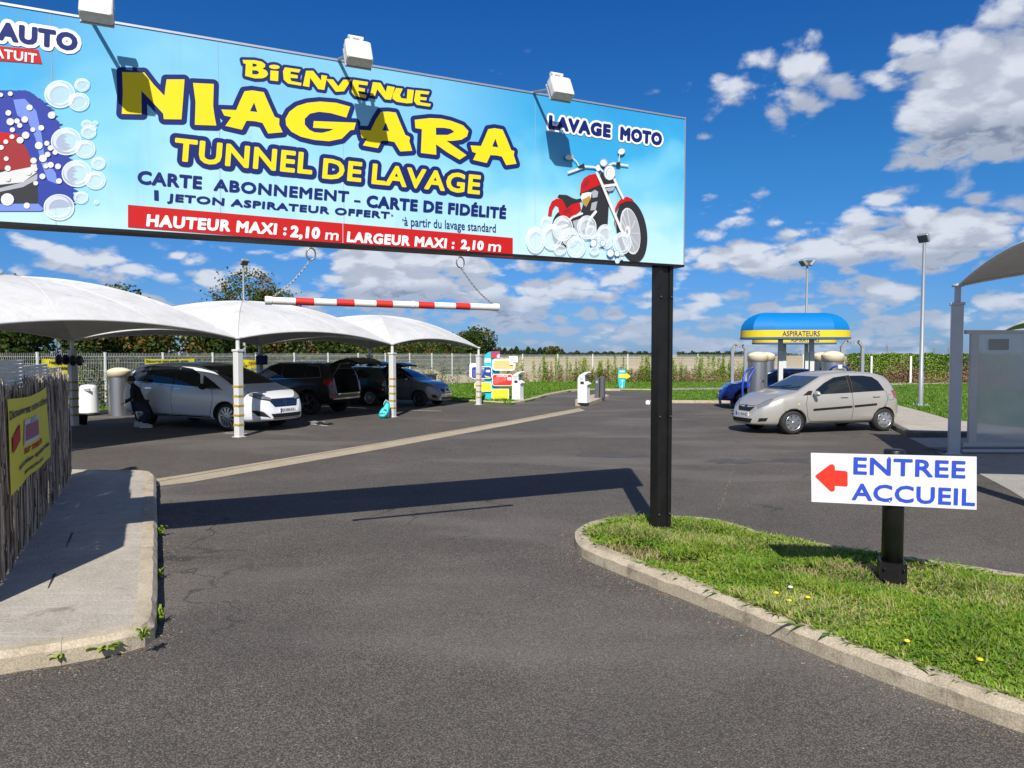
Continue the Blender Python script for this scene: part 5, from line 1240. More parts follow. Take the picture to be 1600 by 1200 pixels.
# far wood on the horizon
def far_wood(name, x0, x1, Y, hpx, label, n, base=554):
    X0, X1 = at(x0, 550, Y).x, at(x1, 550, Y).x; x = rng.uniform(X0, X1, n); u = (x - X0) / (X1 - X0)
    H = Y / F * hpx * (.55 + .45 * np.abs(np.sin(u * 17 + Y) * np.cos(u * 41))); z = H * rng.random(n) ** .8; y = Y + rng.uniform(-6, 6, n)
    o = link(name, leaf_mesh(name, np.stack([x, y, z - .1], 1), Y / F * 3.2, ['leaf_far', 'leaf_dark'], (rng.random(n) < .3))); kind(o, 'stuff', label)
far_wood('distant_wood', 762, 880, 520, 17, 'far dark wood on the horizon right of the last canopy', 5200); far_wood('distant_wood', 880, 1020, 640, 9, 'low far woodland on the horizon behind the turquoise arrow sign', 3600)
far_wood('distant_wood', 1060, 1160, 560, 9, 'low far woodland left of the vacuum canopy', 3200); far_wood('distant_wood', 1160, 1640, 800, 4, 'thin line of far trees on the right horizon', 4000); far_wood('distant_wood', -400, 780, 300, 8, 'far trees behind the left bays', 9000)
P_ = at(863, 544, 470); tree(P_.x, 470, P_.z + .1, 6, 'tall poplar clump on the horizon, paler than the wood', 'poplars on the horizon', 1500, 1.3, (.1, .6, .3), 401, .05); P_ = at(874, 549, 480); tree(P_.x, 480, P_.z, 2.5, 'small pointed tree right of the poplar clump', 'poplars on the horizon', 500, 1.0, (.9, .1, 0), 402, .05)
# weeds and climbers along the far fence
def weeds(x0, x1, Y, label, n_pl, green, seed):
    q = np.random.default_rng(seed); P = []; I = []
    for i in range(n_pl):
        x = q.uniform(x0, x1); g = q.random() < green; h = q.uniform(.7, 1.75) if g else q.uniform(.25, .95); w = q.uniform(.05, .16) if g else q.uniform(.08, .2); n = int((120 if g else 55) * h)
        z = q.random(n) * h; wd = w * (1 - .5 * z / h); P.append(np.stack([x + q.normal(size=n) * wd, Y + q.normal(size=n) * .09, .04 + z], 1)); I.append(np.where(q.random(n) < .86, 0 if g else 2, q.integers(0, 3, n)))
    P = np.concatenate(P); I = np.concatenate(I); o = link('fence_weeds', leaf_mesh('fence_weeds', P, .085, ['leaf_lime', 'leaf_mid', 'leaf_dry'], I)); kind(o, 'stuff', label)
weeds(2.0, 15.5, 44.9, 'bright climbers and dry weeds along the far mesh fence', 520, .24, 5); weeds(-1.2, 2.2, 44.7, 'sparse weeds by the fence corner behind the price boards', 40, .35, 6)
def along(seed, s0, s1, n_pl, label, gr=.6):
    q = np.random.default_rng(seed); P = []; I = []
    for i in range(n_pl):
        c = fa + u_ * q.uniform(s0, s1); h = q.uniform(.3, 1.5); n = int(90 * h); z = q.random(n) * h; g = q.random() < gr
        P.append(np.stack([c.x + q.normal(size=n) * .12, c.y + q.normal(size=n) * .12, .04 + z], 1)); I.append(np.where(q.random(n) < .8, 0 if g else 1, 2))
    o = link('fence_weeds', leaf_mesh('fence_weeds', np.concatenate(P), .08, ['leaf_mid', 'leaf_lime', 'leaf_dry'], np.concatenate(I))); kind(o, 'stuff', label)
along(8, 8, 38, 120, 'weeds growing through the left mesh fence')
# clipped hedge at the right, green above and dry brown below
hd = thing('hedge', 'long hedge with green top and dry brown sides behind the right lawn', 'hedge', (25, 44.0, 0)); n = 46000
x = rng.uniform(-4.4, 14, n); y = rng.uniform(-.35, .35, n); z = rng.random(n) * 1.82; edge = rng.random(n) < .8; y = np.where(edge, -.35 + rng.normal(size=n) * .06, y); z = z + .05 * np.sin(x * 3) * (z > 1.6)
gr = (z / 1.8 + rng.normal(size=n) * .16 + .22 * np.sin(x * 1.7)) > .44; mi = np.where(gr, np.where(rng.random(n) < .72, 1, 0), 2)
link('foliage', leaf_mesh('hedge_foliage', np.stack([x, y, z + .03], 1), .12, ['leaf_mid', 'leaf_lime', 'leaf_dry'], mi), hd)
b = MB()
for i in range(26): xx = -4.3 + i * .7; b.tube([(xx, .1, 0), (xx + .05, .05, .9), (xx - .05, 0, 1.5)], [.03, .022, .01], 5)
b.obj('stems', 'bark', hd)['kind'] = 'stuff'
mat('concrete_post', (.66, .64, .58), .8)
for px, lb in ((1361.5, 'pale fence post at the left end of the hedge'), (1423, 'pale fence post standing in the hedge, left of the lamp post'), ):
    P_ = at(px, 560, 43.45); b = MB(); b.rbox((0, 0, .8), (.12, .12, 1.6), .02); b.add([(-.06, -.06, 1.6), (.06, -.06, 1.6), (.06, .06, 1.6), (-.06, .06, 1.6), (0, 0, 1.66)], [(0, 1, 4), (1, 2, 4), (2, 3, 4), (3, 0, 4)]); tag(b.obj('fence_post', 'concrete_post', loc=(P_.x, 43.45, .06)), lb, 'post')

# ================================================================ buildings and masts beyond
mat('clad_white', (.68, .70, .72), .5); mat('roof_red', (.30, .10, .07), .8, noise=(4, .5)); mat('render_white', (.70, .68, .64), .8); mat('window_dark', (.03, .04, .05), .1, spec=.8)
P0, P1 = at(402, 550, 62), at(452, 550, 62); sh = thing('shed', 'white ribbed metal shed behind the left fence', 'building', (P0.x, 62, 0)); w = P1.x - P0.x
b = MB(); b.box((w / 2, 3, 1.25), (w, 6, 2.5)); b.obj('wall', 'render_white', sh)
for i in range(int(w / .3)): b = MB(); b.box((.15 + i * .3, -.04, 1.25), (.14, .07, 2.46)); b.obj('cladding_rib', 'clad_white', sh)
b = MB(); b.box((w / 2, 3, 2.55), (w + .2, 6.2, .08)); b.obj('roof', 'clad_white', sh)
P0, P1 = at(462, 552, 92), at(492, 552, 92); ho = thing('house', 'small white house with a red tiled roof beyond the fence', 'building', (P0.x, 92, 0)); w = P1.x - P0.x
b = MB(); b.box((w / 2, 3, 1.0), (w, 6, 2.0)); b.obj('wall', 'render_white', ho)
b = MB(); b.add([(-.2, -.3, 2.0), (w + .2, -.3, 2.0), (w + .2, 6.3, 2.0), (-.2, 6.3, 2.0), (.5, 3, 3.0), (w - .5, 3, 3.0)], [(0, 1, 5, 4), (1, 2, 5), (2, 3, 4, 5), (3, 0, 4)]); b.obj('roof', 'roof_red', ho)
for x in (.25, .65): b = MB(); b.box((w * x, -.02, 1.3), (.5, .05, .6)); b.obj('window', 'window_dark', ho)
b = MB(); b.box((w * .7, 3, 3.0), (.35, .35, .7)); b.obj('chimney', 'roof_red', ho)
for (px, py, Y, lb) in ((1386, 536, 640, 'faint pylon on the horizon left of the tall lamp post'), (1460, 541, 760, 'small pylon on the horizon right of the lamp post'), (1250, 545, 700, 'tiny pylon seen between the vacuum canopy posts'), (1482, 540, 820, 'pylon on the horizon beside the grey wash bay post')):
    P_ = at(px, py, Y); h = P_.z; t = thing('pylon', lb, 'pylon', (P_.x, Y, 0), 0, 'pylons on the horizon'); b = MB()
    for (sx, sy) in ((1, 1), (-1, 1), (1, -1), (-1, -1)): b.tube([(sx * 1.4, sy * 1.4, 0), (sx * .3, sy * .3, h * .7), (0, 0, h)], .16, 4)
    b.obj('tower', 'steel_grey', t); b = MB()
    for z, l in ((.68, 3.2), (.85, 2.4)): b.tube([(-l, 0, h * z), (l, 0, h * z)], .16, 4)
    b.obj('crossarm', 'steel_grey', t)

# ================================================================ lamp posts
mat('galv_pole', (.38, .40, .41), .45, .5, noise=(2, .5, (.36, .38, .40))); mat('lamp_glass', (.10, .12, .13), .1, spec=.9)
def lamp_post(px, base_py, top_py, Y, label, heads):
    g = at(px, base_py, Y); top = at(px, top_py, Y).z; t = thing('lamp_post', label, 'lamp post', (g.x, Y, .06), 0, 'floodlight poles of the car wash'); h = top - .06 - .12
    b = MB(); b.tube([(0, 0, 0), (0, 0, 1.1), (0, 0, 1.12), (0, 0, h)], [.085, .08, .07, .045], 14); b.obj('pole', 'galv_pole', t); b = MB(); b.box((0, 0, .012), (.42, .42, .024))
    for sx in (-1, 1):
        for sy in (-1, 1): b.lathe((sx * .15, sy * .15, .03), [(0, .04), (.018, .04), (.018, 0)], 6)
    b.obj('base_plate', 'galv_pole', t)
    for (yaw, tilt, off, face) in heads:
        rot = Matrix.Rotation(R(yaw), 3, 'Z') @ Matrix.Rotation(R(tilt), 3, 'X'); c = Vector((0, 0, h + .12)) + Matrix.Rotation(R(yaw), 3, 'Z') @ Vector((0, -off, 0))
        hd_ = MB(); hd_.rbox(c, (.36, .13, .30), .03, rot); for_ = hd_.obj('floodlight', 'galv_pole', t)
        q = MB(); q.box(c + rot @ Vector((0, -.07, 0)), (.30, .012, .24), rot); q.obj('glass', 'lamp_glass', for_)
        q = MB(); q.tube([(0, 0, h - .05), (0, 0, h + .02), c + rot @ Vector((0, .03, -.14))], .02, 6); q.obj('bracket', 'galv_pole', for_)
    return t
lamp_post(1438, 636, 372, 24.3, 'tall grey lamp post on the grass right of the beige car', [(-55, 35, .05, 1)])
lamp_post(1258, 612, 411, 33, 'lamp post with three floodlights behind the vacuum canopy', [(0, 12, .12, 1), (75, 40, .22, 1), (-75, 40, .22, 1)])
lamp_post(383, 612, 410, 33, 'lamp post rising behind the middle canopy of the left row', [(50, 45, .12, 1)])

# ================================================================ vacuum island on the right
vg = 'vacuum columns on the right'
def vacuum(x, y, r, h, cap, label, group, sc=1.0):
    t = thing('vacuum_column', label, 'vacuum', (x, y, 0), random.uniform(0, 6), group)
    b = MB(); b.lathe((0, 0, 0), [(r, 0), (r, h - cap)], 40); b.tube([(r * math.cos(1.2), r * math.sin(1.2), .02), (r * math.cos(1.2), r * math.sin(1.2), h - cap)], .006, 4); b.obj('drum', 'stainless', t)
    b = MB(); b.lathe((0, 0, h - cap), [(r * 1.0, 0), (r * 1.07, 0), (r * 1.07, cap * .62)], 40); b.lathe((0, 0, h - cap), [(r * 1.07, cap * .62), (r * 1.0, cap * .70), (r * .75, cap * .86), (r * .4, cap * .97), (0, cap)], 40); b.obj('cap', 'cream', t)
    b = MB()
    for a in (.6, 3.4):
        b.lathe((r * math.cos(a), r * math.sin(a), h * .55), [(.0, 0), (.05, 0), (.05, .06), (0, .06)], 10, axis='X')
    b.obj('inlet', 'dark_plastic', t)
    return t
vpos = [(1184, 20.8, .272, 1.885, .285, 'stainless vacuum column left of the awning posts, nearest on that side'), (1197, 24.2, .272, 1.885, .285, 'stainless vacuum column half hidden behind the nearest left one'),
        (1301, 20.2, .285, 1.90, .30, 'stainless vacuum column behind the roof of the beige car'), (1284, 23.4, .285, 1.88, .30, 'stainless vacuum column to the rear on the right side')]
for (px, Y, r, h, cp, lb) in vpos: P_ = at(px, 560, Y); vacuum(P_.x, Y, r, h, cp, lb, vg)
P_ = at(186.5, 600, 21.0); vacuum(P_.x, 21.0, .30, 1.42, .27, 'stainless vacuum column behind the white people carrier', 'vacuum columns in the left bays')
# hoses
for (pts, lb) in (([(1176, 575, 20.6), (1166, 580, 20.4), (1161, 597, 20.3), (1160.5, 618, 20.3), (1164, 632, 20.3), (1172, 640, 20.35)], 'blue hose hanging down beside the left vacuum column'), ([(1178, 578, 20.4), (1170, 592, 20.3), (1168, 606, 20.3), (1172, 600, 20.4)], 'short blue hose loop on the left vacuum column'),
                  ([(1294, 584, 19.9), (1300, 575, 19.7), (1312, 571.5, 19.6), (1323, 575, 19.7), (1328, 586, 19.9)], 'blue hose arched over the roof of the beige car'), ([(1281, 582, 23), (1283, 575, 22.9), (1287, 580, 22.9)], 'blue hose loop on the rear right vacuum column')):
    P = [at(x, y, Y) for x, y, Y in pts]; o_ = P[0].copy(); b = MB()
    Q = []
    for i in range(len(P) - 1):
        p0_, p1_, p2_, p3_ = P[max(i - 1, 0)], P[i], P[i + 1], P[min(i + 2, len(P) - 1)]
        for k in range(5):
            t_ = k / 5; Q.append(.5 * ((2 * p1_) + (-p0_ + p2_) * t_ + (2 * p0_ - 5 * p1_ + 4 * p2_ - p3_) * t_ ** 2 + (-p0_ + 3 * p1_ - 3 * p2_ + p3_) * t_ ** 3) - o_)
    Q.append(P[-1] - o_); b.tube(Q, .028, 8); tag(b.obj('vacuum_hose', 'hose_blue', loc=o_), lb, 'hose')
P_ = at(1312, 573, 19.5); b = MB(); b.rbox((0, 0, 0), (.12, .08, .11), .015); tag(b.obj('tag_plate', 'print_lightgrey', loc=P_), 'small pale plate on the hose above the beige car', 'plate')
def awning(px0, px1, Y, zb, zy, ztop, label):
    x0, x1 = at(px0, 520, Y).x, at(px1, 520, Y).x; cx = (x0 + x1) / 2; L = x1 - x0; t = thing('awning', label, 'canopy', (cx, Y, 0), 0, 'blue and yellow vacuum awnings')
    D = 1.5; r = D / 2; hx = L / 2
    def ringpts(k, n=12):
        """plan outline: stadium, with radius shrinking by k"""
        out = []
        for a in np.linspace(-90, 90, n): out.append((hx - r + r * k * math.cos(R(a)) * (1.0), r * k * math.sin(R(a))))
        for a in np.linspace(90, 270, n): out.append((-(hx - r) + r * k * math.cos(R(a)), r * k * math.sin(R(a))))
        return out
    H = ztop - zy; prof = [(math.cos(R(a)), zy + H * math.sin(R(a))) for a in (0, 9, 20, 32, 45, 58, 70, 80, 87)]
    N = 24
    # one gore of cloth per bay of the dome
    gores = [(0, 3), (3, 6), (6, 9), (9, 11), (11, 12), (12, 14), (14, 17), (17, 20), (20, 23), (23, 24)]
    rings = [ringpts(k) + [ringpts(k)[0]] for k, z in prof]
    for (a, b_) in gores:
        b = MB(); rows = [[(rings[j][i][0], rings[j][i][1], prof[j][1]) for i in (a, b_)] for j in range(len(prof))]; b.grid(rows); b.obj('cloth_gore', 'awning_blue', t)
    b = MB(); top = rings[-1][:-1]; b.poly([(x, y, prof[-1][1]) for x, y in top]); b.obj('ridge', 'awning_blue', t)
    b = MB(); out = ringpts(1.0); out.append(out[0]); b.grid([[(x, y, zb + .05) for x, y in out], [(x, y, zy) for x, y in out]]); b.obj('valance', 'awning_yellow', t)
    out2 = ringpts(1.02); out2.append(out2[0]); b = MB(); b.grid([[(x, y, zb) for x, y in out2], [(x, y, zb + .055) for x, y in out2]]); b.poly([(x, y, zb) for x, y in out2[:-1]]); b.obj('rim', 'awning_rim', t)
    pl = Plane((cx, Y - r, 0), (1, 0, 0)); q = thing_pl(t, pl)
    lettering('ASPIRATEURS', pl, (-.66 if px0 < 1170 else -.42, zb + .075, .44 if px0 < 1170 else .68, zy - .03), .006, 'navy', t, bold=.012)
    return t, cx
def thing_pl(t, pl): return pl
mat('awning_blue', (.0, .165, .46), .5, spec=.3); mat('awning_yellow', (.72, .52, .01), .5); mat('awning_rim', (.03, .12, .26), .5)
A1, ax1 = awning(1158.5, 1325, 21.6, 2.26, 2.52, 3.06, 'blue domed awning with yellow ASPIRATEURS valance, the nearer one')
A2, ax2 = awning(1177, 1304.5, 28.2, 2.21, 2.47, 3.0, 'second blue awning whose ASPIRATEURS valance shows below the nearer one')
for (px, Y, h, lb) in ((1218.5, 21.6, 2.26, 'left steel post of the nearer vacuum awning'), (1267, 21.6, 2.26, 'right steel post of the nearer vacuum awning'), (1224.5, 28.2, 2.2, 'left steel post of the rear vacuum awning'), (1259, 28.2, 2.2, 'right steel post of the rear vacuum awning')):
    P_ = at(px, 600, Y); t = thing('awning_post', lb, 'post', (P_.x, Y, 0), 0, 'steel posts of the vacuum awnings')
    b = MB(); b.rbox((0, 0, h / 2), (.12, .12, h), .01); b.obj('shaft', 'galv_pole', t); b = MB(); b.box((.0, -.064, .95), (.13, .012, 1.9)); b.obj('cover', 'post_white', t)
P_ = at(1243, 600, 24.5); t = thing('vending_unit', 'white vending unit between the vacuum awning posts', 'machine', (P_.x, 24.5, 0)); b = MB(); b.rbox((0, 0, .66), (.62, .45, 1.32), .04); b.obj('cabinet', 'print_white', t)
for sx in (-.17, .17):
    b = MB(); b.rbox((sx, -.235, 1.05), (.09, .02, .36), .02); b.obj('hose_holder', 'print_lightgrey', t)
P_ = at(1170, 600, 20.3)
def hose_arch(px0, px1, top, Y, label, hb=0):
    a, b_ = at(px0, top, Y), at(px1, top, Y); w = b_.x - a.x; t = thing('hose_arch', label, 'arch', (a.x, Y, 0), 0, 'steel hose arches over the vacuum bays'); z = a.z
    b = MB(); c = w * .28; P = [(0, 0, 0), (0, 0, z - c), (c * .8, 0, z), (w - c * .8, 0, z), (w, 0, z - c), (w, 0, 0)]
    for i in range(5):
        p, q = Vector(P[i]), Vector(P[i + 1]); d = (q - p); L_ = d.length; rot = d.to_track_quat('Z', 'Y').to_matrix(); b.box((p + q) / 2, (.10, .085, L_ + .03), rot)
    b.obj('frame', 'galv_pole', t); b = MB()
    for i in range(4): b.box((c * .9 + (w - c * 1.8) * i / 3, 0, z - .09), (.02, .03, .07))
    b.obj('hook', 'galv_pole', t); return t
hose_arch(1144.5, 1165, 539, 24.6, 'steel hose arch at the left above the blue car'); hose_arch(1316, 1348, 532.5, 24.0, 'wider steel hose arch to the right above the beige car')

# ================================================================ price boards, pay points, bins
mat('turquoise', (.02, .50, .60), .4); mat('board_orange', (.80, .52, .16), .45); mat('board_yellow', (.85, .72, .03), .45); mat('board_blue', (.02, .05, .32), .4); mat('board_red', (.72, .03, .025), .4)
mat('machine_white', (.76, .76, .75), .35); mat('machine_grey', (.10, .095, .11), .4); mat('screen_glass', (.10, .12, .16), .1, spec=.8)
tp = gp(772, 624, .06); YT = tp.y; tt = thing('price_totem', 'turquoise price totem with coloured rounded boards beside the last canopy post', 'sign', (tp.x, YT, .06)); TO = tt.location.copy()
tpl = Plane((0, YT - .12, 0), (1, 0, 0)); zq = lambda x, y: (730 + x / 12, 540 + y / 12)
def tpx(L): return [tpl.px(*zq(x, y)) for x, y in L]
def slab_(pts2, d0_, d1_, name, m, pl=tpl, par=tt, off=TO):
    b = MB(); b.prism([pl.w(x, y, d1_) - off for x, y in pts2], pl.n * (d0_ - d1_)); return b.obj(name, m, par)
slab_(tpx([(320, 1005), (460, 1010), (460, 110), (400, 120), (340, 170), (320, 230)]), -.30, 0, 'column', 'turquoise'); slab_(tpx([(461, 1010), (600, 1005), (610, 240), (610, 110), (461, 110)]), -.34, -.02, 'column', 'turquoise')
def rbd(x0, y0, x1, y1, r):
    out = []
    for (cx, cy, a0) in ((x1 - r, y1 - r, 0), (x0 + r, y1 - r, 90), (x0 + r, y0 + r, 180), (x1 - r, y0 + r, 270)):
        for a in (0, 30, 60, 90): out.append((cx + r * math.cos(R(a0 + a)), cy + r * math.sin(R(a0 + a))))
    return out
def tboard(x0, y0, x1, y1, r, m, bd, name, d=.10):
    o = slab_(tpx(rbd(x0, y0, x1, y1, r)), d - .05, d, name, 'print_white'); V = tpx(rbd(x0 + bd, y0 + bd, x1 - bd, y1 - bd, max(r - bd, 4)))
    b = MB(); b.poly([tpl.w(x, y, d + .004) - TO for x, y in V]); b.obj('board_print', m, o)
def tl(txt, x0, y0, x1, y1, m, d, bold=.02):
    (u0, v0), (u1, v1) = tpx([(x0, y1), (x1, y0)]); lettering(txt, tpl, (u0, v0, u1, v1), d, m, tt, bold=bold)
slab_(tpx([(440, 107), (612, 107), (612, 240), (440, 240)]), -.01, .02, 'picture_panel', 'badge_purple'); b = MB(); b.poly([tpl.w(x, y, .026) - TO for x, y in tpx([(465, 190), (500, 160), (545, 165), (560, 200), (520, 225), (475, 220)])]); b.obj('picture', 'board_red', tt)
b = MB(); b.poly([tpl.w(x, y, .026) - TO for x, y in tpx([(550, 190), (605, 150), (612, 225), (560, 228)])]); b.obj('picture', 'print_lightgrey', tt)
slab_(tpx([(328, 242), (440, 242), (440, 322), (328, 322)]), 0, .02, 'notice', 'print_white')
tboard(42, 330, 200, 600, 30, 'print_white', 8, 'board', .03); tboard(470, 245, 900, 468, 60, 'board_orange', 32, 'board', .12); slab_(tpx([(785, 193), (945, 193), (945, 312), (785, 312)]), .13, .16, 'logo_plate', 'print_white')
V, Fc, seg = tri2d(tpx(ell(865, 250, 38, 34, 16)), [tpx(ell(868, 252, 25, 22, 16))]); put2d('logo', V, Fc, tpl, .165, 'print_grey', tt)
tboard(75, 388, 465, 622, 50, 'board_blue', 14, 'board', .09); tboard(468, 530, 852, 756, 50, 'board_red', 14, 'board', .11); tboard(135, 685, 458, 864, 34, 'board_yellow', 10, 'board', .06); tboard(458, 808, 784, 1004, 20, 'board_yellow', 10, 'board', .08)
tl('COMPLET', 553, 552, 768, 590, 'print_white', .118, .035); tl('LAVAGE', 190, 412, 322, 445, 'print_white', .098, .03); tl('TARIF', 575, 262, 700, 284, 'print_white', .128)
for i, (w_, y) in enumerate(((735, 602), (738, 625), (715, 648), (660, 672), (580, 694))): tl('prélavage et rinçage', 495, y, w_, y + 14, 'print_lightgrey', .118, .0)
for i, y in enumerate((455, 482, 509, 536, 562)): tl('lustrage séchage', 110, y, 330 - i * 14, y + 16, 'print_lightgrey', .098, .0)
for i, y in enumerate((330, 358, 386, 412)): tl('abonnement mensuel', 530, y, 760, y + 15, 'print_lightgrey', .128, .0)
for i, (a, c, y) in enumerate(((575, 665, 842), (500, 750, 870), (500, 745, 893), (550, 695, 916), (495, 755, 962))): tl('ouvert tous les jours', a, y, c, y + 12, 'text_dark', .088, .0)
for (x0, y0, x1, y1, d) in ((752, 592, 830, 648, .118), (352, 455, 432, 498, .098), (795, 300, 862, 358, .168)): b = MB(); b.poly([tpl.w(x, y, d) - TO for x, y in tpx(rbd(x0, y0, x1, y1, 12))]); b.obj('price_field', 'print_white', tt)
b = MB(); b.poly([tpl.w(x, y, .098) - TO for x, y in tpx([(325, 560), (430, 585), (430, 600), (350, 595)])]); b.obj('picture', 'board_yellow', tt)
def pay_kiosk(px, base, top, z, label, screen_side=1, sc=1.0):
    g = gp(px, base, z); h = at(px, top, g.y).z - z; t = thing('pay_kiosk', label, 'machine', (g.x, g.y, z), R(-28), 'white self-service pay kiosks'); k = h / 1.28
    P = [(-.20, 0), (.20, 0), (.20, .70), (.27, .76), (.26, .80), (.12, .88), (.10, 1.12), (.20, 1.2), (.26, 1.24), (.22, 1.28), (.06, 1.24), (-.14, 1.12), (-.20, 1.0)]
    b = MB(); b.prism([(x * k, -.17 * k, z_ * k) for x, z_ in P], (0, .34 * k, 0)); b.obj('cabinet', 'machine_white', t)
    b = MB(); b.add([(.125 * k, -.13 * k, .87 * k), (.125 * k, .13 * k, .87 * k), (.108 * k, .13 * k, 1.11 * k), (.108 * k, -.13 * k, 1.11 * k)], [(0, 1, 2, 3)]); b.box((.115 * k, 0, 1.0 * k), (.02, .26 * k, .22 * k)); b.obj('screen', 'screen_glass', t)
    b = MB(); b.box((.0, -.172 * k, .82 * k), (.13, .01, .09)); b.obj('card_slot', 'dark_plastic', t)
    pl = Plane((g.x - .02, g.y - .0, 0), (math.cos(R(-28)), math.sin(R(-28)), 0))
    b = MB()
    for zz_ in (1.06, .99, .94): b.box((-.03, -.1715 * k, zz_ * k), (.2 - (1.06 - zz_), .008, .018))
    b.obj('instructions', 'print_grey', t); b = MB(); b.box((0, 0, .02), (.42 * k, .36 * k, .04)); b.obj('base', 'machine_white', t); return t
pay_kiosk(809, 625, 580, .08, 'white pay kiosk on the grass right of the red COMPLET board')
# pay island slab
ip = [gp(x, y)[:2] for x, y in ((899, 634.5), (921, 634), (952, 622.5), (944, 619.5), (925, 621), (899, 629))]
b = MB(); b.prism([(x, y, -.05) for x, y in ip], (0, 0, .17)); b.shift((ip[0][0], ip[0][1], 0)); tag(b.obj('traffic_island', 'kerb_concrete', loc=(ip[0][0], ip[0][1], 0)), 'small pale concrete island under the pay kiosk and grey cabinet', 'island')
pay_kiosk(912, 629, 580.5, .12, 'white pay kiosk on the small concrete island in the lane')
g = gp(937.5, 621.5, .12); t = thing('card_cabinet', 'dark grey cabinet on the concrete island behind the pay kiosk', 'machine', (g.x, g.y, .12), R(-20)); b = MB(); b.rbox((-.09, 0, .38), (.17, .3, .78), .03); b.obj('cabinet', 'machine_grey', t); b = MB(); b.rbox((.1, 0, .41), (.17, .3, .84), .05); b.obj('cabinet', 'machine_grey', t)
b = MB(); b.box((-.09, -.155, .62), (.09, .012, .10)); b.obj('keypad', 'print_grey', t); b = MB(); b.box((.005, -.14, .4), (.02, .02, .74)); b.obj('slot', 'dark_plastic', t)
g = gp(971.5, 607.5, .06); t = thing('arrow_totem', 'turquoise tapered totem with a yellow arrow by the far lawn edge', 'sign', (g.x, g.y, .06)); kx = g.y / F
b = MB(); P = [(-4.2, 0), (4.2, 0), (5.8, 17), (5.8, 30), (-5.8, 30), (-5.8, 17)]; b.prism([(x * kx, 0, y * kx) for x, y in P], (0, .12, 0)); b.obj('body', 'turquoise', t)
b = MB(); P = [(-5.2, 17.2), (6.5, 17.2), (6.5, 14.8), (13.5, 19.5), (6.5, 25.5), (6.5, 23.0), (-5.2, 23.0)]; b.prism([(x * kx, -.03, y * kx) for x, y in P], (0, .025, 0)); b.obj('arrow', 'board_yellow', t); b = MB(); P = [(-1, 1), (1.5, 2), (1, 9), (2.5, 14), (-.5, 14), (.5, 8)]; b.prism([(x * kx, -.012, y * kx) for x, y in P], (0, .01, 0)); b.obj('picture', 'print_lightgrey', t)
b = MB(); b.box((0, -.02, 27 * kx), (7.5 * kx, .01, 2.2 * kx)); b.obj('caption', 'print_white', t)
g = gp(1012, 632); b = MB(); b.rbox((0, 0, .06), (.16, .12, .12), .03); b.lathe((0, 0, .12), [(.05, 0), (.04, .03), (0, .04)], 10); tag(b.obj('kerb_marker', 'print_white', loc=g), 'small white marker at the kerb tip left of the black sign post', 'marker')
# litter bin, bucket, wheelie bin
g = gp(139, 649); t = thing('litter_bin', 'white tapered litter bin with dark foot beside the vacuum column', 'bin', (g.x, g.y, 0)); b = MB(); b.lathe((0, 0, 0), [(0, .08), (.275, .08), (.275, .1), (.235, .80), (.22, .86), (.16, .905), (0, .92)], 28); b.obj('body', 'machine_white', t)
b = MB(); b.lathe((0, 0, 0), [(0, 0), (.265, 0), (.268, .085), (0, .085)], 28); b.obj('foot', 'dark_plastic', t); b = MB(); b.box((.08, -.235, .77), (.24, .03, .08), -.2); b.obj('opening', 'grey_box', t)
g = gp(127.5, 663); t = thing('bucket', 'black bucket at the foot of the rear canopy post', 'bucket', g); b = MB(); b.lathe((0, 0, 0), [(0, 0), (.12, 0), (.15, .24), (.155, .25), (.145, .25), (.115, .02), (0, .02)], 20); b.obj('pail', 'dark_plastic', t); b = MB(); b.tube([(.15 * math.cos(a), 0.02, .22 + .06 * math.sin(a)) for a in np.linspace(0, math.pi, 9)], .004, 5); b.obj('handle', 'iron_dark', t)
P_ = at(663, 600, 36.5); t = thing('skip_bin', 'black wheeled waste container behind the grey hatchback', 'bin', (P_.x, 36.5, .06)); b = MB(); b.prism([(-.56, -.3, .12), (.52, -.3, .12), (.60, -.38, .66), (-.62, -.38, .66)], (0, .7, 0)); b.obj('tub', 'dark_plastic', t); b = MB(); b.rbox((0, 0, .72), (1.3, .85, .07), .03); b.box((-.25, -.42, .80), (.05, .05, .16)); b.obj('lid', 'dark_plastic', t)
for sx in (-.4, .4): b = MB(); b.lathe((sx, -.2, .08), [(0, -.03), (.08, -.03), (.08, .03), (0, .03)], 12, axis='X'); b.obj('castor', 'rubber', t)
# ================================================================ cars
mat('glass_car', (.010, .013, .014), .04, spec=.6, coat=.0); mat('glass_pale', (.045, .065, .068), .03, spec=1.0, coat=.8); mat('trim_black', (.014, .014, .014), .55, spec=.2); mat('car_gap', (.008, .008, .008), .8); mat('well', (.006, .006, .006), .95)
mat('head_glass', (.30, .32, .34), .08, .5, spec=.8, coat=.6); mat('tail_red', (.35, .006, .008), .12, coat=1); mat('chrome', (.72, .73, .75), .12, 1.0); mat('rim_silver', (.55, .56, .58), .28, .85); mat('rim_dark', (.10, .10, .11), .3, .8)
mat('plate_white', (.75, .75, .74), .35); mat('plate_blue', (.02, .06, .45), .35); mat('cargo_dark', (.012, .012, .013), .9); mat('seat_grey', (.06, .06, .065), .9)
def paint(nm, c, metal=.35, rough=.32): return mat(nm, c, rough, metal, coat=.8)
paint('paint_beige', (.47, .445, .40), .4); paint('paint_white', (.66, .67, .69), .0, .3); paint('paint_brown', (.035, .028, .026), .4); paint('paint_teal', (.035, .075, .085), .4); paint('paint_greyviolet', (.17, .165, .175), .45); paint('paint_blue', (.004, .05, .34), .45); paint('paint_dark', (.02, .02, .022), .3)

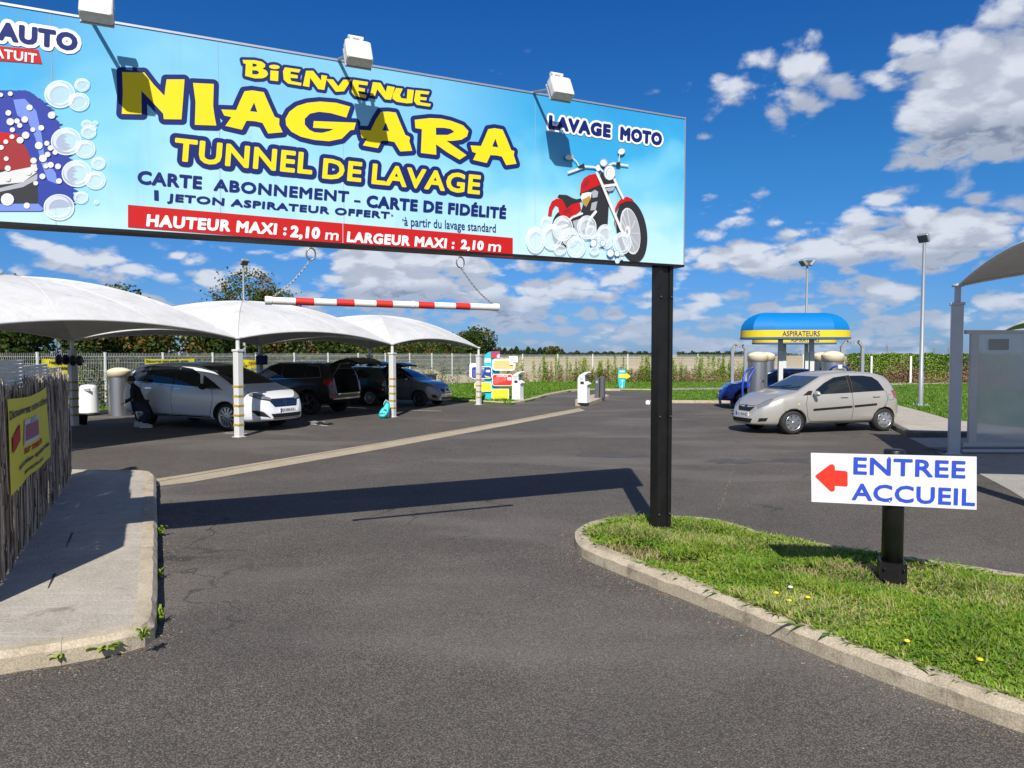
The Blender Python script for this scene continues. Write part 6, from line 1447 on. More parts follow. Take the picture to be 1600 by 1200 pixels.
def smooth_eval(o, level=2, cutters=()):
    m = o.modifiers.new('s', 'SUBSURF'); m.levels = level; m.render_levels = level
    for c in cutters:
        bm_ = o.modifiers.new('b', 'BOOLEAN'); bm_.operation = 'DIFFERENCE'; bm_.object = c; bm_.solver = 'EXACT'
        try: bm_.material_mode = 'TRANSFER'
        except Exception: pass
    dg = bpy.context.evaluated_depsgraph_get(); me = bpy.data.meshes.new_from_object(o.evaluated_get(dg))
    o.modifiers.clear(); old = o.data; o.data = me; bpy.data.meshes.remove(old)
    return o
class Car:
    def __init__(s, name, label, sp, paint_m, group=None):
        s.sp = sp; s.paint = paint_m; s.t = thing(name, label, 'car', (0, 0, 0), 0, group)
        xs = sorted(set([p[0] for p in sp['top']] + [p[0] for p in sp['wide']] + list(np.linspace(sp['top'][0][0], sp['top'][-1][0], 22))))
        # merge stations that lie too close
        X = [xs[0]]
        for x in xs[1:]:
            if x - X[-1] > .05: X.append(x)
        if xs[-1] - X[-1] > 1e-6: X[-1] = xs[-1]
        f = lambda k, x: float(np.interp(x, [p[0] for p in sp[k]], [p[1] for p in sp[k]]))
        V = []; NP = 12
        for x in X:
            zb, zs, zt, w, wt = f('bot', x), f('belt', x), f('top', x), f('wide', x), f('topw', x)
            zt = max(zt, zs + .015); h = zs - zb; ws = w * sp.get('tumble', .965)
            half = [(0, zb), (w * .62, zb), (w * .93, zb + .02), (w * .985, zb + h * .22), (w, zb + h * .52), (w * .995, zb + h * .80), (ws, zs), (ws + (wt - ws) * .42, zs + (zt - zs) * .48), (wt + .015, zs + (zt - zs) * .86), (wt * .90, zt - .012 * min(1, (zt - zs) * 4)), (wt * .5, zt + .008), (0, zt + .014)]
            V.append(half)
        b = MB(); n = NP * 2 - 2; rings = []
        for x, half in zip(X, V):
            ring = [(x, y, z) for y, z in half] + [(x, -y, z) for y, z in half[-2:0:-1]]; rings.append(ring)
        allv = [p for r in rings for p in r]; fs = []
        for i in range(len(rings) - 1):
            for k in range(n): j = (k + 1) % n; fs.append((i * n + k, i * n + j, (i + 1) * n + j, (i + 1) * n + k))
        # closed ends through a shrunken ring
        def cap(i0, sgn):
            r = rings[i0]; cz = sum(p[2] for p in r) / n; o = len(allv)
            allv.extend([(p[0] + sgn * .025, p[1] * .72, cz + (p[2] - cz) * .72) for p in r]); base = i0 * n
            for k in range(n): j = (k + 1) % n; fs.append((base + k, base + j, o + j, o + k))
            o2 = len(allv); allv.extend([(p[0] + sgn * .03, p[1] * .3, cz + (p[2] - cz) * .3) for p in r])
            for k in range(n): j = (k + 1) % n; fs.append((o + k, o + j, o2 + j, o2 + k))
            fs.append(tuple(range(o2, o2 + n)))
        cap(0, -1); cap(len(rings) - 1, 1)
        b.add(allv, fs, 0, True); body = b.obj('body', paint_m, s.t)
        s.wb = sp['wb']; s.R = sp['R']; s.tw = sp['track']; cut = []
        for sx in (-1, 1):
            for sy in (-1, 1):
                c = MB(); c.lathe((sx * s.wb / 2, sy * (s.tw + .16), s.R * .98), [(0, -.36), (s.R * 1.17, -.36), (s.R * 1.17, .4), (0, .4)], 28, axis='Y', smooth=False); cut.append(c.obj('cut', 'well'))
        for (c0_, sz, rot) in sp.get('cuts', []): c = MB(); c.box(c0_, sz, Matrix.Rotation(rot, 3, 'Y')); cut.append(c.obj('cut', sp.get('cutmat', 'cargo_dark')))
        bpy.context.view_layer.update(); smooth_eval(body, 2, cut)
        for c in cut: bpy.data.objects.remove(c)
        for p in body.data.polygons: p.use_smooth = True
        if 'well' not in [m.name for m in body.data.materials if m]: body.data.materials.append(M['well'])
        s.body = body
        bm = bmesh.new(); bm.from_mesh(body.data); s.bvh = BVHTree.FromBMesh(bm); bm.free()
    def hit(s, h, v, az, off):
        """project (h, v) seen from azimuth az (0 = from the front +x, 90 = from the left +y)"""
        a = R(az); d = Vector((math.cos(a), math.sin(a), 0)); r = Vector((-math.sin(a), math.cos(a), 0))
        o = d * 6 + r * h + Vector((0, 0, v)); loc, nor, idx, dist = s.bvh.ray_cast(o, -d)
        if loc is None: return None
        if nor.dot(d) < 0: nor = -nor
        return loc + nor * off
    def patch(s, name, poly, az, m, off=.004, cell=.07, par=None, label=None):
        if az not in (0, 90, -90, 180):      # poly is given as (y, z) near the corner: turn it into the oblique view
            x0 = s.sp['top'][-1][0] - .26 if abs(az) < 90 else s.sp['top'][0][0] + .20
            poly = [(-x0 * math.sin(R(az)) + y * math.cos(R(az)), z) for y, z in poly]
        bm = bmesh.new(); bm.faces.new([bm.verts.new((x, y, 0)) for x, y in poly])
        P = np.array(poly); lo, hi = P.min(0), P.max(0)
        for ax in (0, 1):
            k = lo[ax] + cell
            while k < hi[ax]:
                no = (1, 0, 0) if ax == 0 else (0, 1, 0); co = (k, 0, 0) if ax == 0 else (0, k, 0)
                bmesh.ops.bisect_plane(bm, geom=bm.verts[:] + bm.edges[:] + bm.faces[:], plane_co=co, plane_no=no); k += cell
        bm.verts.ensure_lookup_table(); bad = []
        for v in bm.verts:
            q = s.hit(v.co.x, v.co.y, az, off)
            if q is None: bad.append(v)
            else: v.co = q
        if bad: bmesh.ops.delete(bm, geom=bad, context='VERTS')
        if not bm.faces: bm.free(); return None
        bmesh.ops.recalc_face_normals(bm, faces=bm.faces)
        me = bpy.data.meshes.new(name); bm.to_mesh(me); bm.free(); me.materials.append(M[m]); me.polygons.foreach_set('use_smooth', [True] * len(me.polygons))
        o = link(name, me, par or s.t)
        if label: o['label'] = label
        return o
    def line(s, name, pts, az, w, m='car_gap', off=.0035, par=None):
        if az not in (0, 90, -90, 180):
            x0 = s.sp['top'][-1][0] - .26 if abs(az) < 90 else s.sp['top'][0][0] + .20
            pts = [(-x0 * math.sin(R(az)) + y * math.cos(R(az)), z) for y, z in pts]
        segs = []
        for a, b_ in zip(pts, pts[1:]):
            n = max(1, int(math.hypot(b_[0] - a[0], b_[1] - a[1]) / .05)); segs += [(a[0] + (b_[0] - a[0]) * i / n, a[1] + (b_[1] - a[1]) * i / n) for i in range(n)]
        segs.append(pts[-1]); b = MB(); L, Rr = [], []
        for i, p in enumerate(segs):
            q = segs[min(i + 1, len(segs) - 1)]; o_ = segs[max(i - 1, 0)]; d = Vector((q[0] - o_[0], q[1] - o_[1])); d.normalize(); n = Vector((-d.y, d.x)) * w / 2
            A, B = s.hit(p[0] + n.x, p[1] + n.y, az, off), s.hit(p[0] - n.x, p[1] - n.y, az, off)
            if A is None or B is None: continue
            L.append(A); Rr.append(B)
        if len(L) < 2: return
        b.grid([L, Rr]); return b.obj(name, m, par or s.t)
    def wheels(s, rim='rim_silver', spokes=7, rimk=.68, cover=False, steer=0):
        Rr = s.R; w = .20; made = {}
        for sx in (1, -1):
            for sy in (-1, 1):
                e = bpy.data.objects.new('wheel', None); COL.objects.link(e); e.parent = s.t; e.location = (sx * s.wb / 2, sy * (s.tw - .005), Rr); e.rotation_euler = (0, random.uniform(0, 1), (0 if sy < 0 else math.pi) + (R(steer) if sx > 0 else 0))
                if not made:
                    b = MB(); b.lathe((0, 0, 0), [(Rr * rimk, -.02), (Rr * .80, -.035), (Rr * .93, -.02), (Rr, .02), (Rr, w - .02), (Rr * .9, w), (Rr * rimk, w)], 40, axis='Y'); made['tyre'] = b.mesh('tyre', 'rubber')
                    b = MB(); q = Rr * rimk; b.lathe((0, 0, 0), [(q * 1.0, -.012), (q * 1.03, -.026), (q * .95, -.02), (q * .9, .03), (q * .88, .12)], 40, axis='Y')
                    for k in range(spokes):
                        a = 2 * math.pi * k / spokes; d = Vector((math.cos(a), 0, math.sin(a))); t_ = Vector((-math.sin(a), 0, math.cos(a)))
                        wi, wo = (q * math.pi / spokes * .40, q * math.pi / spokes * .66) if cover else (q * math.pi / max(spokes, 7) * .26, q * math.pi / max(spokes, 7) * .44)
                        P = [d * q * .12 - t_ * wi, d * q * .12 + t_ * wi, d * q * .93 + t_ * wo, d * q * .93 - t_ * wo]; y0, y1 = (-.028, -.012)
                        b.add([p + Vector((0, y1 - .012, 0)) for p in P[:2]] + [p + Vector((0, y1, 0)) for p in P[2:]] + [p + Vector((0, .03, 0)) for p in P], [(0, 1, 2, 3), (4, 7, 6, 5), (0, 3, 7, 4), (1, 5, 6, 2), (2, 6, 7, 3)])
                    b.lathe((0, 0, 0), [(0, -.034), (q * .16, -.032), (q * .2, -.02), (q * .2, .0)], 16, axis='Y'); made['rim'] = b.mesh('rim', rim)
                    b = MB(); b.lathe((0, 0, 0), [(0, .035), (q * .93, .035), (q * .93, .05), (0, .05)], 24, axis='Y'); made['disc'] = b.mesh('brake_disc', 'trim_black')
                link('tyre', made['tyre'], e); link('rim', made['rim'], e); link('brake_disc', made['disc'], e)
    def mirror(s, x, y, z, sy, m=None, sc=1.0):
        b = MB(); rows = []
        N = 8
        for j in range(7):
            v = -1 + 2 * j / 6; rr = math.sqrt(max(0, 1 - v * v)) ** .7
            rows.append([(x + (.055 * rr * math.cos(a)) * sc + .01, y + sy * (.10 + .10 * v) * sc, z + (.068 * rr * math.sin(a)) * sc) for a in np.linspace(0, 2 * math.pi, N + 1)])
        b.grid(rows); mo = b.obj('mirror', m or s.paint, s.t); b = MB(); b.tube([(x, y - sy * .03, z - .03), (x, y + sy * .04, z - .02)], .025, 6); b.obj('mirror_arm', 'trim_black', mo); return mo
    def place(s, front_px, rear_px, side, sc=None, zs=1.0):
        """front/rear contact pixels of the wheels on the side that is seen; side = -1 for the right-hand side"""
        f, r = gp(*front_px), gp(*rear_px); d = (f - r); d.z = 0; L = d.length; k = L / s.wb; u = d.normalized(); n = Vector((-u.y, u.x, 0))
        ky = sc or k; c = (f + r) / 2 - n * side * s.tw * ky; s.t.location = c; s.t.rotation_euler = (0, 0, math.atan2(u.y, u.x)); s.t.scale = (k, ky, ky * zs); return k
    def plate(s, az, y0, z0_, txt, w=.50, h=.105):
        o = s.hit(y0, z0_, az, .012); a = R(az); d = Vector((math.cos(a), math.sin(a), 0)); r = Vector((-math.sin(a), math.cos(a), 0))
        b = MB(); rot = Matrix.Rotation(a, 3, 'Z'); b.box(o, (.012, w, h), rot); p = b.obj('number_plate', 'plate_white', s.t)
        pl = Plane(o + d * .008, r, (0, 0, 1)); pl.o = o + d * .008
        b = MB(); b.poly([pl.w(x, y, .001) for x, y in ((-w / 2, -h / 2), (-w / 2 + .045, -h / 2), (-w / 2 + .045, h / 2), (-w / 2, h / 2))]); b.obj('plate_band', 'plate_blue', p)
        V, Fc, seg = text2d(txt); V, seg = fit(V, seg, (-w / 2 + .06, -h * .32, w / 2 - .03, h * .32)); b = MB(); b.add([pl.w(x, y, .0015) for x, y in V], Fc); b.obj('plate_lettering', 'print_black', p, fix=False)

# ---------------- small beige hatchback (right)
Y = dict(wb=2.46, R=.292, track=.80, tumble=.955,
    top=[(-1.80, .66), (-1.76, .92), (-1.70, 1.04), (-1.56, 1.30), (-1.40, 1.44), (-1.1, 1.495), (-.5, 1.53), (.0, 1.515), (.30, 1.455), (.62, 1.30), (.95, 1.115), (1.12, 1.03), (1.45, .955), (1.72, .84), (1.90, .70), (2.0, .56), (2.03, .42)],
    belt=[(-1.80, .62), (-1.70, .88), (-1.45, 1.00), (-1.0, 1.005), (0, .955), (.8, .92), (1.1, .915), (1.45, .87), (1.72, .76), (1.90, .62), (2.03, .38)],
    bot=[(-1.80, .34), (-1.6, .25), (-1.1, .21), (1.1, .20), (1.6, .19), (2.03, .22)],
    wide=[(-1.80, .52), (-1.74, .68), (-1.55, .79), (-1.2, .84), (0, .845), (1.2, .845), (1.5, .80), (1.75, .70), (1.92, .56), (2.03, .40)],
    topw=[(-1.80, .45), (-1.60, .56), (-1.3, .60), (-.5, .63), (.2, .62), (.7, .64), (1.12, .72), (1.5, .66), (1.8, .52), (2.03, .34)])
c = Car('parked_car', 'beige five-door hatchback parked in front of the vacuum awning', Y, 'paint_beige'); yar = c
for az, sg in ((90, -1), (-90, 1)):
    # h runs along -x for az 90 and +x for az -90
    S_ = lambda L: [(x * sg, z) for x, z in L]
    c.patch('side_window', S_([(-.28, 1.00), (.72, .965), (.60, 1.09), (.36, 1.25), (.08, 1.38), (-.26, 1.425)]), az, 'glass_car', cell=.09)
    c.patch('side_window', S_([(-1.24, 1.04), (-.36, 1.005), (-.36, 1.42), (-.72, 1.42), (-.98, 1.385), (-1.12, 1.28)]), az, 'glass_car', cell=.09)
    c.patch('quarter_window', S_([(.76, .96), (.98, .95), (.80, 1.06), (.70, 1.06)]), az, 'trim_black', cell=.09)
    c.patch('door_pillar', S_([(-.355, 1.0), (-.285, 1.0), (-.265, 1.43), (-.355, 1.43)]), az, 'trim_black', .0045)
    c.line('door_gap', S_([(.86, .955), (.92, .75), (.88, .42), (.80, .31), (-.30, .30), (-.33, .60), (-.32, 1.0)]), az, .009); c.line('door_gap', S_([(-.33, .30), (-.92, .30), (-1.0, .45), (-1.22, .66), (-1.30, .80), (-1.28, 1.03)]), az, .009)
    c.line('rub_strip', S_([(.74, .60), (-.30, .655)]), az, .05, 'trim_black', .012); c.line('rub_strip', S_([(-.36, .66), (-.98, .70)]), az, .05, 'trim_black', .012)
    for x in (-.10, -.98): o = c.line('door_handle', S_([(x - .10, .905), (x + .10, .90)]), az, .035, 'paint_beige', .022); c.line('handle_recess', S_([(x - .09, .885), (x + .09, .88)]), az, .03, 'car_gap', .006)
    c.line('fuel_flap' if sg == 1 else 'seam', S_([(-1.50, .80), (-1.34, .80), (-1.34, .94), (-1.50, .94), (-1.50, .80)]), az, .006)
    c.patch('indicator', S_([(1.08, .735), (1.14, .735), (1.14, .76), (1.08, .76)]), az, 'board_orange')
    c.line('sill_seam', S_([(-.85, .262), (.85, .262)]), az, .014); c.mirror(.70, .83 * (1 if az > 0 else -1), 1.0, 1 if az > 0 else -1)
c.patch('windscreen', [(-.64, 1.07), (.64, 1.07), (.53, 1.405), (-.53, 1.405)], 0, 'glass_pale', cell=.08); c.line('wiper', [(-.55, 1.10), (-.1, 1.12), (.2, 1.17)], 0, .018, 'trim_black', .02); c.line('wiper', [(0, 1.10), (.3, 1.11), (.55, 1.15)], 0, .018, 'trim_black', .02)
c.patch('rear_window', [(-.54, 1.10), (.54, 1.10), (.46, 1.36), (-.46, 1.36)], 180, 'glass_car')
for sg in (-1, 1):
    c.patch('headlight', [(sg * x, z) for x, z in ((.40, .62), (.64, .74), (.70, .86), (.62, .88), (.44, .78), (.36, .68))], 0 + sg * 24, 'head_glass', .008, .05)
    c.patch('taillight', [(-sg * x, z) for x, z in ((.58, .80), (.80, .84), (.84, 1.03), (.70, 1.06), (.60, .98))], 180 - sg * -30 if False else (180 + sg * 32), 'tail_red', .008, .05)
    c.patch('foglight_recess', [(sg * x, z) for x, z in ((.46, .31), (.62, .33), (.66, .41), (.50, .40))], 0 + sg * 14, 'trim_black', .006, .05)
c.patch('grille', [(-.28, .60), (-.22, .55), (.22, .55), (.28, .60), (.33, .665), (.10, .64), (-.10, .64), (-.33, .665)], 0, 'trim_black', .006, .05); c.patch('air_intake', [(-.36, .28), (.36, .28), (.40, .38), (-.40, .38)], 0, 'trim_black', .006, .06)
c.patch('badge', ell(0, .665, .055, .038, 14), 0, 'chrome', .014, .05); c.line('bonnet_gap', [(-.60, .93), (-.55, .80), (-.34, .685), (.34, .685), (.55, .80), (.60, .93)], 0, .009)
c.plate(0, 0, .47, 'AC-054-BZ'); c.wheels('rim_silver', 8, .66, cover=True); c.place((1239, 679), (1381, 673.6), 1, .92)

# ---------------- white people carrier
Y = dict(wb=2.88, R=.345, track=.86, tumble=.95,
    top=[(-2.37, .72), (-2.34, 1.0), (-2.26, 1.28), (-2.08, 1.52), (-1.85, 1.62), (-1.2, 1.67), (-.4, 1.685), (.25, 1.64), (.75, 1.50), (1.2, 1.30), (1.52, 1.13), (1.75, 1.06), (2.10, .96), (2.32, .84), (2.44, .66), (2.48, .50)],
    belt=[(-2.37, .68), (-2.26, .98), (-2.0, 1.12), (-1.0, 1.10), (0, 1.05), (1.0, .99), (1.5, .97), (2.0, .90), (2.3, .78), (2.48, .46)],
    bot=[(-2.37, .40), (-2.2, .30), (-1.4, .25), (1.4, .23), (2.0, .21), (2.48, .27)],
    wide=[(-2.37, .62), (-2.28, .80), (-2.0, .90), (-1.4, .935), (1.4, .935), (1.9, .90), (2.2, .78), (2.40, .62), (2.48, .46)],
    topw=[(-2.37, .55), (-2.1, .63), (-1.5, .68), (0, .70), (.6, .70), (1.2, .74), (1.55, .80), (2.0, .74), (2.35, .58), (2.48, .40)])
c = Car('people_carrier', 'white people carrier with a chrome-lined grille, its nose behind the hazard post', Y, 'paint_white'); esp = c
for az, sg in ((90, -1), (-90, 1)):
    S_ = lambda L: [(x * sg, z) for x, z in L]
    c.patch('side_window', S_([(-.28, 1.12), (.62, 1.075), (.48, 1.40), (.20, 1.53), (-.20, 1.58)]), az, 'glass_car', cell=.1)
    c.patch('quarter_window', S_([(.70, 1.07), (1.28, 1.04), (.98, 1.20), (.60, 1.38)]), az, 'glass_car', cell=.1)
    c.patch('side_window', S_([(-1.28, 1.165), (-.36, 1.125), (-.28, 1.585), (-1.28, 1.585)]), az, 'glass_car', cell=.1)
    c.patch('side_window', S_([(-1.98, 1.20), (-1.36, 1.17), (-1.36, 1.58), (-1.84, 1.54)]), az, 'glass_car', cell=.1)
    c.patch('door_pillar', S_([(-.355, 1.12), (-.285, 1.12), (-.205, 1.585), (-.275, 1.585)]), az, 'trim_black', .0045); c.patch('door_pillar', S_([(-1.355, 1.17), (-1.285, 1.165), (-1.285, 1.585), (-1.355, 1.58)]), az, 'trim_black', .0045)
    c.line('chrome_strip', S_([(1.32, 1.02), (-.30, 1.095), (-2.02, 1.18)]), az, .018, 'chrome', .012); c.line('chrome_strip', S_([(.95, .33), (-.95, .33)]), az, .035, 'chrome', .012)
    c.patch('sill', S_([(-1.0, .245), (1.0, .235), (.98, .31), (-.98, .31)]), az, 'trim_black', .008, .1)
    c.line('door_gap', S_([(.98, 1.05), (1.06, .8), (.98, .45), (.92, .36), (-.30, .36), (-.34, .7), (-.33, 1.12)]), az, .01); c.line('door_gap', S_([(-.34, .36), (-1.0, .36), (-1.12, .55), (-1.42, .80), (-1.46, 1.15)]), az, .01)
    for x in (-.14, -1.15): c.line('door_handle', S_([(x - .12, 1.01), (x + .12, 1.005)]), az, .035, 'chrome', .02)
    c.mirror(.86, .93 * (1 if az > 0 else -1), 1.10, 1 if az > 0 else -1, 'trim_black', 1.15)
    c.line('shoulder_crease', S_([(1.0, .60), (.3, .52), (-.9, .55)]), az, .012, 'paint_white', .007)
c.patch('windscreen', [(-.72, 1.15), (.72, 1.15), (.58, 1.60), (-.58, 1.60)], 0, 'glass_car', cell=.09); c.patch('rear_window', [(-.6, 1.15), (.6, 1.15), (.5, 1.52), (-.5, 1.52)], 180, 'glass_car')
for sg in (-1, 1):
    c.patch('headlight', [(sg * x, z) for x, z in ((.34, .755), (.62, .80), (.84, .90), (.86, .97), (.70, .95), (.42, .845), (.34, .82))], sg * 22, 'head_glass', .008, .05); c.patch('light_frame', [(sg * x, z) for x, z in ((.34, .745), (.62, .79), (.86, .885), (.86, .90), (.62, .81), (.34, .765))], sg * 22, 'trim_black', .012, .05)
    c.patch('foglight_recess', [(sg * x, z) for x, z in ((.48, .36), (.72, .40), (.82, .52), (.74, .54), (.58, .47))], sg * 16, 'trim_black', .006, .05); c.line('foglight_strip', [(sg * .46, .35), (sg * .60, .49), (sg * .78, .55)], sg * 16, .02, 'chrome', .012)
    c.patch('taillight', [(-sg * x, z) for x, z in ((.60, 1.0), (.90, 1.02), (.94, 1.16), (.70, 1.18))], 180 + sg * 30, 'tail_red', .008, .05)
c.patch('grille', [(-.36, .60), (.36, .60), (.46, .74), (.40, .80), (-.40, .80), (-.46, .74)], 0, 'trim_black', .006, .05)
for z in (.64, .68, .72, .76): c.line('grille_bar', [(-.38 - (z - .6) * .4, z), (-.08, z)], 0, .012, 'chrome', .014); c.line('grille_bar', [(.08, z), (.38 + (z - .6) * .4, z)], 0, .012, 'chrome', .014)
c.patch('badge', [(0, .60), (.065, .70), (0, .80), (-.065, .70)], 0, 'chrome', .022, .04); c.patch('badge_centre', [(0, .655), (.03, .70), (0, .745), (-.03, .70)], 0, 'trim_black', .026, .04)
c.patch('air_intake', [(-.42, .31), (.42, .31), (.50, .44), (-.50, .44)], 0, 'trim_black', .006, .06); c.line('bumper_strip', [(-.46, .335), (.46, .335)], 0, .02, 'chrome', .014)
c.plate(0, 0, .505, 'EX-090-KA'); c.wheels('rim_silver', 12, .72); c.place((355, 673.5), (224, 664.5), -1, .95); 

# ---------------- brown off-roader, seen from behind with the tailgate up
Y = dict(wb=2.80, R=.385, track=.87, tumble=.95,
    top=[(-2.36, .80), (-2.34, 1.12), (-2.20, 1.42), (-2.06, 1.62), (-1.8, 1.71), (-1.0, 1.74), (0, 1.73), (.35, 1.66), (.8, 1.44), (1.12, 1.24), (1.35, 1.18), (2.0, 1.12), (2.28, 1.02), (2.40, .8), (2.42, .6)],
    belt=[(-2.36, .76), (-2.28, 1.06), (-2.0, 1.18), (0, 1.14), (1.1, 1.10), (2.0, 1.03), (2.28, .92), (2.42, .58)],
    bot=[(-2.36, .46), (-2.2, .38), (-1.4, .33), (1.4, .33), (2.42, .38)],
    wide=[(-2.36, .78), (-2.25, .90), (-1.9, .955), (1.9, .955), (2.25, .86), (2.42, .70)],
    topw=[(-2.36, .66), (-2.05, .70), (-1.0, .73), (.3, .72), (1.1, .78), (2.0, .76), (2.42, .55)],
    cuts=[((-2.12, 0, 1.12), (.9, 1.30, .80), 0)])
def dark_suv(Y, paint_m, name, label, wheels):
    c = Car(name, label, Y, paint_m)
    for az, sg in ((90, -1), (-90, 1)):
        S_ = lambda L: [(x * sg, z) for x, z in L]
        c.patch('side_window', S_([(-.28, 1.20), (.92, 1.16), (.62, 1.40), (.28, 1.58), (-.24, 1.63)]), az, 'glass_car', cell=.12)
        c.patch('side_window', S_([(-1.22, 1.22), (-.36, 1.20), (-.32, 1.63), (-1.20, 1.62)]), az, 'glass_car', cell=.12)
        c.patch('side_window', S_([(-1.88, 1.28), (-1.32, 1.24), (-1.30, 1.62), (-1.72, 1.57)]), az, 'glass_car', cell=.12)
        c.line('window_trim', S_([(-1.92, 1.255), (-1.30, 1.215), (.95, 1.14)]), az, .016, 'chrome', .012); c.line('window_trim', S_([(-1.92, 1.255), (-1.75, 1.60), (-1.3, 1.65)]), az, .014, 'chrome', .012)
        c.line('door_gap', S_([(-.32, .45), (-.32, 1.18)]), az, .01); c.line('door_gap', S_([(1.0, .5), (1.02, 1.1)]), az, .01); c.line('door_gap', S_([(-.9, .45), (-1.1, .75), (-1.25, 1.2)]), az, .01)
        for x in (-.12, -1.1): c.line('door_handle', S_([(x - .1, 1.06), (x + .1, 1.055)]), az, .03, paint_m, .02)
        c.line('arch_trim', S_([(-2.28, .50), (-2.1, .44)]), az, .05, 'trim_black', .008); c.patch('sill', S_([(-.9, .36), (.9, .36), (.9, .44), (-.9, .44)]), az, 'trim_black', .006, .12)
        c.line('roof_rail', S_([(-1.7, 1.69), (.2, 1.69)]), az, .02, 'chrome', .03); c.mirror(.80, .93 * (1 if az > 0 else -1), 1.18, 1 if az > 0 else -1)
    c.patch('windscreen', [(-.68, 1.26), (.68, 1.26), (.58, 1.63), (-.58, 1.63)], 0, 'glass_car', cell=.12)
    for sg in (-1, 1):
        c.patch('taillight', [(-sg * x, z) for x, z in ((.66, .98), (.90, .98), (.96, 1.05), (.96, 1.16), (.74, 1.18), (.66, 1.12))], 180 + sg * 22, 'tail_red', .012, .05); c.patch('reflector', [(-sg * x, z) for x, z in ((.62, .58), (.86, .60), (.86, .66), (.62, .65))], 180 + sg * 14, 'tail_red', .012, .05)
    c.line('bumper_chrome', [(-.78, .545), (.78, .545)], 180, .045, 'chrome', .012); c.patch('bumper_lower', [(-.7, .42), (.7, .42), (.76, .50), (-.76, .50)], 180, 'trim_black', .008, .1)
    c.patch('load_sill', [(-.60, .695), (.60, .695), (.60, .73), (-.60, .73)], 180, 'chrome', .014, .1)
    c.wheels(*wheels); return c
def tailgate(c, hinge, length, w, ang, m, lights=True, name='tailgate', glass=True):
    """raised tailgate: a curved, thick shell swung about its top hinge"""
    e = bpy.data.objects.new(name, None); COL.objects.link(e); e.parent = c.t; e.location = hinge; e.rotation_euler = (0, R(ang), 0)
    rows_o, rows_i = [], []
    for i in range(9):
        s_ = i / 8; x = -s_ * length; z = .10 * math.sin(math.pi * s_) + (-.10 * max(0, s_ - .7) / .3); ww = w * (.86 + .14 * math.sin(math.pi * min(1, s_ * 1.2) / 2)) * (1 - .12 * max(0, s_ - .75) / .25)
        rows_o.append([(x, y * ww, z - .04 * y * y) for y in np.linspace(-1, 1, 9)]); rows_i.append([(x, y * ww * .95, z - .09 - .03 * y * y) for y in np.linspace(-1, 1, 9)])
    b = MB(); b.grid(rows_o); b.obj('gate_skin', m, e)
    b = MB(); b.grid(rows_i)
    for ro, ri in ((0, 0), (8, 8)): b.grid([rows_o[ro], rows_i[ri]])
    for k in (0, 8): b.grid([[r[k] for r in rows_o], [r[k] for r in rows_i]])
    b.obj('gate_lining', 'trim_black', e)
    if glass:
        q = lambda r, k: Vector(r[k]) + Vector((0, 0, .006)); b = MB(); b.grid([[q(rows_o[i], k) for k in range(1, 8)] for i in range(1, 4)]); b.obj('rear_window', 'glass_car', e)
        q = lambda r, k: Vector(r[k]) - Vector((0, 0, .006)); b = MB(); b.grid([[q(rows_i[i], k) for k in range(1, 8)] for i in range(1, 4)]); b.obj('rear_window', 'head_glass', e)
    if lights:
        for sy in (-1, 1): b = MB(); b.rbox((-length * .62, sy * w * .86, .04), (.12, .16, .09), .03); b.obj('gate_light', 'tail_red', e)
    b = MB()
    for sy in (-1, 1): b.tube([(-length * .35, sy * w * .8, -.08), (-.02, sy * w * .82, -.42)], .012, 5)
    b.obj('gas_strut', 'steel_grey', e); return e
c = dark_suv(Y, 'paint_brown', 'off_road_car', 'dark brown off-road car with its tailgate raised and rear door open', ('rim_dark', 5, .66)); jeep = c
tailgate(c, (-2.08, 0, 1.70), 1.15, .76, 9, 'paint_brown')
c.line('bumper_step', [(-.62, .70), (.62, .70)], 180, .02, 'chrome', .02)
# rear door swung open
e = bpy.data.objects.new('rear_door', None); COL.objects.link(e); e.parent = c.t; e.location = (-.32, -.94, 0); e.rotation_euler = (0, 0, R(62))
b = MB(); b.prism([(0, 0, .48), (-.78, 0, .48), (-.95, 0, .78), (-.98, 0, 1.18), (-.95, 0, 1.2), (0, 0, 1.2)], (0, .09, 0)); b.obj('door_panel', 'paint_brown', e)
b = MB(); b.tube([(0, .04, 1.2), (-.02, .04, 1.62), (-.72, .04, 1.60), (-.96, .04, 1.2)], .025, 6); b.obj('window_frame', 'trim_black', e); b = MB(); b.poly([(-.02, .03, 1.2), (-.95, .03, 1.2), (-.72, .03, 1.6), (-.03, .03, 1.6)]); b.obj('pane', 'glass_car', e)
c.place((438, 650), (517, 659), -1, .88) if False else None
# heading away from the viewer, rear end at the lower right of its bay
def orient(c, px, Y_, yaw, k, ref=(0, 0)):
    """put the car so that its local point ref stands on the ground under pixel column px at depth Y_"""
    X_ = (px - 800) / F * Y_; a = R(yaw); x, y = ref[0] * k, ref[1] * k
    c.t.location = (X_ - (x * math.cos(a) - y * math.sin(a)), Y_ - (x * math.sin(a) + y * math.cos(a)), 0); c.t.rotation_euler = (0, 0, a); c.t.scale = (k, k, k)
orient(jeep, 519, 20.9, 158, .90, (-2.34, .86))

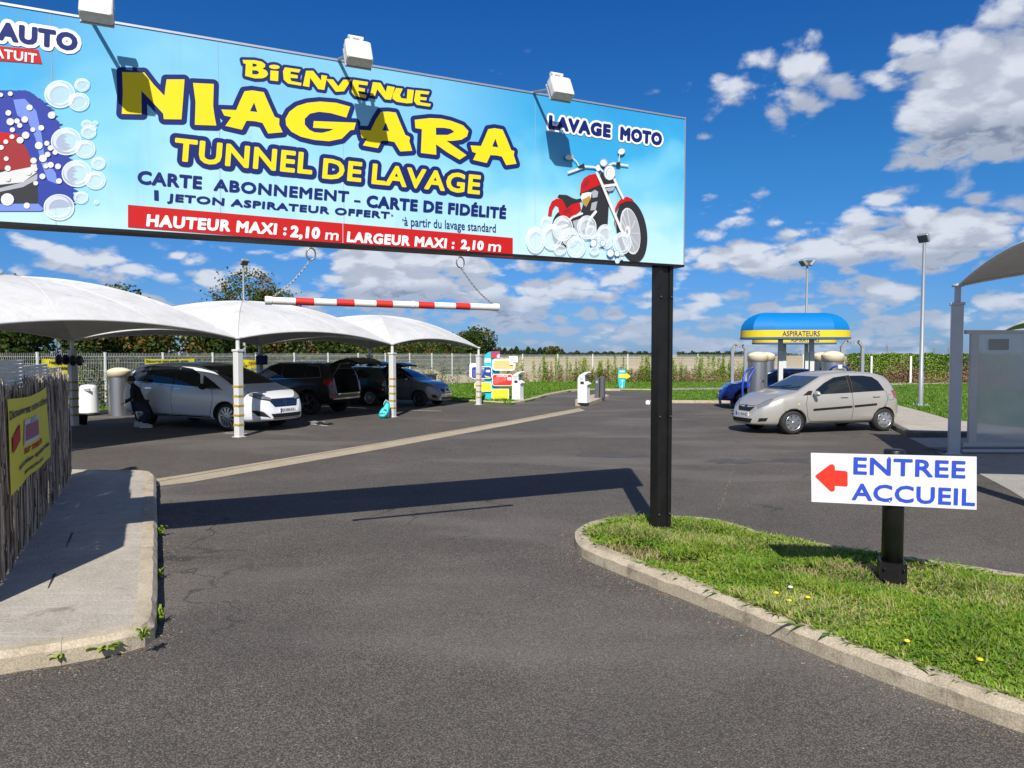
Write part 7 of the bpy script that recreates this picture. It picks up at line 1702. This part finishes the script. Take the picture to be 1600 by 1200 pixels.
# ---------------- teal crossover, tailgate up, seen from behind on its left
Y2 = dict(wb=2.60, R=.33, track=.80, tumble=.95,
    top=[(-2.0, .76), (-1.97, 1.05), (-1.84, 1.30), (-1.66, 1.46), (-1.4, 1.53), (-.6, 1.56), (.1, 1.54), (.45, 1.44), (.85, 1.22), (1.10, 1.08), (1.6, .99), (1.95, .86), (2.12, .66), (2.16, .5)],
    belt=[(-2.0, .72), (-1.92, .98), (-1.6, 1.08), (0, 1.02), (1.0, .98), (1.6, .92), (1.95, .78), (2.16, .48)],
    bot=[(-2.0, .40), (-1.8, .30), (-1.3, .27), (1.3, .26), (2.16, .28)],
    wide=[(-2.0, .64), (-1.9, .78), (-1.5, .87), (-1.2, .90), (1.3, .90), (1.8, .80), (2.05, .64), (2.16, .50)],
    topw=[(-2.0, .54), (-1.6, .60), (-.6, .64), (.3, .64), (1.1, .74), (1.7, .66), (2.16, .4)], cuts=[((-1.80, 0, 1.02), (.7, 1.12, .62), 0)])
def hatch(c, paint_m, rear_closed=True, trimc='trim_black'):
    for az, sg in ((90, -1), (-90, 1)):
        S_ = lambda L: [(x * sg, z) for x, z in L]
        c.patch('side_window', S_([(-.28, 1.07), (.85, 1.03), (.50, 1.26), (.18, 1.40), (-.24, 1.45)]), az, 'glass_car', cell=.1)
        c.patch('side_window', S_([(-1.10, 1.12), (-.36, 1.08), (-.33, 1.45), (-.85, 1.44), (-1.20, 1.33), (-1.34, 1.20)]), az, 'glass_car', cell=.1)
        c.line('door_gap', S_([(.92, 1.0), (.98, .7), (.86, .36), (-.30, .34), (-.33, 1.07)]), az, .009); c.line('door_gap', S_([(-.33, .34), (-.82, .34), (-.98, .60), (-1.22, .85), (-1.3, 1.1)]), az, .009)
        for x in (-.12, -1.0): c.line('door_handle', S_([(x - .1, .96), (x + .1, .955)]), az, .03, paint_m, .02)
        c.mirror(.78, .87 * (1 if az > 0 else -1), 1.04, 1 if az > 0 else -1)
    c.patch('windscreen', [(-.64, 1.12), (.64, 1.12), (.52, 1.45), (-.52, 1.45)], 0, 'glass_car', cell=.09)
c = Car('crossover', 'teal crossover with black arch trim and raised tailgate behind the turquoise bag', Y2, 'paint_teal'); kona = c; hatch(c, 'paint_teal')
for az, sg in ((90, -1), (-90, 1)):
    S_ = lambda L: [(x * sg, z) for x, z in L]
    for xc in (-1.3, 1.3): c.line('arch_trim', S_([(xc + .43 * math.cos(R(a)), .33 + .43 * math.sin(R(a))) for a in range(-5, 186, 15)]), az, .085, 'trim_black', .008)
    c.patch('sill', S_([(-.88, .28), (.88, .28), (.88, .38), (-.88, .38)]), az, 'trim_black', .008, .1); c.patch('bumper_trim', S_([(-1.95, .50), (-1.70, .48), (-1.60, .66), (-1.70, .80), (-1.95, .78)]), az, 'trim_black', .009, .07)
for sg in (-1, 1):
    c.patch('taillight', [(-sg * x, z) for x, z in ((.62, .98), (.86, .97), (.90, 1.04), (.64, 1.06))], 180 + sg * 32, 'tail_red', .014, .05); c.patch('reflector', [(-sg * x, z) for x, z in ((.66, .62), (.82, .62), (.84, .72), (.66, .70))], 180 + sg * 30, 'tail_red', .016, .05)
c.patch('rear_bumper', [(-.55, .50), (.55, .50), (.6, .68), (-.6, .68)], 180, 'paint_teal', .008, .1)
tailgate(c, (-1.66, 0, 1.47), 1.02, .62, 16, 'paint_teal', False); c.wheels('rim_silver', 10, .70); orient(c, 577, 24.9, 158, .88, (-1.3, .82))
# ---------------- another dark car hidden behind, only its raised tailgate shows
Y3 = {k: v for k, v in Y2.items()}
c = Car('hatchback', 'dark hatchback mostly hidden behind the brown off-roader, tailgate raised', Y3, 'paint_dark'); hatch(c, 'paint_dark'); tailgate(c, (-1.66, 0, 1.47), 1.02, .62, 14, 'paint_dark', False); c.wheels('rim_dark', 5, .66); orient(c, 578, 27.6, 158, .90, (-1.7, 0))
for sg in (-1, 1): c.patch('taillight', [(-sg * x, z) for x, z in ((.62, .98), (.86, .97), (.90, 1.04), (.64, 1.06))], 180 + sg * 32, 'tail_red', .014, .05)

# ---------------- grey hatchback facing right
Y4 = dict(wb=2.54, R=.30, track=.79, tumble=.955,
    top=[(-1.78, .66), (-1.75, .95), (-1.62, 1.22), (-1.42, 1.39), (-1.1, 1.45), (-.4, 1.475), (.1, 1.45), (.42, 1.34), (.85, 1.13), (1.14, .985), (1.55, .92), (1.85, .80), (2.02, .64), (2.07, .48)],
    belt=[(-1.78, .62), (-1.68, .92), (-1.4, 1.0), (0, .94), (1.0, .90), (1.5, .85), (1.85, .72), (2.07, .44)],
    bot=[(-1.78, .36), (-1.5, .24), (1.3, .21), (2.07, .20)], wide=[(-1.78, .56), (-1.6, .76), (-1.2, .85), (1.2, .86), (1.6, .80), (1.88, .66), (2.07, .46)],
    topw=[(-1.78, .48), (-1.4, .57), (-.4, .61), (.3, .61), (1.14, .73), (1.6, .65), (2.07, .38)])
def front_face(c, nose, txt, spots):
    for sg in (-1, 1):
        c.patch('headlight', [(sg * x, z) for x, z in spots], sg * 24, 'head_glass', .008, .05); c.patch('foglight_recess', [(sg * x, z) for x, z in ((.50, .32), (.68, .34), (.74, .46), (.60, .46))], sg * 16, 'trim_black', .006, .05)
    c.patch('grille', [(-.30, .46), (.30, .46), (.38, .60), (.30, .68), (-.30, .68), (-.38, .60)], 0, 'trim_black', .006, .05); c.patch('air_intake', [(-.42, .27), (.42, .27), (.46, .36), (-.46, .36)], 0, 'trim_black', .006, .06)
    c.line('grille_trim', [(-.30, .68), (-.38, .60), (-.30, .46), (.30, .46), (.38, .60), (.30, .68), (-.30, .68)], 0, .014, 'chrome', .012); c.patch('badge', [(-.04, .58), (.04, .58), (.045, .64), (0, .67), (-.045, .64)], 0, 'chrome', .016, .04); c.plate(0, 0, .52, txt, .44, .095)
c = Car('hatchback', 'grey-violet hatchback facing right under the last canopy, bonnet in the sun', Y4, 'paint_greyviolet'); hatch(c, 'paint_greyviolet')
front_face(c, 2.07, 'CX-368-AN', ((.44, .68), (.66, .76), (.74, .86), (.60, .84), (.44, .76))); c.wheels('rim_dark', 9, .68); orient(c, 654, 24.6, -22, .90, (1.27, -.82))
# ---------------- blue crossover behind the vacuum island
Y5 = dict(wb=2.65, R=.335, track=.82, tumble=.955,
    top=[(-2.0, .70), (-1.96, 1.02), (-1.80, 1.28), (-1.5, 1.44), (-.9, 1.50), (-.2, 1.51), (.25, 1.45), (.7, 1.26), (1.05, 1.07), (1.3, 1.02), (1.8, .93), (2.08, .80), (2.20, .62), (2.24, .5)],
    belt=[(-2.0, .66), (-1.9, .96), (-1.5, 1.06), (0, 1.0), (1.1, .96), (1.7, .88), (2.05, .72), (2.24, .46)], bot=[(-2.0, .40), (-1.7, .28), (1.4, .25), (2.24, .26)],
    wide=[(-2.0, .62), (-1.8, .80), (-1.3, .90), (1.3, .91), (1.8, .82), (2.08, .66), (2.24, .48)], topw=[(-2.0, .5), (-1.5, .60), (-.4, .64), (.4, .64), (1.2, .76), (1.8, .68), (2.24, .42)])
c = Car('crossover', 'deep blue car behind the left vacuum column, nose to the left', Y5, 'paint_blue'); hatch(c, 'paint_blue'); front_face(c, 2.24, 'GD-581-NK', ((.46, .74), (.70, .82), (.80, .90), (.62, .88), (.46, .80)))
for az, sg in ((90, -1), (-90, 1)):
    for xc in (-1.325, 1.325): c.line('arch_trim', [((xc + .42 * math.cos(R(a))) * sg, .335 + .42 * math.sin(R(a))) for a in range(-5, 186, 15)], az, .06, 'trim_black', .008)
c.wheels('rim_silver', 5, .70); orient(c, 1165, 23.8, 170, .88, (1.325, .84))
# ================================================================ person crouching by the people carrier, bag, mats
mat('jeans', (.022, .028, .045), .9, noise=(30, .5)); mat('dark_top', (.014, .014, .016), .9); mat('skin', (.42, .24, .16), .5); mat('hair', (.02, .014, .010), .6); mat('trainer', (.42, .42, .43), .6); mat('sole', (.62, .62, .60), .6)
def skin_body(name, joints, edges, m, parent, root=0, lv=2):
    me = bpy.data.meshes.new(name); me.from_pydata([j[0] for j in joints], edges, []); o = bpy.data.objects.new(name, me); COL.objects.link(o)
    md = o.modifiers.new('k', 'SKIN'); md.use_smooth_shade = True
    for i, j in enumerate(joints): sv = me.skin_vertices[0].data[i]; r = j[1]; sv.radius = (r, r) if not isinstance(r, tuple) else r; sv.use_root = (i == root)
    s_ = o.modifiers.new('s', 'SUBSURF'); s_.levels = lv; s_.render_levels = lv
    dg = bpy.context.evaluated_depsgraph_get(); m2 = bpy.data.meshes.new_from_object(o.evaluated_get(dg)); o.modifiers.clear(); o.data = m2; bpy.data.meshes.remove(me)
    m2.materials.clear(); m2.materials.append(M[m]); m2.polygons.foreach_set('use_smooth', [True] * len(m2.polygons)); m2.polygons.foreach_set('material_index', [0] * len(m2.polygons)); o.parent = parent; return o
g = gp(228.5, 667.5); pr = thing('person', 'person in dark clothes and pale trainers crouching at the rear wheel of the people carrier', 'person', (g.x, g.y - .02, 0)); pr.scale = (.95, .95, .95)
J = [((-.16, .02, .62), .135), ((-.20, .03, .80), .13), ((-.27, .04, .98), .15), ((-.33, .05, 1.08), .06), ((-.37, .05, 1.15), .055),          # pelvis, waist, chest, neck, head base
     ((-.15, -.09, .58), .095), ((.10, -.10, .42), .075), ((.0, -.10, .12), .05), ((-.15, .12, .58), .095), ((-.02, .14, .34), .075), ((-.26, .15, .13), .048),
     ((-.26, -.13, 1.0), .065), ((-.22, -.22, .78), .05), ((-.42, -.20, .66), .038), ((-.28, .19, 1.0), .065), ((-.34, .26, .80), .05), ((-.52, .20, .74), .038)]
E_ = [(0, 1), (1, 2), (2, 3), (3, 4), (0, 5), (5, 6), (6, 7), (0, 8), (8, 9), (9, 10), (2, 11), (11, 12), (12, 13), (2, 14), (14, 15), (15, 16)]
skin_body('body', J, E_, 'dark_top', pr)
skin_body('trousers', [((-.16, .02, .63), .15), ((-.15, -.09, .585), .108), ((-.03, -.095, .51), .098), ((.10, -.10, .425), .086), ((.05, -.10, .27), .07), ((.0, -.10, .11), .062), ((-.15, .12, .585), .108), ((-.02, .14, .345), .084), ((-.15, .145, .23), .068), ((-.26, .15, .14), .06)], [(0, 1), (1, 2), (2, 3), (3, 4), (4, 5), (0, 6), (6, 7), (7, 8), (8, 9)], 'jeans', pr)
b = MB(); hc = Vector((-.40, .05, 1.22)); rows = []
for j in range(9):
    v = -1 + 2 * j / 8; rr = math.sqrt(max(0, 1 - v * v)); rows.append([(hc.x + .095 * rr * math.cos(a) - .01 * v, hc.y + .075 * rr * math.sin(a), hc.z + .115 * v) for a in np.linspace(0, 2 * math.pi, 13)])
b.grid(rows); b.lathe(hc + Vector((-.098, 0, -.01)), [(.001, .03), (.014, -.01), (.001, -.02)], 6)
for sy in (-1, 1): b.lathe(hc + Vector((.0, sy * .075, -.01)), [(.001, -.008), (.022, 0), (.001, .008)], 8, axis='Y')
hd_ = b.obj('head', 'skin', pr); b = MB(); rows = []
for j in range(7):
    v = -.25 + 1.25 * j / 6; rr = math.sqrt(max(0, 1 - min(1, v) ** 2)); rows.append([(hc.x + .018 + .102 * rr * math.cos(a), hc.y + .084 * rr * math.sin(a), hc.z + .012 + .122 * v) for a in np.linspace(-2.2, 2.2, 13)])
b.grid(rows); b.obj('hair', 'hair', hd_)
b = MB()
for sy in (-.028, .028): b.lathe(hc + Vector((-.088, sy, .012)), [(.001, -.006), (.009, 0), (.001, .006)], 8, axis='X')
b.obj('eyes', 'hair', hd_)
for (x, y, z) in ((-.46, -.20, .64), (-.56, .19, .73)):
    for k_ in range(4): skin_body('finger', [((x + .03, y + (k_ - 1.5) * .018, z), .014), ((x - .03, y + (k_ - 1.5) * .02, z - .01), .010), ((x - .055, y + (k_ - 1.5) * .02, z - .03), .008)], [(0, 1), (1, 2)], 'skin', pr, lv=1)
    skin_body('thumb', [((x + .03, y + .02, z), .014), ((x, y + .055, z - .01), .010), ((x - .025, y + .06, z - .025), .008)], [(0, 1), (1, 2)], 'skin', pr, lv=1)
for (x, y, z, an) in ((.0, -.10, 0, .2), (-.28, .15, 0, -.1)):
    e = bpy.data.objects.new('shoe', None); COL.objects.link(e); e.parent = pr; e.location = (x, y, z); e.rotation_euler = (0, 0, an)
    rows = []
    for j in range(9):
        u = j / 8; hx = -.08 + .29 * u; w = .045 * (.8 + .45 * math.sin(math.pi * min(1, u * 1.05))) * (1 if u < .92 else .7); hh = .10 * (1 - u) ** .8 + .045; rows.append([(hx, w * math.cos(a), .02 + max(0, math.sin(a)) * hh) for a in np.linspace(0, math.pi, 9)])
    b = MB(); b.grid(rows); b.poly(rows[0]); b.poly(rows[-1]); b.obj('upper', 'trainer', e); b = MB(); b.prism([(x_, w_, 0) for x_, w_ in ((-.09, -.04), (.10, -.05), (.19, -.04), (.215, 0), (.19, .04), (.10, .05), (-.09, .04))], (0, 0, .025)); b.obj('sole', 'sole', e)
mat('bag_turq', (.01, .50, .52), .45); mat('bag_pattern', (.01, .10, .14), .5); mat('bag_strap', (.45, .62, .66), .5)
g = gp(600, 653.5); k = g.y / F; t = thing('beach_bag', 'turquoise and dark patterned bag leaning against the second hazard-banded post', 'bag', (g.x, g.y, 0), 0)
out = [(-7, 1), (-8.5, 5), (-7.5, 10), (-4, 15), (0, 18.5), (1, 22), (1.5, 25), (4.5, 27), (8, 24), (8.5, 17), (8, 10), (5, 4), (1, .3), (-4, 0)]
def pil(pts, d0_, d1_, y0): return [(x * k, y0 + (z * k) * .18, z * k) for x, z in pts]
b = MB(); n = len(out); c = (sum(p[0] for p in out) / n, sum(p[1] for p in out) / n); L = []
for s_, y in ((.72, -.07), (.92, -.055), (1, -.0), (1, .04), (.9, .08)): L.append([((c[0] + (x - c[0]) * s_) * k, y + z * k * .18, (c[1] + (z - c[1]) * s_ if y != 0 else z) * k) for x, z in out + out[:1]])
b.grid(L); b.poly(L[0][:-1]); b.poly(L[-1][:-1]); b.obj('body', 'bag_turq', t)
for q in ([(-6, 8), (-2, 9), (0, 7), (3, 9), (1, 4), (-2, 5), (-5, 4)], [(-1, 13), (2, 15), (5, 13), (4, 10), (2, 12)]): b = MB(); b.prism([(x * k, -.078 + z * k * .18, z * k) for x, z in q], (0, .01, 0)); b.obj('pattern', 'bag_pattern', t)
b = MB(); b.tube([(0, -.02, 21 * k), (1 * k, -.05, 25 * k), (4 * k, -.05, 29 * k), (7 * k, -.02, 26 * k)], .012, 6); b.obj('strap', 'bag_strap', t)
mat('mat_grey', (.20, .21, .22), .7, noise=(20, .6)); 
def mat_sheet(px, py, w, d, an, m, label, seed):
    q = random.Random(seed); g = gp(px, py); t = MB(); rows = []
    for j in range(7): rows.append([((i / 8 - .5) * w + .02 * math.sin(j * 2 + i), (j / 6 - .5) * d + .03 * math.sin(i * 1.3 + seed), .012 + .035 * max(0, math.sin(i * 1.1 + seed + j * .7)) + q.uniform(0, .012)) for i in range(9)])
    t.grid(rows); t.grid([[(p[0], p[1], max(.002, p[2] - .01)) for p in r] for r in rows]); o = t.obj('floor_mat', m, loc=g); o.rotation_euler = (0, 0, an); tag(o, label, 'floor mat')
mat_sheet(494, 661, .45, .40, .2, 'mat_grey', 'crumpled grey floor mat on the ground behind the brown car', 1); mat_sheet(508, 663.5, .36, .26, -.3, 'dark_plastic', 'flat black floor mat right of the crumpled grey one', 4)
# white cloth hanging over the brown car's rear door
t = MB(); t.grid([[(x, .02 * math.sin(x * 60 + z * 9), z - .03 * math.sin(x * 31)) for x in np.linspace(-.07, .07, 7)] for z in np.linspace(0, .28, 6)]); P_ = at(455, 590, 18.6)
# bolts on the tall black post
for z in (.25, 1.2, 2.35):
    for dx in (-.062, .062): b = MB(); c = SP.w(-.185 + dx, z, -.025) - SB; b.lathe(c, [(0, -.012), (.012, -.01), (.012, .004)], 6, axis='Y'); b.obj('bolt', 'iron_dark', sign)
